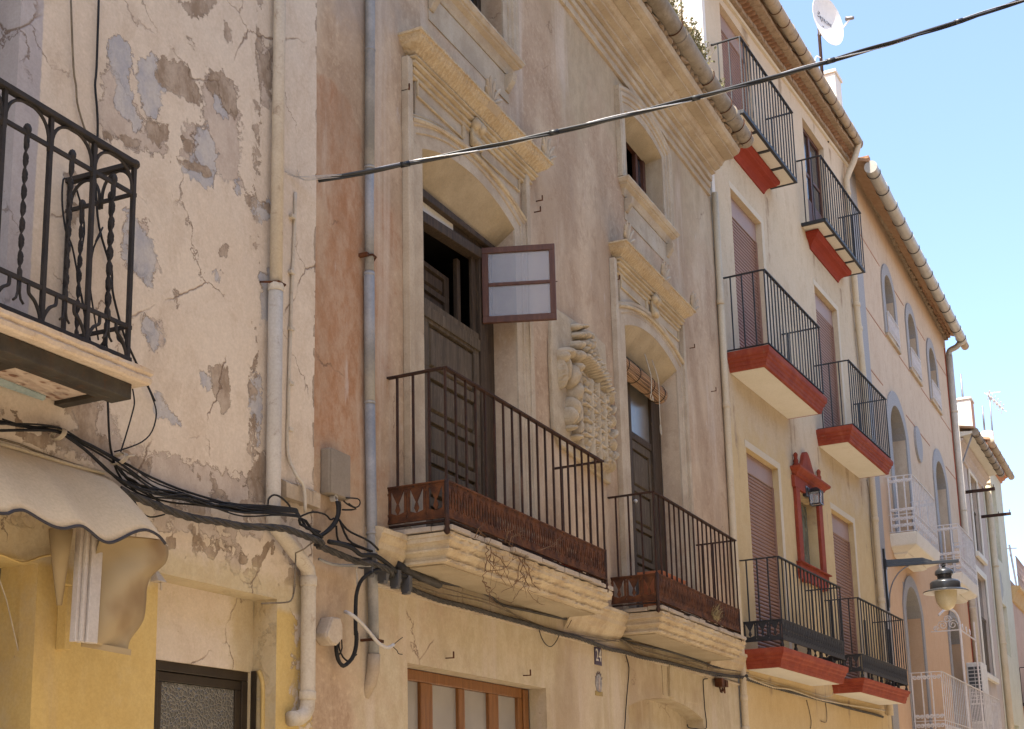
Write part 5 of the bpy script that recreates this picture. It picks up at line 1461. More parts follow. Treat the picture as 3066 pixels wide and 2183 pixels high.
for a, b in WIN:
    granite_surround(a, b, 11.10, 12.56, .40, .24); leaf4(a, b, 11.62, 12.56, .185)
    m = MB(); m.box(a - .18, b + .20, -.055, 0, 11.05, 11.12) ; m.build('sill', M['stone_pale'], H4, False, .006)
    m = MB(); r0, r1, rv = a - .06, b + .06, .06
    for z in (11.60, 11.17):
        m.bar((r0, -rv, z), (r1, -rv, z), .014, .02); m.bar((r0, -rv, z), (r0, -.03, z), .012, .014); m.bar((r1, -rv, z), (r1, -.03, z), .012, .014)
    n = 12
    for k in range(n + 1):
        x = r0 + (r1 - r0) * k / n; m.bar((x, -rv, 11.17), (x, -rv, 11.60), .012, .012)
        if k < n:
            m.tube([(x + (r1 - r0) / n * (.5 + .35 * math.cos(t)), -rv, 11.40 + .10 * math.sin(t)) for t in np.linspace(0, 2 * math.pi, 9)], .005, 4)
    m.build('window_guard', M['whiteiron'], H4)
for a, b in ARC:
    granite_surround(a, b, 6.62, 9.64, .50, .30); leaf4(a, b, 6.62, 9.64, .265, 'balcony_door')
for a, b in LOWD:
    granite_surround(a, b, 2.9, 5.92, .52, .22); leaf4(a, b, 2.9, 5.92, .305, 'balcony_door')
m = MB()
rings = [[(5.51 + .38 * math.cos(t) * s, -d, 9.40 + .40 * math.sin(t) * s) for t in np.linspace(0, 2 * math.pi, 25)[:-1]] for d, s in ((0, 1), (.045, 1), (.05, .95))]
m.loft(rings); m.build('medallion', M['granite'], H4)
m = MB(); m.box(.25, .80, -.035, 0, 0, 13.70); m.build('quoin_strip', M['granite'], H4, False, .004)
m = MB()
for z, segs in ((12.53, [(.80, 2.74), (4.22, 5.26), (6.74, 7.86), (9.36, E4)]), (9.78, [(.80, 2.06), (4.40, 7.20), (9.39, E4)]), (11.02, [(.80, 2.80), (4.2, 5.3), (6.7, 7.9), (9.3, E4)])):
    for a, b in segs:
        m.box(a, b, -.006, -.0005, z - .012, z + .012)
m.build('string_line', weathered('terracotta_line', (.42, .19, .10), (.47, .23, .13), (.4, .2, .1), 5), H4)
# sawtooth brick eaves, gutter
for row, (d, z, mt) in enumerate(((.07, 13.60, 'brickpale'), (.15, 13.655, 'brick'), (.22, 13.71, 'brick'), (.31, 13.765, 'brick'))):
    m = MB(); n = 74
    for i in range(n):
        x = .80 + (E4 - .86) * i / (n - 1)
        m.box(x - .066, x + .066, -d + random.uniform(-.015, .015) - (.02 if (i + row) % 2 else 0), -.004, z + .19 - .018 * x, z + .25 - .018 * x)
    m.build('brick_course', M[mt], H4, False, .006)
m = MB()
x = .22
while x < E4 - .1:
    m.tube([(x, -.44, 13.50), (x + .03, -.44, 13.50), (min(x + .96, E4 - .05), -.44, 13.495)], [.125, .121, .117], 16); x += .92
g = m.build('gutter', M['galv'], H4, True, autosm=True)
for k in range(14):
    x = .5 + k * .80
    m = MB(); m.tube([(x, -.44 + .128 * math.cos(a), 13.50 + .128 * math.sin(a)) for a in np.linspace(math.pi * .9, math.pi * 2.1, 12)], .008, 5); m.build('gutter_strap', M['blackiron'], g)
m = MB(); m.tube([(E4 - .10, -.44, 13.48), (E4 + .42, -.44, 13.48)], .10, 14); m.build('gutter_end', M['claybrown'], g, True)
m = MB(); m.tube(smooth_path([(E4 - .2, -.41, 13.42), (E4 - .16, -.30, 13.32), (E4 - .15, -.12, 13.25), (E4 - .15, -.09, 13.1)], 3), .075, 12); m.build('gutter_elbow', M['galv'], g, True)
m = MB(); m.add([(.20, -.42, 13.60), (E4 + .02, -.42, 13.60), (E4 + .02, 6.5, 16.2), (.20, 6.5, 16.2), (.20, -.42, 13.66), (E4 + .02, -.42, 13.66), (E4 + .02, 6.5, 16.26), (.20, 6.5, 16.26)], [(0, 1, 2, 3), (7, 6, 5, 4), (0, 4, 5, 1), (1, 5, 6, 2), (2, 6, 7, 3), (3, 7, 4, 0)])
m.build('roof', M['tile'], H4)
m = MB(); m.box(E4 - .06, E4, .005, 6, 0, 13.7); m.box(0, E4, 6, 6.1, 0, 15); m.box(.21, .25, -.03, 6, 9, 13.7); m.build('side_wall', M['opposite'], H4)
dp5 = pipe([(E4 - .15, -.09, 13.12), (E4 - .15, -.09, 3.0)], .085, M['creampipe'], H4)
m = MB(); m.box(E4 - .30, E4 - .262, -.02, 0, 3, 13.3); m.build('pipe_chase', M['redpaint'], dp5)
for z in (11.6, 9.0, 6.5):
    collar((E4 - .15, -.09, z), .095, .05, M['creampipe'], dp5)
m = MB(); m.box(E4 + .001, E4 + .16, -.05, .1, 3.0, 13.0); m.build('corner_strip', M['granite'], H4)

def scroll(m, x0, z0, r, sgn, ax, at, turns=1.6, rad=.008):
    """flat spiral in the plane along direction ax starting at at"""
    P = []
    for i in range(19):
        t = i / 18
        a = turns * 2 * math.pi * t
        rr = r * (1 - .8 * t)
        lx = x0 + sgn * (r - rr * math.cos(a)); lz = z0 + rr * math.sin(a)
        P.append((at[0] + ax[0] * lx, at[1] + ax[1] * lx, lz))
    m.tube(P, rad, 5)

def white_balcony(s0, s1, sv, zs, ztop, slab, r0, r1, rv, zmid, n):
    if slab:
        m = MB()
        m.shell3(s0, s1, -.001, -sv, [(-.32, zs - .40), (-.24, zs - .36), (-.235, zs - .33), (-.10, zs - .27), (-.04, zs - .24), (-.03, zs - .22), (0, zs - .03), (0, zs)], 8)
        b = m.build('balcony', M['whitesoffit'], H4)
    else:
        m = MB(); m.box(s0, s1, -sv, -.001, zs - .18, zs)
        b = m.build('balcony', M['whitesoffit'], H4, False, .01)
    m = MB()
    m.bar((r0, -rv, ztop), (r1, -rv, ztop), .014, .03); m.bar((r0, -rv, ztop), (r0, 0, ztop), .014, .028); m.bar((r1, -rv, ztop), (r1, 0, ztop), .014, .028)
    m.build('handrail', M['whiteiron'], b)
    m = MB()
    for z in (zmid, zs + .03):
        m.bar((r0, -rv, z), (r1, -rv, z), .012, .02); m.bar((r0, -rv, z), (r0, 0, z), .012, .018); m.bar((r1, -rv, z), (r1, 0, z), .012, .018)
    for k in range(n + 1):
        x = r0 + (r1 - r0) * k / n
        m.bar((x, -rv, zs + .03), (x, -rv, ztop), .016, .016); m.ball((x, -rv, ztop - .18), .014, (1, 1, 1.4), 6, 4); m.ball((x, -rv, zmid + .20), .014, (1, 1, 1.4), 6, 4)
    for k in (1, 2, 3):
        for xx in (r0, r1):
            y = -rv + rv * k / 3.3
            m.bar((xx, y, zs + .03), (xx, y, ztop), .022, .022); m.ball((xx, y, ztop - .2), .016, (1, 1, 1.5), 6, 4)
    m.build('railing', M['whiteiron'], b)
    m = MB()
    c = (r1 - r0) / n
    for k in range(0, n, 2):
        x = c * k
        for zz, sg in ((zmid - .16, 1),):
            scroll(m, x + .01, zz, c * .46, 1, (1, 0), (r0, -rv), 1.3, .010); scroll(m, x + 2 * c - .01, zz, c * .46, -1, (1, 0), (r0, -rv), 1.3, .010)
    for xx in (r0, r1):
        for k in range(3):
            y0 = rv * k / 3.3; w = rv / 3.3
            for zz, rr in ((ztop - .10, w * .22), (zmid + .08, w * .22), (zmid - .09, w * .23), (zmid - .22, w * .23)):
                scroll(m, y0 + .012, zz, rr, 1, (0, 1), (xx, -rv), 1.5, .012); scroll(m, y0 + w - .012, zz, rr, -1, (0, 1), (xx, -rv), 1.5, .012)
    m.build('scrollwork', M['whiteiron'], b)
    return b
white_balcony(1.52, 4.02, .50, 6.70, 7.80, True, 1.56, 3.98, .48, 7.06, 14)
white_balcony(6.78, 9.20, .52, 6.72, 7.82, True, 6.82, 9.14, .50, 7.08, 14)
b = white_balcony(2.20, 10.35, .62, 2.80, 4.13, False, 2.24, 10.30, .60, 3.22, 36)

# ================================================================= HOUSE 5: narrow old house with deep eaves
H5 = house('narrow_old_house', 4, 'narrow weathered house with deep boarded eaves and tall closed shutters beyond the peach house')
h5 = [(13.55, 14.85, 8.45, 10.55, .12), (13.10, 14.85, 5.15, 7.75, .12), (13.3, 14.9, .2, 4.4, .2)]
grid_wall('wall', M['h5'], H5, E4 + .165, 16.35, 0, 11.15, .12, h5, lambda u, z: dict(grey=.35 * fbm(u, z) + .2 * sst(9, 5, z)), 0.03, .004)
for (a, b, z0, z1) in ((13.55, 14.85, 8.45, 10.55), (13.10, 14.85, 5.15, 7.75)):
    m = MB()
    w = (b - a) / 10
    for k in range(10):
        m.box(a + w * k + .004, a + w * (k + 1) - .004, .10 + .006 * (k % 2), .14, z0, z0 + (z1 - z0) * .55)
    m.box(a, b, .088, .0995, z0 + (z1 - z0) * .55, z0 + (z1 - z0) * .58)
    o = m.build('shutter', M['oldwood'], H5)
    m = MB(); m.box(a + .05, b - .05, .12, .128, z0 + (z1 - z0) * .581, z1); m.build('pane', M['darkglass'], o)
    m = MB(); m.box(a - .14, a - .001, -.02, .02, z0 - .1, z1 + .18); m.box(b + .001, b + .18, -.02, .02, z0 - .1, z1 + .18); m.box(a, b, -.02, .02, z1 + .001, z1 + .18); m.box(a - .16, b + .22, -.08, .02, z0 - .24, z0 - .101)
    m.build('window_surround', M['whitesoffit'], H5, False, .01)
m = MB(); m.add([(E4 + .17, .02, 10.98), (16.35, .02, 10.98), (16.35, -.44, 11.06), (E4 + .17, -.44, 11.06), (E4 + .17, .02, 11.16), (16.35, .02, 11.16), (16.35, -.44, 11.12), (E4 + .17, -.44, 11.12)], [(0, 1, 2, 3), (7, 6, 5, 4), (0, 4, 5, 1), (1, 5, 6, 2), (2, 6, 7, 3), (3, 7, 4, 0)])
m.build('eaves_soffit', M['whitesoffit'], H5)
m = MB(); straight(m, E4 + .17, 16.35, [(0, 10.62), (.05, 10.64), (.06, 10.72), (.12, 10.78), (.14, 10.86), (.22, 10.92), (.24, 10.97), (0, 10.975)], 6, 0, .03); m.build('cornice', M['h5'], H5)
m = MB(); m.bar((E4 + .25, -.03, 10.12), (E4 + .30, -.42, 11.04), .06, .03); m.build('strut', M['grey'], H5)
m = MB()
for k in range(6):
    x = E4 + .2 + k * .86
    m.tube([(x, -.50, 11.10), (x + .03, -.50, 11.10), (x + .86, -.50, 11.095)], [.105, .10, .094], 14)
g5 = m.build('gutter', M['clay'], H5, True, autosm=True)
for k in range(7):
    x = E4 + .4 + k * .78
    m = MB(); m.tube([(x, -.50 + .108 * math.cos(a), 11.10 + .108 * math.sin(a)) for a in np.linspace(math.pi * .9, math.pi * 2.1, 10)], .008, 5); m.build('gutter_strap', M['blackiron'], g5)
m = MB(); m.add([(E4 + .1, -.5, 11.17), (16.4, -.5, 11.17), (16.4, 5, 12.3), (E4 + .1, 5, 12.3), (E4 + .1, -.5, 11.22), (16.4, -.5, 11.22), (16.4, 5, 12.35), (E4 + .1, 5, 12.35)], [(0, 1, 2, 3), (7, 6, 5, 4), (0, 4, 5, 1), (1, 5, 6, 2), (2, 6, 7, 3), (3, 7, 4, 0)])
r5 = m.build('roof', M['tile'], H5)
m = MB(); m.box(13.72, 14.28, -.19, .26, 11.2, 12.66); m.box(13.69, 14.31, -.22, .29, 12.66, 12.72); m.lathe((14.0, .035, 12.72), [(.24, 0), (.20, .04), (.05, .07)], 14)
ch = m.build('chimney', weathered('half_plastered_chimney', (.80, .76, .70), (.84, .80, .75), (.55, .26, .15), 1.6, .9, .95, 0, .4, .006, 30), r5, False, .01)
m = MB(); m.box(13.735, 14.27, -.196, -.1905, 11.25, 12.64); m.build('bare_brick', weathered('chimney_brick', (.50, .27, .18), (.55, .32, .22), (.4, .2, .13), 6, .5, .95, 0, .5, .004, 30), ch)

# ================================================================= HOUSE 6: pale green house
H6 = house('pale_green_house', 4, 'tall pale green house with cream downpipe, right of the narrow weathered house')
h6 = [(18.0, 19.4, 8.95, 11.30, .25), (17.75, 19.35, 6.05, 7.60, .25), (17.7, 19.5, .2, 4.0, .25)]
grid_wall('wall', M['h6'], H6, 16.36, 21.12, 0, 11.95, .1, h6, lambda u, z: dict(grey=np.clip(.5 + poly_sd([(17.6, 8.6), (18.9, 8.5), (19.0, 7.9), (18.3, 7.75), (17.7, 8.1)], u, z) / .5, 0, 1)), 0.02, .004)
m = MB(); m.box(18.0, 19.4, .272, .30, 8.95, 11.3); m.box(17.75, 19.35, .272, .30, 6.05, 7.6); m.build('shutter', M['whitesoffit'], H6)
m = MB(); m.box(18.05, 19.35, .24, .271, 8.96, 9.6); m.build('window_grille', M['blackiron'], H6)
m = MB(); m.box(21.06, 21.12, .03, 5, 0, 12); m.box(16.36, 16.42, .03, 5, 11, 12.0); m.build('side_wall', M['h7'], H6)
m = MB()
straight(m, 16.45, 21.16, [(0, 11.86), (.05, 11.87), (.06, 11.93), (.14, 11.95), (.15, 12.0), (.22, 12.02), (.24, 12.07), (0, 12.08)], 8, 0, .02); m.build('eaves_band', weathered('terracotta_cornice', (.50, .22, .12), (.54, .26, .15), (.4, .18, .1), 5), H6)
m = MB(); m.tube([(16.5, -.30, 12.10), (21.35, -.30, 12.08)], .10, 14); g6 = m.build('gutter', M['claybrown'], H6, True)
for k in range(5):
    m = MB(); m.lathe((17 + k * .95, -.30, 12.0), [(.02, 0), (.02, .01)], 6); m.tube([(17 + k * .95, -.30 + .104 * math.cos(a), 12.095 + .104 * math.sin(a)) for a in np.linspace(math.pi * .9, math.pi * 2.1, 10)], .008, 5); m.build('gutter_strap', M['rust'], g6)
m = MB(); m.add([(16.4, -.3, 12.14), (21.2, -.3, 12.14), (21.2, 5, 13.3), (16.4, 5, 13.3), (16.4, -.3, 12.2), (21.2, -.3, 12.2), (21.2, 5, 13.36), (16.4, 5, 13.36)], [(0, 1, 2, 3), (7, 6, 5, 4), (0, 4, 5, 1), (1, 5, 6, 2), (2, 6, 7, 3), (3, 7, 4, 0)])
r6 = m.build('roof', M['tile'], H6)
m = MB(); m.lathe((18.0, -.05, 12.1), [(.21, 0), (.21, .66), (.17, .70), (.05, .72)], 18); m.build('chimney', M['h3white'], r6, True, autosm=True)
dp6 = pipe([(16.75, -.07, 11.9), (16.75, -.07, 3.6), (16.95, -.07, 3.2), (16.95, -.07, 1)], .095, M['yellowpipe'], H6)
for z in (10.9, 8.45, 6.2):
    collar((16.75, -.07, z), .108, .05, M['yellowpipe'], dp6)

# ================================================================= HOUSE 7: salmon house at the street's end
H7 = house('salmon_house', 4, 'low salmon house with an ochre cornice and rooftop railing at the far right edge')
grid_wall('wall', M['h7'], H7, 21.15, 34, 0, 8.75, .25, [(24.0, 25.4, 4.95, 7.2, .2), (22.3, 24.4, .2, 4.3, .2)], None, 0.05, .004)
m = MB(); straight(m, 21.15, 34, [(0, 8.02), (.06, 8.04), (.12, 8.2), (.20, 8.34), (.30, 8.40), (.30, 8.5), (0, 8.52)], 10, 0, .05); m.build('cornice', weathered('ochre_cornice', (.62, .40, .18), (.66, .44, .21), (.5, .32, .15), 3), H7)
m = MB(); m.box(24.05, 25.35, .2, .25, 4.95, 7.2); m.build('shutter', M['shutter'], H7)
m = MB(); m.box(22.3, 24.4, .2, .25, .2, 4.3); m.box(22.25, 24.45, .19, .1995, 3.7, 4.32); m.build('roller_shutter', M['shutterbox'], H7)
m = MB()
for z in (8.85, 9.45):
    m.bar((21.2, -.2, z), (34, -.2, z), .03, .03)
for k in range(60):
    m.bar((21.25 + .2 * k, -.2, 8.5), (21.25 + .2 * k, -.2, 9.45), .018, .018)
    m.tube([(21.35 + .2 * k + .07 * math.cos(t), -.2, 9.1 + .12 * math.sin(t)) for t in np.linspace(0, 6.28, 9)], .008, 4)
m.build('roof_railing', weathered('rusty_white_iron', (.50, .37, .32), (.56, .43, .38), (.35, .2, .13), 9), H7)
m = MB(); m.box(21.4, 27.5, -.55, .04, 4.72, 4.82)
b7 = m.build('balcony', M['blackiron'], H7)
m = MB(); m.shell3(21.6, 27.3, .04, -.25, [(0, 4.28), (.02, 4.35), (.10, 4.5), (.12, 4.719)]); m.build('corbel', weathered('orange_corbel', (.55, .27, .12), (.6, .3, .14), (.45, .2, .1), 3), b7)
m = MB(); m.box(21.45, 27.45, -.52, .03, 4.705, 4.7195); m.build('soffit_panel', M['whitesoffit'], b7)
m = MB(); m.bar((21.45, -.53, 5.93), (27.4, -.53, 5.93), .02, .04); m.bar((21.45, -.53, 5.93), (21.45, .04, 5.93), .02, .04)
bars(m, (21.45, -.53), (27.4, -.53), 44, 4.82, 5.92, .018); bars(m, (21.45, -.53), (21.45, .04), 3, 4.82, 5.92, .018, False)
m.build('railing', M['blackiron'], b7)
m = MB(); m.box(21.15, 34, 5, 5.1, 0, 8.6); m.box(21.15, 34, .06, 5, 8.55, 8.6); m.build('roof_terrace', M['tile'], H7)

# ================================================================= houses across the street (behind the camera)
m = MB(); OY = -2.6
o = bpy.data.objects.new('opposite_house', None); scene.collection.objects.link(o); o.location = (10, OY, 0)
tag(o, 'sand rendered house row facing the stained facades from across the street', 'building')
wallm = MB(); wallm.box(-34, 60, -6, 0, 0, 9.45); wallm.build('wall', M['opposite'], o)
m = MB()
for k in range(22):
    x = -30 + k * 4
    for z in (.6, 3.6, 6.6):
        m.box(x, x + 1.1, .0, .02, z, z + 2.2)
m.build('window', M['shutter'], o)
m = MB(); m.add([(-34, .3, 9.46), (60, .3, 9.46), (60, -6, 11), (-34, -6, 11), (-34, .3, 9.55), (60, .3, 9.55), (60, -6, 11.1), (-34, -6, 11.1)], [(0, 1, 2, 3), (7, 6, 5, 4), (0, 4, 5, 1), (1, 5, 6, 2), (2, 6, 7, 3), (3, 7, 4, 0)])
m.build('roof', M['tile'], o)
# ================================================================= cables
def W(h, p):
    return frame(h) @ Vector(p)

def clear(h, P):
    """lift a cable off the wall where it passes in front of a drainpipe"""
    out = []
    for p in P:
        p = Vector(p)
        u = p.x if h in (1, 2) else 9
        b = 0
        for uc, w_ in ((-.535, .22), (.555, .20)):
            b = max(b, math.exp(-((u - uc) / w_) ** 4))
        if h in (1, 2) and -.5 < u < -.15 and 3.2 < p.z < 3.42:
            b = max(b, 1.0 if p.z < 3.36 else .5)
        tgt = min(p.y, -.165)
        p.y = p.y + (tgt - p.y) * b
        out.append(p)
    return out

def cable(key, r, mat, label, cat='cable', group=None, name='cable', k=3):
    h, pts = PATHS[key]
    m = MB(); m.tube(clear(h, smooth_path(pts, k)), r, 6)
    o = m.build(name, mat, None, True, h=h)
    return tag(o, label, cat, group)

# main twisted bundle, along three houses
path = [W(1, p) for p in clear(1, smooth_path(PATHS['main1'][1], 3))] + [W(2, p) for p in clear(2, smooth_path(PATHS['main2'][1], 3))] + [W(3, p) for p in PATHS['main3'][1]]
P = smooth_path(path, 3)
def strand(P, ph, off, r, pitch, m):
    Q = []
    s = 0
    for i, p in enumerate(P):
        t = (P[min(i + 1, len(P) - 1)] - P[max(i - 1, 0)]).normalized()
        if i:
            s += (p - P[i - 1]).length
        a = Vector((0, 0, 1)); a = (a - t * a.dot(t)).normalized(); b = t.cross(a)
        an = ph + s / pitch * 2 * math.pi
        Q.append(p + (a * math.cos(an) + b * math.sin(an)) * off)
    m.tube(Q, r, 6)
def resample(P, step):
    out = [P[0]]; acc = 0
    for a, b in zip(P[:-1], P[1:]):
        L = (b - a).length
        if L < 1e-6:
            continue
        d = step - acc
        while d <= L:
            out.append(a + (b - a) * (d / L)); d += step
        acc = (acc + L) % step
    out.append(P[-1])
    return out
P = resample(P, .035)
cut = next(i for i, p in enumerate(P) if (p - W(2, (1.1, -.07, 3.2))).length < .06)
def to_thing(m, name, mat):
    o = m.build(name, mat, None, True)
    me = o.data; n = len(me.vertices); co = np.empty(n * 3); me.vertices.foreach_get('co', co); co = co.reshape(-1, 3)
    c = (co.min(0) + co.max(0)) / 2; c[2] = co[:, 2].min(); me.vertices.foreach_set('co', (co - c).ravel()); me.update(); o.location = c
    return o
m = MB()
for k in range(4):
    strand(P[:cut + 1], k * math.pi / 2, .0125, .0105, .34, m)
o = to_thing(m, 'cable_bundle', M['cabledusty'])
tag(o, 'thick twisted black cable bundle sagging across the cream house below the thinner cables', 'cable')
for (u, z) in ((.47, 3.255), (.64, 3.238), (.80, 3.225), (.95, 3.208)):
    c = MB()
    c.box(u - .024, u + .024, -.16, -.05, z - .02, z + .042)
    c.loft([[(u - .022, -.165, z - .021), (u + .022, -.165, z - .021), (u + .022, -.115, z - .021), (u - .022, -.115, z - .021)], [(u - .034, -.15, z - .085), (u + .014, -.15, z - .085), (u + .014, -.105, z - .085), (u - .034, -.105, z - .085)]])
    c.box(u - .031, u - .027, -.168, -.10, z - .07, z + .03)
    cc = c.build('suspension_clamp', M['darkgrey'], None, False, .005)
    cc.parent = o; cc.matrix_local = Matrix.Translation(o.location).inverted() @ frame(2)
m = MB()
for k in range(4):
    strand(P[cut:], k * math.pi / 2, .0115, .010, .30, m)
tag(to_thing(m, 'cable_bundle', M['cabledusty']), 'twisted paint spattered cable bundle running under the rusty balconies to the yellow house', 'cable')
G1 = 'thin black cables strung in front of the cream house'
for k in ('up_a', 'up_b', 'up_c', 'up_d', 'up_e', 'up_f', 'up_g', 'up_h', 'cross'):
    cable(k, .0055 if k not in ('up_a', 'up_c') else .007, M['cable'], 'thin black cable in the loose bundle between the awning and the drainpipe', 'cable', G1)
rs0 = random.Random(21)
for k in ('up_a', 'up_b', 'up_d', 'up_e', 'up_f', 'up_g'):
    h, pts = PATHS[k]
    PATHS[k + '_x'] = (h, [(p[0], p[1] + rs0.uniform(-.02, .01), p[2] + rs0.uniform(-.022, .022)) for p in pts])
    cable(k + '_x', .0045, M['cable'], 'thin black cable in the loose bundle between the awning and the drainpipe', 'cable', G1)
# a cable tie of whitish cord on the bundle
m = MB()
for k in range(3):
    m.tube([(-1.845 + .012 * k + .02 * math.cos(a), -.07 + .045 * math.sin(a), 3.445 + .035 * math.cos(a)) for a in np.linspace(0, 6.2, 12)], .004, 5)
m.tube([(-1.83, -.115, 3.45), (-1.80, -.12, 3.462), (-1.775, -.118, 3.47)], .0045, 5)
tag(m.build('cord_tie', M['rope'], None, True, h=1), 'frayed pale cord tied round the black cables above the awning corner', 'cord')
m = MB()
for k in range(3):
    m.tube([(-2.255 + .01 * k + .012 * math.cos(a), -.06 + .04 * math.sin(a), 3.475 + .03 * math.cos(a)) for a in np.linspace(0, 6.2, 12)], .005, 5)
tag(m.build('cord_tie', M['rope'], None, True, h=1), 'frayed pale cord tied round cables below the wrought iron balcony', 'cord')
cable('awncable', .006, M['cablebrown'], 'thin brown cable on the wall just above the awning edge')
cable('awncable2', .011, M['cablecream'], 'cream painted cable along the top edge of the awning')
cable('loopL', .0045, M['cable'], 'thin black cable looping below the bundle right of the awning')
cable('loopP', .006, M['cable'], 'black cable looped round the cream drainpipe')
cable('downR', .005, M['cablebrown'], 'thin dark cable hanging beside the drainpipe elbow down to the recess')
cable('rise1', .006, M['cable'], 'straight black cable dropping from the wrought iron balcony to the bundle')
cable('rise2', .004, M['cable'], 'slightly curved black cable hanging from the balcony corner')
cable('rise3', .004, M['cable'], 'black cable making a wide loop below the balcony corner')
cable('v1', .0055, M['cablebrown'], 'brown cable coming down the cream wall behind the balcony rail, left of the pair')
cable('v2', .0065, M['cable'], 'long dark cable wandering down the cream wall behind the balcony corner')
cable('v3', .005, M['cable'], 'black cable hanging behind the middle balcony bars')
cable('v4', .005, M['cable'], 'black cable bowed outwards at the balcony rail anchor')
cable('v5', .005, M['cable'], 'black cable bent outwards in the foot of the balcony railing')
G2 = 'black cables entering the grey box'
for k in ('box1', 'box2', 'box3'):
    cable(k, .009, M['cable'], 'thick black cable bending up into the grey box beside the zinc pipe', 'cable', G2)
cable('box4', .006, M['cable'], 'black cable arching left of the grey box')
for k in ('box5', 'box6', 'box7'):
    cable(k, .0075, M['cable'], 'black cable fanning from the grey box down to the zinc pipe', 'cable', G2)
cable('box8', .006, M['cable'], 'short black cable stub under the grey box')
cable('box9', .005, M['cable'], 'thin dark cable loop hanging out right of the grey box')
cable('box10', .016, M['cable'], 'thick black cable passing over the zinc pipe to the clamps')
cable('box11', .010, M['zinc'], 'grey cable behind the zinc pipe below the bundle')
h_ = cable('hose', .014, M['cable'], 'thick black hose hanging in a U beside the eight sided box')
for z in (2.93, 2.76, 2.60):
    t = MB(); t.lathe((0.285, -.06, z), [(.0165, -.006), (.0165, .006)], 10)
cable('hose2', .006, M['cable'], 'thin black cable looped under the eight sided box'); cable('hose3', .005, M['cable'], 'thin dark red and black wire pair dangling from the eight sided box')
cable('wconduit', .012, M['whitecond'], 'white corrugated conduit bending across the zinc pipe', 'conduit', None, 'conduit')
cable('wire_end1', .003, M['cable'], 'bare wire ends sticking up from the white conduit'); cable('wire_end2', .003, M['cable'], 'bare wire ends hanging from the white conduit')
cable('thinconduit', .006, M['creampipe'], 'thin cream tube on the wall above the white conduit', 'conduit', None, 'conduit')
G3 = 'dusty cables under the rusty balconies'
cable('u1', .012, M['cabledusty'], 'dusty dark cable closest to the balcony slabs', 'cable')
for k in ('u2', 'u3', 'u4', 'u6'):
    cable(k, .006, M['cablebrown'], 'thin dusty brown cable tucked under the rusty balconies', 'cable', G3)
cable('u5', .005, M['cablebrown'], 'short slack brown cable above the number plaque')
cable('u7', .004, M['cable'], 'thin cable sagging in a small loop left of the number plaque'); cable('u8', .005, M['cable'], 'thin dark cable running down the wall right of the number plaque')
cable('u9', .006, M['cable'], 'dark cable running down beside the blind arch and along its side')
cable('w3a', .005, M['cablecream'], 'cream painted wire sagging under the red balcony mouldings')
for k in ('w3b', 'w3c'):
    cable(k, .014, M['cablecream'], 'thick cream painted cable along the yellow house below its red balconies', 'cable', 'cream painted cables on the yellow house')
cable('w3d', .006, M['cablebrown'], 'thin brown cable down the yellow wall under the first red balcony'); cable('w3e', .006, M['cablebrown'], 'thin hooked brown cable down the yellow wall between the red balconies'); cable('w3f', .005, M['cablebrown'], 'thin brown cable beside the right downpipe of the yellow house')
cable('thinH2a', .003, M['rust'], 'thin rusty rod hanging from the first stone balcony corner', 'rod', None, 'rod')
m = MB(); m.tube([(.93, -.06, 3.335), (1.28, -.055, 3.300), (1.55, -.055, 3.285)], .030, 12)
o = m.build('dark_pipe', M['cabledusty'], None, True, h=2); tag(o, 'short fat dark pipe under the first stone balcony beside the clamps', 'pipe')
# suspension bracket at the end of the bundle under balcony 2
m = MB()
m.box(8.30, 8.42, -.12, -.03, 3.06, 3.16); m.box(8.46, 8.56, -.12, -.03, 3.07, 3.15); m.tube([(8.33, -.08, 3.06), (8.34, -.09, 3.0), (8.38, -.09, 3.0), (8.44, -.08, 3.05), (8.5, -.09, 3.0), (8.52, -.08, 3.07)], .012, 6)
tag(m.build('cable_junction', M['rust'], None, False, .008, h=2), 'dark cluster of cable connectors under the second stone balcony', 'connector')
m = MB(); m.tube([(9.03, 0, 3.235), (9.05, -.10, 3.225), (9.35, -.12, 3.27)], .008, 6); m.ball((9.36, -.12, 3.27), .022)
tag(m.build('cable_hook', M['iron'], None, True, h=2), 'iron cable hook at the right end of the stained house', 'hook')

# overhead span to the other side of the street
A = W(1, (-.27, -.02, 5.70)); A2 = W(1, (-.12, -.10, 5.72))
B = Vector((11.79, -2.58, 9.11))
Pth = []
for i in range(130):
    t = i / 129
    p = A2.lerp(B, t); p = p + Vector((0, 0, -.30 * 4 * t * (1 - t)))
    Pth.append(p)
m = MB(); strand(Pth, 0, .005, .0135, 1.5, m); strand(Pth, 2.4, .012, .0085, 1.5, m)
for i in range(8, 128, 15):
    m.tube([Pth[i] + (Pth[i + 1] - Pth[i]) * .0, Pth[i] + (Pth[i + 1] - Pth[i]) * .9], .0205, 8)
o = to_thing(m, 'overhead_cable', weathered('black_span_cable', (.012, .012, .013), (.018, .018, .018), None, 4, 0, .45, 0, .1, .001, 80, None, 0, .4))
tag(o, 'twisted black overhead cable slanting across the street in front of the old house', 'cable')
m = MB(); strand(Pth, 4.4, .0145, .0042, 1.5, m)  # bright metal strand added as the white highlight along the cable
st_ = m.build('highlight_strand', plain('bright_highlight_metal', (.60, .60, .60), .35, .8, .5), None, True); st_.parent = o; st_.matrix_local = Matrix.Translation(-o.location)
m = MB()
dA = (A2 - A)
for k, (oz, oy) in enumerate(((.016, -.004), (.004, -.016), (-.012, .004), (-.002, .012))):
    m.tube([A + Vector((-.03 * k, .012, oz * .3)), A.lerp(A2, .5) + Vector((0, oy, oz)), A2 + (Pth[6] - Pth[0]) * .5 + Vector((0, oy * .4, oz * .5))], .0028, 5)
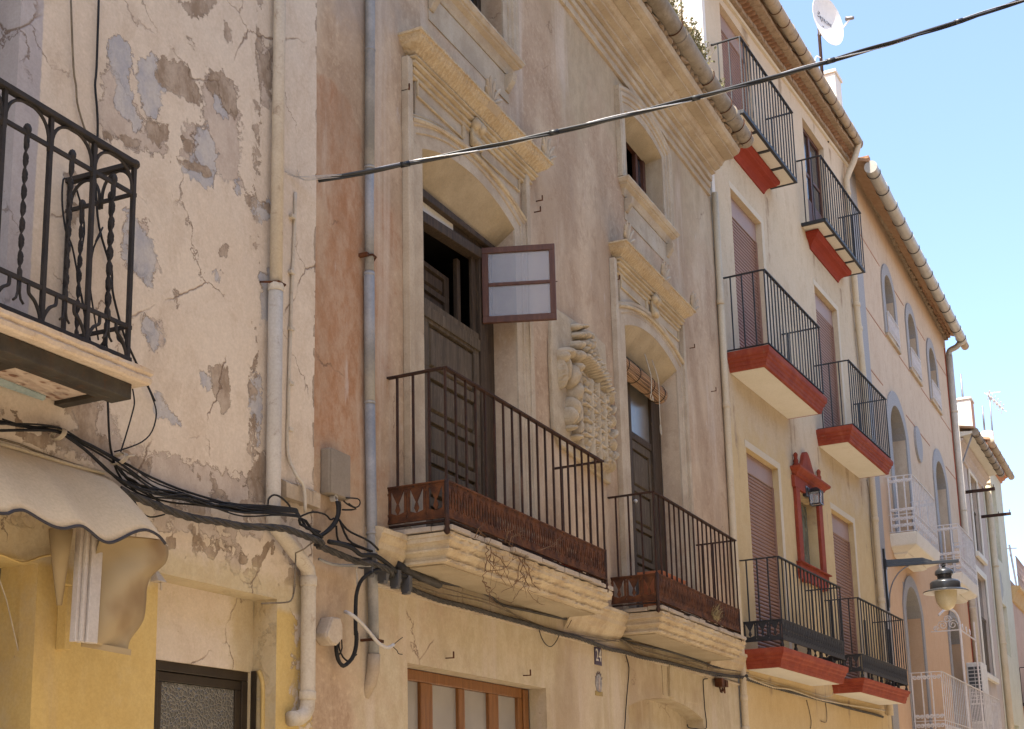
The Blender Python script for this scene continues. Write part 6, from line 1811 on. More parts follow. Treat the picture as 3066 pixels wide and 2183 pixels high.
for k in range(6):
    a_ = k * 1.05
    m.tube([A.lerp(A2, .1 + .04 * k), A.lerp(A2, .1 + .04 * k) + Vector((.035 * math.cos(a_) - .03, -.02, .035 * math.sin(a_)))], .0016, 4)
tag(to_thing(m, 'cable_anchor', M['cablebrown'] if False else M['whitecond']), 'frayed whitish wire anchor holding the overhead cable to the cream wall', 'anchor')

# ================================================================= small wall things
H2t = lambda u, v, z: frame(2) @ Vector((u, v, z))
o = tag(empty('junction_box', 2, (.19, 0, 3.64)), 'tall grey plastic box left of the zinc drainpipe with cables below', 'box')
m = MB(); m.box(-.12, .12, -.075, 0, .02, .325); m.build('body', M['boxgrey'], o, False, .012)
m = MB(); m.box(-.115, .115, -.082, -.0755, .025, .32); m.build('cover', M['boxgrey'], o, False, .006)
m = MB()
for k in range(5):
    a = k * .5
    m.tube([(-.04 + .02 * math.cos(t + a), -.05 + .008 * k - .02, .005 + .02 * math.sin(t + a)) for t in np.linspace(0, 6, 10)], .004, 5)
m.build('wire_tangle', M['whitecond'], o, True)
o = tag(empty('meter_box', 2, (.115, 0, 2.68)), 'beige eight sided plastic box low on the wall beside the black hose', 'box')
oc = [(-.094, .078), (-.03, .19 * .98), (.058, .192), (.085, .15), (.085, .055), (.03, .012), (-.04, .012), (-.094, .05)]
m = MB(); m.loft([[(x, 0, z) for x, z in oc], [(x, -.085, z) for x, z in oc]]); m.build('body', M['boxbeige'], o, False, .008)
m = MB(); m.loft([[(x * .93, -.086, .1 + (z - .1) * .93) for x, z in oc], [(x * .9, -.096, .1 + (z - .1) * .9) for x, z in oc]]); m.build('cover', M['boxbeige'], o, False, .004)
hooks = [(1, 'between', (1.15, 7.04), 'iron L hook left of the first door cornice'), (2, '', (3.56, 7.05), 'lower iron hook right of the first stone door surround'), (2, '', (3.61, 7.18), 'upper iron hook right of the first stone door surround'), (2, '', (5.57, 7.12), 'iron L hook left of the second door cornice'), (2, '', (8.10, 7.16), 'iron L hook right of the second stone door arch'), (2, '', (1.74, 2.77), 'iron hook above the left end of the orange window'), (2, '', (3.08, 2.755), 'iron hook above the right end of the orange window'), (2, '', (8.915, 6.84), 'dark iron peg near the right downpipe of the old house')]
for (_, _, (u, z), lab) in hooks:
    m = MB(); m.bar((u, 0, z), (u, -.07, z - .002), .008, .010); m.bar((u, -.066, z), (u, -.066, z + .045), .008, .010)
    tag(m.build('wall_hook', M['rust'], None, h=2), lab, 'hook', 'iron hooks in the old wall')
# dark door post stains are left out; number plaque and picture tile
o = tag(empty('number_plaque', 2, (4.735, 0, 2.985)), 'dark blue enamel house number plaque reading 24', 'sign')
m = MB(); m.box(-.085, .085, -.010, 0, .005, .18); m.build('plate', M['plaqueblue'], o, False, .003)
def digits(txt, size, mat, par, loc, sx=1.0, name='lettering', rot=(R(90), 0, 0)):
    cu = bpy.data.curves.new('lettering', 'FONT'); cu.body = txt; cu.size = size; cu.extrude = .0015; cu.align_x = 'CENTER'; cu.align_y = 'CENTER'
    tmp = bpy.data.objects.new('tmp_text', cu); scene.collection.objects.link(tmp)
    dg = bpy.context.evaluated_depsgraph_get(); dg.update()
    me = bpy.data.meshes.new_from_object(tmp.evaluated_get(dg))
    bpy.data.objects.remove(tmp); bpy.data.curves.remove(cu)
    me.materials.clear(); me.materials.append(mat)
    ob = bpy.data.objects.new(name, me); scene.collection.objects.link(ob)
    ob.parent = par; ob.location = loc; ob.rotation_euler = rot; ob.scale = (sx, 1, 1)
    return ob
digits('24', .165, M['enamelwhite'], o, (0, -.0115, .093), .86)
o = tag(empty('picture_plaque', 2, (4.73, 0, 2.705)), 'worn oval picture tile with arched lettering under the number plaque', 'sign')
m = MB(); m.box(-.09, .09, -.008, 0, 0, .04); m.build('base', weathered('ochre_tile', (.42, .30, .10), (.34, .25, .12), (.12, .09, .06), 20), o, False, .002)
el = [(.078 * math.cos(t), .115 + .085 * math.sin(t)) for t in np.linspace(0, 2 * math.pi, 25)[:-1]]
m = MB(); m.prism(el, -.008, 0); m.build('tile', weathered('faded_picture_tile', (.40, .37, .34), (.25, .23, .23), (.12, .10, .12), 22, .8), o)
m = MB(); m.prism([(-.018, .045), (.02, .045), (.012, .12), (.016, .15), (0, .175), (-.014, .15), (-.01, .12)], -.011, -.0081); m.build('figure', weathered('faded_figure', (.42, .30, .24), (.5, .42, .36), (.2, .12, .1), 25), o)
for k, ch in enumerate('SEGURA'):
    a = R(148 - k * 23)
    digits(ch, .040, M['plaqueblue'], o, (.088 * math.cos(a), -.009, .118 + .095 * math.sin(a)), .8, 'letter', (R(90), R(90) - a if False else -(a - math.pi / 2), 0))

# ---------------------------------------------------------------- coat of arms
def coat():
    o = tag(empty('coat_of_arms', 2, (4.49, 0, 4.82)), 'large carved stone coat of arms with crown and quartered shield between the two balcony doors', 'carving')
    m = MB(); pl = [(-.70, .22), (-.55, .10), (.62, .0), (.68, .0), (.70, .9), (.66, 1.45), (.40, 1.46), (-.15, 1.44), (-.66, 1.41), (-.72, .9)]
    m.loft([[(x, 0, z) for x, z in pl], [(x, -.035, z) for x, z in pl], [(x * .985, -.042, .7 + (z - .7) * .985) for x, z in pl]])
    m.build('slab', M['armstone'], o, False, .006)
    nu, nz = 280, 290
    x = np.linspace(-.70, .72, nu); z = np.linspace(.05, 1.43, nz); X, Z = np.meshgrid(x, z, indexing='ij')
    Hh = np.full(X.shape, -.02)
    rs = np.random.RandomState(5)
    def ell(cx, cz, rx, rz, h, rot=0.0, p=.4, groove=0.0):
        nonlocal Hh
        c, s = math.cos(rot), math.sin(rot)
        a = ((X - cx) * c + (Z - cz) * s) / rx; b = (-(X - cx) * s + (Z - cz) * c) / rz
        q = 1 - a * a - b * b
        hh = h * np.maximum(q, 0) ** p
        if groove:
            hh = hh - .016 * (np.sin(a * groove) > .55)
        Hh = np.maximum(Hh, np.where(q > 0, hh, -.02))
    SH = [(-.17, .18), (.02, .08), (.46, .16), (.52, .45), (.52, .84), (.30, .92), (.10, .86), (-.16, .90)]
    d = poly_sd(SH, X, Z)
    Hh = np.maximum(Hh, np.where(d > -.035, .055 * sst(-.035, -.015, d), -.02))
    Hh = np.where((d > 0), .040 + .0 * X, Hh)
    cols = np.linspace(-.165, .515, 5); rows = np.linspace(.14, .88, 6)
    for cx in cols[1:-1]:
        Hh = np.where((np.abs(X - cx) < .013) & (d > 0), .085, Hh)
    for cz in rows[1:-1]:
        Hh = np.where((np.abs(Z - cz + .05 * (X - .1)) < .011) & (d > 0), .080, Hh)
    for i in range(4):
        for j in range(5):
            a, b = (cols[i] + cols[i + 1]) / 2, (rows[j] + rows[j + 1]) / 2 - .05 * ((cols[i] + cols[i + 1]) / 2 - .1)
            if float(poly_sd(SH, np.array([a]), np.array([b]))[0]) < .03:
                continue
            kind = (i * 3 + j * 2) % 4
            if kind == 0:      # rampant beast, worn
                ell(a, b, .022, .045, .085, .3); ell(a + .025, b + .04, .018, .018, .09); ell(a + .03, b - .01, .028, .009, .08, .5); ell(a - .02, b - .05, .012, .03, .08, -.4); ell(a - .035, b + .03, .008, .04, .075, .5)
            elif kind == 1:    # castle
                ell(a, b - .01, .045, .035, .080, 0, .2); ell(a - .03, b + .04, .012, .03, .085, 0, .2); ell(a + .03, b + .04, .012, .03, .085, 0, .2); ell(a, b + .045, .012, .04, .09, 0, .2)
            elif kind == 2:    # bars
                for k in (-1, 0, 1):
                    ell(a + .032 * k, b, .010, .055, .082, 0, .2)
            else:              # rosettes
                for k in range(5):
                    ell(a + .028 * math.cos(k * 1.257), b + .032 * math.sin(k * 1.257), .015, .017, .085)
                ell(a, b, .012, .012, .095)
    for cz, cx, r, ro in ((.86, .585, .055, .5), (.74, .625, .045, -.4), (.62, .60, .05, .4), (.50, .645, .045, -.5), (.38, .60, .05, .5), (.27, .635, .045, -.4), (.16, .55, .055, .6), (.11, .36, .05, 1.2), (.10, .16, .05, 1.4)):
        ell(cx, cz, r * .75, r * 1.5, .085, ro, .4, 9)
    # supporter on the left: wings, torso, legs
    for cx, cz, rx, rz, hh, ro, gv in ((-.50, .86, .055, .15, .085, .15, 8), (-.56, .78, .035, .15, .075, .1, 8), (-.38, .80, .07, .12, .11, -.1, 0), (-.33, .66, .055, .11, .115, -.15, 0), (-.30, .90, .045, .055, .12, 0, 0), (-.38, .50, .055, .10, .105, .25, 0), (-.43, .40, .04, .09, .10, .1, 0), (-.30, .46, .035, .12, .095, -.2, 0), (-.26, .34, .03, .09, .085, -.1, 0), (-.40, .30, .05, .03, .085, .2, 0), (-.27, .24, .06, .025, .08, 0, 0), (-.225, .70, .022, .24, .075, .02, 0), (-.215, .42, .020, .22, .07, 0, 0)):
        ell(cx, cz, rx, rz, hh, ro, .4, gv)
    # mantling, coronet with pearls, hollow visor
    ell(-.46, 1.00, .13, .055, .11, .15, .4, 10); ell(-.26, 1.03, .11, .06, .12, .25, .4, 8); ell(-.55, .94, .05, .06, .09, 0)
    for t in np.linspace(0, 1, 14):
        ell(-.15 + .63 * t, 1.055 - .19 * t * t, .026, .034, .125, -.4)
    for t in np.linspace(0, 1, 8):
        ell(-.13 + .55 * t, 1.135 - .16 * t * t, .024, .036, .115, 0); ell(-.13 + .55 * t, 1.175 - .16 * t * t, .015, .015, .12, 0)
    dv = poly_sd([(-.12, .965), (.05, 1.005), (.25, .965), (.43, .83), (.40, .79), (.22, .885), (.05, .90), (-.05, .915)], X, Z)
    Hh = np.where(dv > 0, np.minimum(Hh, .0), Hh)
    for cx, cz, rx, rz, hh, gv in ((-.22, 1.15, .055, .05, .11, 6), (-.10, 1.19, .045, .055, .12, 0), (.02, 1.21, .05, .05, .115, 6), (-.16, 1.27, .075, .04, .10, 9), (-.04, 1.31, .06, .05, .105, 0), (-.20, 1.345, .05, .035, .085, 0), (.10, 1.345, .05, .045, .085, 7), (-.06, 1.39, .08, .024, .09, 0), (.08, 1.27, .045, .045, .10, 0), (.22, 1.20, .055, .09, .085, 12), (.33, 1.12, .05, .08, .08, 10), (.42, 1.03, .045, .06, .08, 8)):
        ell(cx, cz, rx, rz, hh, .2, .4, gv)
    Hh = np.where(Hh > 0, Hh * 1.35, Hh)
    Hh = Hh + (fbm(X * 30, Z * 30, 4) - .5) * .018
    V = -.036 - Hh
    verts = np.stack([X.ravel(), V.ravel(), Z.ravel()], 1).tolist()
    I, J = np.meshgrid(np.arange(nu - 1), np.arange(nz - 1), indexing='ij')
    keep = (np.maximum.reduce([Hh[:-1, :-1], Hh[1:, :-1], Hh[:-1, 1:], Hh[1:, 1:]]) > -.006)
    a = (I * nz + J)[keep]
    me = bpy.data.meshes.new('relief'); me.from_pydata(verts, [], [tuple(q) for q in np.stack([a, a + nz, a + nz + 1, a + 1], 1).tolist()])
    me.materials.append(M['armstone']); me.polygons.foreach_set('use_smooth', [True] * len(me.polygons)); me.update()
    ro = bpy.data.objects.new('relief', me); scene.collection.objects.link(ro); ro.parent = o
coat()

# ---------------------------------------------------------------- rolled cane blind over door 2
o = tag(empty('cane_blind', 2, (6.50, 0, 6.22)), 'rolled up brown cane blind hanging in the second balcony doorway', 'blind')
m = MB()
N = 26
rings = []
for x in (-.69, .69):
    rings.append([(x, .10 + .085 * math.cos(2 * math.pi * k / N), .095 + .085 * math.sin(2 * math.pi * k / N)) for k in range(N)])
m.loft(rings)
for k in range(N):
    a = 2 * math.pi * (k + .5) / N
    m.tube([(-.695, .10 + .089 * math.cos(a), .095 + .089 * math.sin(a)), (.695, .10 + .089 * math.cos(a), .095 + .089 * math.sin(a))], .0095, 5)
m.tube([(.696, .10 + (.075 - .008 * t) * math.cos(t * 2.0), .095 + (.075 - .008 * t) * math.sin(t * 2.0)) for t in np.linspace(0, 8, 40)], .006, 5)
m.build('roll', M['bamboo'], o)
m = MB()
for x in (-.55, -.2, .25, .60):
    m.tube([(x, .10 + .101 * math.cos(a), .095 + .101 * math.sin(a)) for a in np.linspace(0, 6.28, 20)], .004, 5)
m.build('binding', M['cable'], o)
m = MB()
m.tube(smooth_path([(.12, .06, .42), (.10, -.0, .20), (.11, -.008, .10), (.10, -.006, .0), (.09, -.005, -.08)], 3), .0055, 6)
m.tube([(.09 + .03 * math.cos(a), -.006, -.10 + .035 * math.sin(a)) for a in np.linspace(1.5, 7.2, 14)], .005, 5); m.tube([(.10, -.006, -.07), (.15, -.01, -.10), (.14, -.008, -.13)], .005, 5)
m.tube(smooth_path([(.36, .06, .42), (.36, .0, .20), (.365, -.004, .05), (.37, 0, -.15), (.375, .002, -.34)], 3), .0055, 6)
m.tube([(.377 + .022 * math.cos(a), 0, -.40 + .06 * math.sin(a)) for a in np.linspace(1.6, 7.6, 14)], .005, 5)
m.build('cord', M['rope'], o, True)

# ---------------------------------------------------------------- things on the balconies
o = tag(empty('planter', 2, (5.72, -.32, 3.56)), 'terracotta trough on the floor of the second rusty balcony', 'planter')
m = MB(); m.loft([[(-.30, -.09, 0), (.30, -.09, 0), (.30, .09, 0), (-.30, .09, 0)], [(-.34, -.11, .34), (.34, -.11, .34), (.34, .11, .34), (-.34, .11, .34)]]); m.build('body', M['terracotta'], o, False, .01)
m = MB(); m.shell3(-.345, .345, .12, -.115, [(0, .341), (.02, .343), (.025, .385), (0, .39)]); m.build('rim', M['terracotta'], o, False, .005)
o = tag(empty('plant_pot', 2, (3.55, -.25, 3.56)), 'dark red pot behind the skirt panel at the right end of the first balcony', 'plant pot')
m = MB(); m.lathe((0, 0, 0), [(.07, 0), (.09, .14), (.10, .14), (.10, .17), (.08, .17), (.075, .12)], 16); m.build('body', M['redflat'], o, True, autosm=True)
m = MB(); m.lathe((0, 0, 0), [(.001, .135), (.078, .14), (.001, .145)], 12); m.build('soil', M['dark'], o)
o = tag(empty('trough', 2, (2.75, -.22, 3.56)), 'dark bluish plastic trough on the first balcony floor behind the skirt panel', 'planter')
m = MB(); m.loft([[(-.30, -.08, 0), (.30, -.08, 0), (.30, .08, 0), (-.30, .08, 0)], [(-.33, -.10, .20), (.33, -.10, .20), (.33, .10, .20), (-.33, .10, .20)]]); m.build('body', plain('dark_blue_plastic', (.035, .04, .06), .4), o, False, .01)
m = MB()
for t in TWIGS:
    q = [(x + random.uniform(-.008, .008), y + random.uniform(-.02, .02), z) for x, y, z in smooth_path(t, 3)]
    m.tube(q, [.0042 - .0028 * i / len(q) for i in range(len(q))], 5)
rs = random.Random(4)
for t in TWIGS:
    for k in range(5):
        p = rs.choice(t); a = rs.uniform(0, 6.28); L = rs.uniform(.05, .16)
        m.tube([p, (p[0] + L * .5 * math.cos(a), p[1] - .02, p[2] + L * .5 * math.sin(a) - .01), (p[0] + L * math.cos(a + .3), p[1] - .03, p[2] + L * math.sin(a + .3) - .03)], [.0022, .0018, .0008], 4)
tag(m.build('dried_vine', M['twig'], None, h=2), 'leafless dried vine straggling over the edge of the first stone balcony', 'plant')
m = MB()
for k in range(34):
    a = rs.uniform(-.9, .9); L = rs.uniform(.10, .24); x = 6.95 + rs.uniform(-.05, .05)
    m.tube([(x, -.44, 3.60), (x + L * .4 * math.sin(a), -.49, 3.60 + L * .6), (x + L * math.sin(a), -.53 - rs.uniform(0, .04), 3.60 + L * math.cos(a))], [.002, .0016, .0006], 3)
    for j in range(3):
        t = rs.uniform(.3, 1); c = (x + L * t * math.sin(a), -.51, 3.60 + L * t * math.cos(a) * .9)
        m.add([(c[0] - .008, c[1], c[2]), (c[0], c[1] - .006, c[2] + .012), (c[0] + .008, c[1], c[2]), (c[0], c[1] + .006, c[2] - .008)], [(0, 1, 2, 3)])
tag(m.build('dry_weed', M['leafstraw'], None, h=2), 'small dry weed growing out of the second stone balcony edge', 'plant')
m = MB(); m.loft([[(.30, .05, 3.5), (.32, .05, 3.5), (.32, .06, 3.5), (.30, .06, 3.5)], [(.30, .05, 3.51), (.32, .05, 3.51), (.32, .06, 3.51), (.30, .06, 3.51)]])
# weeds in the gutter
def weed(u, hgt, spread, n, label, green):
    m = MB()
    m2 = MB()
    for k in range(n):
        a = rs.uniform(-1.1, 1.1); b = rs.uniform(-.6, .6); L = hgt * rs.uniform(.4, 1.0); x = u + rs.uniform(-spread, spread); y = -.56 + rs.uniform(-.05, .05)
        P3 = [(x, y, 10.42), (x + L * .35 * math.sin(a), y + L * .3 * math.sin(b), 10.43 + L * .55), (x + L * .8 * math.sin(a), y + L * .8 * math.sin(b), 10.43 + L * math.cos(a * .8))]
        m.tube(P3, [.004, .003, .001], 4)
        for j in range(11):
            t = rs.uniform(.25, 1.0); q = Vector(P3[1]).lerp(Vector(P3[2]), t) if t > .5 else Vector(P3[0]).lerp(Vector(P3[1]), t * 2)
            s = rs.uniform(.014, .034)
            d1 = Vector((rs.uniform(-1, 1), rs.uniform(-1, 1), rs.uniform(-.5, 1))).normalized() * s; d2 = Vector((rs.uniform(-1, 1), rs.uniform(-1, 1), rs.uniform(-1, 1))).normalized() * s * .5
            m2.add([q, q + d1 * .5 + d2, q + d1, q + d1 * .5 - d2], [(0, 1, 2, 3)])
    o = tag(empty('weed_clump', 2, (u, -.56, 10.42)), label, 'weeds', 'weeds growing in the clay gutter')
    for mm, nm, mt in ((m, 'stems', M['leafstraw']), (m2, 'leaves', M['leafdry'] if green else M['leafstraw'])):
        ob = mm.build(nm, mt, o)
        ob.matrix_local = Matrix.Translation((-u, .56, -10.42))
weed(6.20, .34, .20, 90, 'tall dusty weed clump at the far left of the clay gutter', True)
weed(6.62, .24, .18, 70, 'low dry brownish weeds along the gutter between the two green clumps', False)
weed(7.02, .30, .22, 100, 'bushy green and straw weeds in the middle of the clay gutter', True)
weed(7.38, .28, .10, 50, 'straggly weed tuft just before the bare end of the gutter', True)
weed(8.08, .15, .07, 22, 'small pale weed tuft on the bare gutter end above the cable', True)
weed(8.37, .07, .04, 8, 'tiny weed sprig on the gutter where the overhead cable crosses', True)

# ================================================================= awning of house 1
o = tag(empty('awning', 1, (-2.15, 0, 2.40)), 'sand coloured shop awning with scalloped dark edge half folded against the yellow wall', 'awning')
def L1(m, name, mat, sm=False, bev=0):
    ob = m.build(name, mat, o, sm, bev); ob.matrix_local = Matrix.Translation((2.15, 0, -2.40)); return ob
val = smooth_path([(-3.9, 0, 2.95), (-3.7, 0, 2.905), (-3.5, 0, 2.945), (-3.3, 0, 2.955), (-3.1, 0, 2.915), (-2.891, 0, 2.916), (-2.825, 0, 2.942), (-2.77, 0, 2.957), (-2.728, 0, 2.953), (-2.662, 0, 2.934), (-2.595, 0, 2.917), (-2.536, 0, 2.917), (-2.477, 0, 2.938), (-2.432, 0, 2.945), (-2.384, 0, 2.931), (-2.32, 0, 2.908), (-2.263, 0, 2.902), (-2.215, 0, 2.912), (-2.159, 0, 2.938), (-2.093, 0, 2.975), (-2.035, 0, 3.001), (-1.983, 0, 3.008), (-1.92, 0, 2.992), (-1.875, 0, 2.96)], 3)
m = MB()
n = len(val); ku = 12
vs = []; fs = []
for i, p in enumerate(val):
    for j in range(ku + 1):
        t = j / ku
        # hangs from the roller, rolls out and drops over the front bar
        y = -.03 - .38 * (1 - (1 - t) ** 1.15)
        top_u = min(p.x, -1.86) if True else p.x
        x = top_u + (p.x - top_u) * t ** .8
        wav = .012 * math.sin(p.x * 11) * t
        z = 3.350 + (p.z - 3.350) * (t ** 1.08)
        vs.append((x, y + wav, z))
for i in range(n - 1):
    for j in range(ku):
        a = i * (ku + 1) + j
        fs.append((a, a + ku + 1, a + ku + 2, a + 1))
m.add(vs, fs)
cn = L1(m, 'canopy', M['canvas'], True)
sl = cn.modifiers.new('thickness', 'SOLIDIFY'); sl.thickness = .003
m = MB(); m.tube([(p.x, -.412 + .012 * math.sin(p.x * 11), p.z - .004) for p in val], .0075, 6); L1(m, 'edge_binding', M['trim'], True)
right = [(-2.236, 2.96), (-2.05, 3.0), (-1.90, 3.0), (-1.855, 2.985), (-1.815, 2.965), (-1.793, 2.930), (-1.805, 2.877), (-1.866, 2.824), (-1.90, 2.783), (-1.911, 2.732), (-1.906, 2.685), (-1.913, 2.599), (-1.941, 2.548), (-1.998, 2.488), (-2.022, 2.45), (-2.029, 2.42)]
rsm = smooth_path([(a, 0, b) for a, b in right[3:]], 3)
m = MB(); vs = []; fs = []
nr = len(rsm); kc = 14
for i, p in enumerate(rsm):
    t = i / (nr - 1)
    lx = -2.225 + (-2.335 + 2.225) * t; lz = 2.965 + (2.430 - 2.965) * t
    for j in range(kc + 1):
        s_ = j / kc
        vs.append((lx + (p.x - lx) * s_, -.345 + .022 * math.sin(s_ * 5 + t * 4) - .015 * s_, lz + (p.z - lz) * s_))
for i in range(nr - 1):
    for j in range(kc):
        a = i * (kc + 1) + j
        fs.append((a, a + 1, a + kc + 2, a + kc + 1))
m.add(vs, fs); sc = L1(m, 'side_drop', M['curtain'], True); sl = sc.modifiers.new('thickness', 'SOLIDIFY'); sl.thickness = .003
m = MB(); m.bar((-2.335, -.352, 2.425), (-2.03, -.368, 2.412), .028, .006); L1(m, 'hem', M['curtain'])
m = MB()
for k, (a, b, yy) in enumerate(((-.062, -.042, -.385), (-.040, -.024, -.40), (-.022, -.006, -.392), (-.004, .066, -.405))):
    tx, bx_ = -2.240, -2.352
    yt = yy + .095
    m.loft([[(tx + a, yt, 2.985), (tx + b, yt, 2.98), (tx + b, yt + .035, 2.98), (tx + a, yt + .035, 2.985)], [(bx_ + a * .95, yy, 2.424), (bx_ + b * .95, yy, 2.424), (bx_ + b * .95, yy + .035, 2.424), (bx_ + a * .95, yy + .035, 2.424)]])
L1(m, 'folding_arm', M['almond'], False, .003)
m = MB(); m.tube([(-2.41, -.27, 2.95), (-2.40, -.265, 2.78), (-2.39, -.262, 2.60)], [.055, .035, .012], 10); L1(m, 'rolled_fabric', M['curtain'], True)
m = MB(); m.box(-2.165, -2.135, -.035, -.001, 2.80, 3.02); m.lathe((-2.15, -.05, 2.745), [(.034, 0), (.034, .06)], 14); m.box(-2.14, -2.10, -.06, -.001, 2.44, 2.745); L1(m, 'wall_bracket', M['yellowpaint'], False, .004)
m = MB(); m.tube(smooth_path([(-2.60, -.02, 2.84), (-2.51, -.02, 2.838), (-2.40, -.02, 2.822), (-2.33, -.02, 2.845), (-2.27, -.02, 2.872), (-2.16, -.025, 2.905)], 3), .006, 6)
tag(m.build('yellow_cable', M['yellowpaint'], None, True, h=1), 'yellow painted cable curving along the top of the yellow doorway', 'cable')
m = MB(); m.tube([(-2.50, .10, 3.02 - .2), (-2.414, .10, 2.76), (-2.36, .10, 2.66), (-2.253, .10, 2.38), (-2.25, .1, 2.1)], .0035, 5)
tag(m.build('hanging_cord', M['rope'], None, True, h=1), 'thin pale cord slanting down across the yellow doorway', 'cord')
m = MB(); m.loft([[(-1.495, 0, 2.865), (-1.425, 0, 2.865), (-1.425, -.06, 2.865), (-1.495, -.06, 2.865)], [(-1.47, 0, 2.93), (-1.44, 0, 2.93), (-1.44, -.01, 2.93), (-1.47, -.01, 2.93)]]); m.box(-1.465, -1.452, -.05, -.04, 2.82, 2.864)
tag(m.build('corner_bracket', M['stone_pale'], None, False, .004, h=1), 'small plastered bracket at the upper left corner of the recess', 'bracket')
m = MB(); m.tube(smooth_path([(-.385, .12, 2.50), (-.385, .10, 2.46), (-.38, .09, 2.38), (-.38, .09, 2.1)], 3), .014, 8)
tag(m.build('painted_conduit', M['yellowpaint'], None, True, h=1), 'yellow painted conduit beside the brown door frame', 'conduit')

# ================================================================= shrine, lantern on house 3
o = tag(empty('wall_shrine', 3, (3.5, 0, 4.88)), 'red framed wall shrine with a pediment and painted tile between two shutters', 'shrine')
def L3(m, name, mat, sm=False, bev=.006, on=None):
    ob = m.build(name, mat, o if on is None else on, sm, bev)
    ob.matrix_local = Matrix.Translation((-3.5, 0, -4.88)); return ob
for q in ((2.83, 3.03), (4.0, 4.20)):
    m = MB(); m.box(q[0], q[1], -.05, 0, 5.181, 6.30); L3(m, 'pilaster', M['redpaint'])
m = MB(); m.box(2.78, 4.30, -.05, 0, 6.301, 6.48); m.shell3(2.86, 4.26, 0, -.05, [(0, 6.481), (.03, 6.50), (.04, 6.53), (.09, 6.56), (.11, 6.58), (.11, 6.61), (.02, 6.62)]); L3(m, 'entablature', M['redpaint'])
q = [(3.10, 6.615), (3.14, 6.66), (3.22, 6.72), (3.28, 6.80), (3.34, 6.90), (3.42, 6.965), (3.50, 6.985), (3.58, 6.965), (3.66, 6.90), (3.74, 6.80), (3.82, 6.72), (3.92, 6.66), (3.98, 6.615)]
m = MB(); m.prism(q, -.06, 0); L3(m, 'pediment', M['redpaint'])
for x in (2.93, 4.13):
    m = MB(); m.lathe((x, -.045, 6.62), [(.055, 0), (.06, .03), (.035, .06), (.04, .10), (.025, .13), (.03, .16), (.036, .19), (.02, .22), (.002, .23)], 12); L3(m, 'finial', M['redpaint'], True, 0)
m = MB(); m.box(2.76, 4.26, -.06, 0, 5.03, 5.159); m.box(2.74, 4.30, -.10, 0, 5.159, 5.18); m.loft([[(2.82, 0, 4.93), (4.22, 0, 4.93), (4.22, -.05, 4.93), (2.82, -.05, 4.93)], [(2.78, 0, 5.029), (4.25, 0, 5.029), (4.25, -.058, 5.029), (2.78, -.058, 5.029)]]); L3(m, 'shelf', M['redpaint'])
for x in (2.95, 3.90):
    m = MB(); m.loft([[(x, 0, 4.90), (x + .18, 0, 4.90), (x + .18, -.02, 4.90), (x, -.02, 4.90)], [(x - .02, 0, 4.93), (x + .2, 0, 4.93), (x + .2, -.05, 4.93), (x - .02, -.05, 4.93)]]); L3(m, 'bracket', M['redpaint'])
m = MB(); m.box(3.10, 3.93, .135, .149, 5.17, 6.22); L3(m, 'painted_panel', M['mural'], False, 0)
o = tag(empty('wall_lantern', 3, (3.58, -.13, 6.16)), 'small black glass lantern fixed to the top of the red shrine', 'lantern')
m = MB()
for sx in (-1, 1):
    for sy in (-1, 1):
        m.bar((sx * .075, sy * .075, 0), (sx * .085, sy * .085, .20), .014, .014)
for z in (0.005, .20):
    for s_ in (-1, 1):
        m.bar((-.085, s_ * .08, z), (.085, s_ * .08, z), .014, .014); m.bar((s_ * .08, -.085, z), (s_ * .08, .085, z), .014, .014)
m.build('cage', M['lampblack'], o)
m = MB(); m.loft([[(-.10, -.10, .208), (.10, -.10, .208), (.10, .10, .208), (-.10, .10, .208)], [(-.03, -.03, .27), (.03, -.03, .27), (.03, .03, .27), (-.03, .03, .27)]]); m.build('roof', M['lampblack'], o, False, .004)
m = MB(); m.loft([[(-.07, -.07, .01), (.07, -.07, .01), (.07, .07, .01), (-.07, .07, .01)], [(-.078, -.078, .2), (.078, -.078, .2), (.078, .078, .2), (-.078, .078, .2)]]); m.build('glass', glassy('lantern_glass', (.55, .56, .54), .45, .2), o)
m = MB(); m.lathe((0, 0, 0.02), [(.03, 0), (.035, .05), (.025, .12), (.01, .13)], 10); m.build('bulb', M['lampwhite'], o, True)
m = MB(); m.box(-.22, -.10, .05, .08, .18, .24); m.box(-.26, -.14, .07, .13, .10, .26); m.build('mount', M['lampblack'], o, False, .006)

# ================================================================= street lamp on house 4
o = tag(empty('street_lamp', 4, (.55, 0, 5.05)), 'black bracket street lamp with bell shade and opal glass bowl on the granite strip', 'street lamp')
def L4(m, name, mat, sm=False, bev=.003, **kw):
    ob = m.build(name, mat, o, sm, bev, **kw); ob.matrix_local = Matrix.Translation((-.55, 0, -5.05)); return ob
LU, LV = .75, -1.036
m = MB(); m.box(.50, .56, -.075, -.036, 5.10, 6.24); m.box(.48, .58, -.09, -.036, 5.86, 6.05)
L4(m, 'wall_plate', M['lampblack'])
m = MB()
a = Vector((.53, -.076, 5.93)); b = Vector((.80, -1.30, 5.93))
m.bar(a, b, .055, .07)
m.loft([[(.50, -.08, 5.96), (.56, -.08, 5.96), (.56, -.08, 6.03), (.50, -.08, 6.03)], [(.64, -.70, 5.96), (.72, -.70, 5.96), (.72, -.70, 6.03), (.64, -.70, 6.03)], [(.66, -.86, 5.958), (.74, -.86, 5.958), (.74, -.86, 5.965), (.66, -.86, 5.965)]])
L4(m, 'arm', M['lampblack'])
m = MB(); m.tube(smooth_path([(.53, -.08, 5.16), (.53, -.10, 5.40), (.545, -.17, 5.62), (.57, -.30, 5.80), (.60, -.46, 5.90)], 4), .013, 8); L4(m, 'brace', M['grey'], True, 0)
m = MB(); c = (LU, LV, 0)
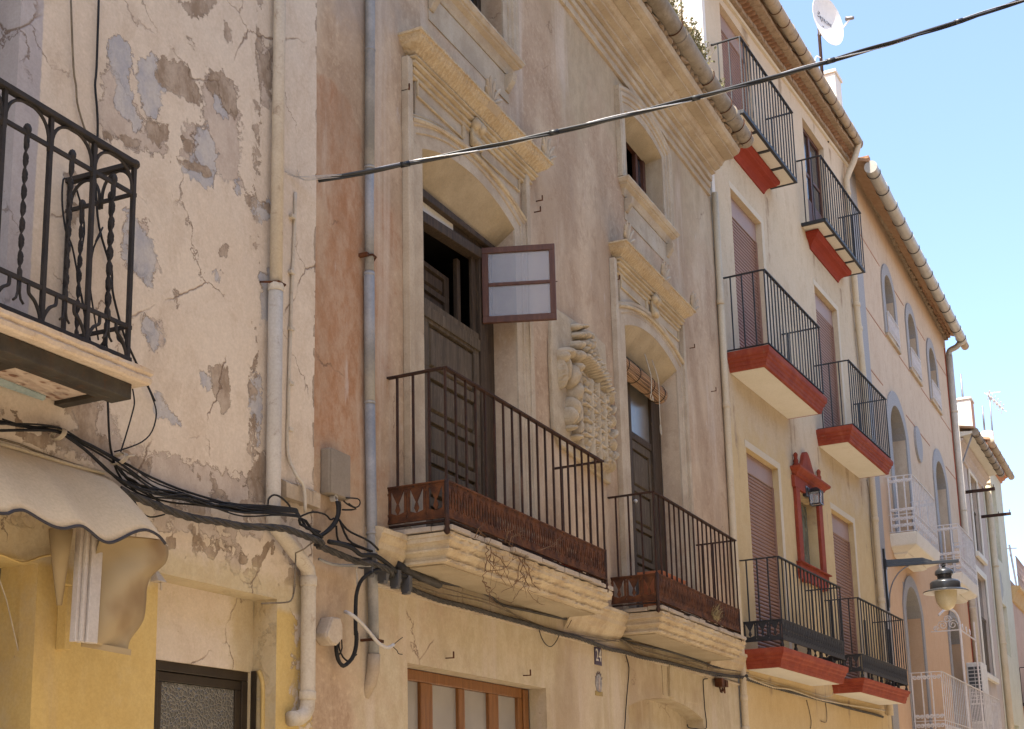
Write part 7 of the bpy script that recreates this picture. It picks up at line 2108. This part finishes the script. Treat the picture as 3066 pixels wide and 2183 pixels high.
m.lathe(c, [(.015, 5.90), (.03, 5.875), (.045, 5.86), (.02, 5.84), (.05, 5.82), (.10, 5.805), (.15, 5.775), (.162, 5.745), (.162, 5.70), (.135, 5.69), (.125, 5.66), (.12, 5.60), (.14, 5.585)], 28); L4(m, 'cap', M['lampblack'], True, 0, autosm=True)
m = MB(); m.lathe(c, [(.10, 5.61), (.17, 5.605), (.225, 5.585), (.258, 5.56), (.262, 5.545), (.262, 5.44), (.26, 5.435), (.30, 5.43), (.37, 5.405), (.392, 5.388), (.392, 5.380), (.37, 5.392), (.20, 5.43)], 36); L4(m, 'shade', M['lampblack'], True, 0, autosm=True)
m = MB(); m.lathe(c, [(.18, 5.427), (.29, 5.418), (.368, 5.389), (.385, 5.377), (.36, 5.380), (.2, 5.40)], 36); L4(m, 'reflector', M['lampwhite'], True, 0, autosm=True)
m = MB(); m.lathe(c, [(.192, 5.425), (.195, 5.38), (.192, 5.30), (.178, 5.23), (.155, 5.17), (.125, 5.12), (.09, 5.085), (.045, 5.064), (.004, 5.058)], 30); L4(m, 'glass_bowl', M['lampglass'], True, 0)

# ================================================================= satellite dish and roof things on house 3 and beyond
cen = frame(3) @ Vector((6.5, -.165, 15.90))
right_v = Vector((0.4317, -0.9017, -0.0227)); up_v = Vector((-.17406, -.1080, .97880)); toward = Vector((-.93, -.2, -.31)).normalized()
minor = (right_v * .94 + up_v * .34).normalized()
nrm = (toward * .66 + minor * .75).normalized()
o = bpy.data.objects.new('satellite_dish', None); scene.collection.objects.link(o)
base = frame(3) @ Vector((6.5, .01, 14.1)); o.location = base
tag(o, 'white satellite dish with printed lettering on a rusty mast above the yellow house roof', 'satellite dish')
zax = nrm; xax = Vector((.905, -.406, -.14)); xax = (xax - zax * xax.dot(zax)).normalized(); yax = zax.cross(xax)
MD = Matrix((xax, yax, zax)).transposed().to_4x4(); MD.translation = cen - base
Rr = .46
m = MB(); prof = [(.004, -.075), (.12, -.070), (.22, -.055), (.32, -.030), (.40, -.004), (.445, .012), (.46, .016), (.462, .010), (.445, .002), (.40, -.016), (.32, -.042), (.22, -.068), (.12, -.083), (.004, -.088)]
rings = [[(r * math.cos(2 * math.pi * k / 40), r * 1.06 * math.sin(2 * math.pi * k / 40), z) for k in range(40)] for r, z in prof]
m.loft(rings); d_ = m.build('reflector', M['dish'], o, True, autosm=True); d_.matrix_local = MD
dk = plain('dark_print', (.10, .10, .13), .5)
def dtext(t, size, x, y):
    ob = digits(t, size, dk, o, (0, 0, 0), 1.0, 'lettering', (0, 0, 0)); ob.matrix_local = MD @ Matrix.Translation((x, y, -.058)); return ob
dtext('ETRONIC', .10, .06, .02)
m = MB(); m.tube([(-.215 + .06 * math.cos(a), .065 + .06 * math.sin(a), -.052) for a in np.linspace(.5, 5.9, 20)], .005, 5); m.tube([(-.245, .04, -.05), (-.237, .09, -.05), (-.215, .055, -.05), (-.195, .09, -.05), (-.187, .04, -.05)], .004, 5)
e = m.build('emblem', dk, o); e.matrix_local = MD
iv = MD.inverted()
bot = MD @ Vector((.06, -.46, .0)); lnb = frame(3) @ Vector((6.5, -.585, 15.815)) - base
a0 = MD @ Vector((.10, -.42, .0))
m = MB(); m.bar(a0, lnb, .028, .02); m.build('feed_arm', M['dish'], o)
m = MB(); t = (cen - base + nrm * -.02 - lnb).normalized(); m.tube([lnb - t * .06, lnb - t * .02, lnb + t * .05, lnb + t * .09], [.028, .035, .035, .045], 12); m.build('feed_horn', M['grey'], o, True)
m = MB(); m.tube([Vector((0, 0, -.6)), Vector((0, 0, 1.55)), Vector((0, -.01, 1.66))], .030, 10); m.build('mast', M['rustbar'], o, True)
m = MB(); bk = MD @ Vector((-.05, -.10, -.09)); m.bar(Vector((0, 0, 1.55)), bk, .07, .05); m.bar(Vector((0, 0, 1.66)), MD @ Vector((-.1, 0, -.085)), .05, .05); m.build('mount', M['grey'], o, False, .004)
m = MB(); m.tube(smooth_path([Vector((.0, -.03, 1.05)), Vector((-.05, .06, 1.12)), Vector((-.07, .10, 1.02)), Vector((-.06, .10, .9))], 3), .012, 6); m.build('coax_loop', M['dish'], o, True)

def pole(h, u, v, z0, z1, r, mat, label, lean=0.0):
    m = MB(); m.tube([(0, 0, 0), (lean, 0, z1 - z0)], r, 8)
    ob = m.build('pole', mat, None, True); ob.matrix_world = frame(h) @ Matrix.Translation((u, v, z0))
    return tag(ob, label, 'pole')
pole(4, 14.5, .10, 12.3, 13.65, .028, M['grey'], 'thin dark metal pole standing behind the brick chimney')
pole(4, 18.0, 0.0, 12.82, 13.63, .028, M['grey'], 'thin dark metal pole rising above the white round chimney')
o = tag(empty('tv_antenna', 4, (19.0, -.10, 12.3)), 'television antenna with branching elements above the pale green house', 'antenna')
m = MB(); m.tube([(0, 0, 0), (0, -.03, 2.05)], .024, 8); m.build('mast', M['grey'], o, True)
m = MB(); m.bar((0, .0, 1.93), (.1, -.36, 1.45), .03, .03)
for k in range(6):
    t = k / 5; c = Vector((0, 0, 1.93)).lerp(Vector((.1, -.36, 1.45)), t)
    m.bar(c + Vector((-.30, -.08, .06)), c + Vector((.30, .08, -.06)), .016, .016); m.bar(c + Vector((0, -.12, -.10)), c + Vector((0, .12, .10)), .016, .016)
m.bar((0, .08, 2.0), (0, -.36, 1.98), .02, .02)
m.build('elements', M['whiteplastic'], o)
o = tag(empty('far_antenna', 4, (27, .3, 8.6)), 'thin leaning antenna pole above the salmon house at the far right', 'antenna')
m = MB(); m.tube([(0, .1, 0), (0, .26, 2.3)], .035, 8); m.bar((0, .02, 2.15), (0, .5, 2.18), .03, .03); m.bar((-.2, .25, 1.9), (.2, .25, 1.9), .03, .03); m.build('mast', M['grey'], o)
for (u, z, ext, lab) in ((12.21, 9.715, .80, 'upper dark metal bar sticking out from the narrow weathered house'), (15.27, 9.64, .82, 'lower dark metal bar sticking out near the pale green house')):
    m = MB(); m.box(-.03, .03, -ext, 0, -.04, .04); m.box(-.006, .006, -ext + .02, -ext + .04, .04, .12); m.box(-.006, .006, -.5, -.48, .04, .10)
    ob = m.build('projecting_bar', M['rustbar'], None, False, .004); ob.matrix_world = frame(4) @ Matrix.Translation((u, .03, z)); tag(ob, lab, 'metal bar')
# air conditioner on the far end of the lowest white balcony
o = tag(empty('air_conditioner', 4, (9.05, -.33, 2.95)), 'white air conditioner unit standing at the far end of the long white balcony', 'air conditioner')
m = MB(); m.box(-.42, .42, -.17, .17, .55, 1.95); m.build('casing', M['whiteplastic'], o, False, .01)
m = MB()
for k in range(10):
    m.box(-.428, -.4205, -.135, .135, 1.02 + k * .085, 1.085 + k * .085)
m.box(-.428, -.4205, -.14, .14, .6, .98)
m.build('grille', M['darkgrey'], o)
m = MB(); m.box(-.436, -.429, -.006, .006, 1.0, 1.9)
for k in range(11):
    m.box(-.436, -.4295, -.145, .145, 1.003 + k * .085, 1.015 + k * .085)
m.build('guard', M['whiteplastic'], o)
m = MB(); m.box(-.3, -.2, -.16, .16, 0, .549); m.box(.2, .3, -.16, .16, 0, .549); m.build('stand', M['whiteplastic'], o)
# tall white arched pergola rail above that balcony
o = tag(empty('iron_arch', 4, (5.32, -.60, 2.8)), 'white wrought iron arch with scrolls rising over the long white balcony', 'trellis')
m = MB()
m.tube(smooth_path([(-.2, 0, 0), (-.2, 0, 2.3), (-.2, 0, 2.58), (-.26, .04, 2.76), (-.42, .12, 2.85), (-.60, .22, 2.82), (-.75, .32, 2.70)], 4), .026, 8); m.tube([(1.9, 0, 0), (1.9, 0, 2.85)], .02, 8)
m.bar((-.2, .59, 2.44), (-.2, -.0, 2.44), .022, .022); m.bar((-.2, 0, 2.44), (1.9, 0, 2.44), .022, .022)
for (y, z, r, sg) in ((.04, 2.56, .10, 1), (.44, 2.56, .10, -1), (.16, 2.68, .08, 1), (.42, 2.50, .06, 1)):
    scroll(m, y, z, r, sg, (0, 1), (-.2, 0), 1.6, .010)
for x in (.3, .8, 1.3):
    scroll(m, x, 2.53, .08, 1, (1, 0), (-.2, 0), 1.5, .010)
m.build('scrollwork', M['whiteiron'], o)
# hanging lamp base / ceiling rose seen on the red shelf of the yellow house and flat dark boards behind its railings
for (u, w_, z, hh, lab) in ((6.85, .10, 3.62, .98, 'narrow dark board leaning inside the lower right black railing'), (5.2, .07, 3.62, .95, 'dark pole standing inside the lower right black railing')):
    m = MB(); m.box(-w_ / 2, w_ / 2, -.012, .012, 0, hh)
    ob = m.build('board', M['blackiron'], None, False, .003); ob.matrix_world = frame(3) @ Matrix.Translation((u, -.32, z)); tag(ob, lab, 'board')
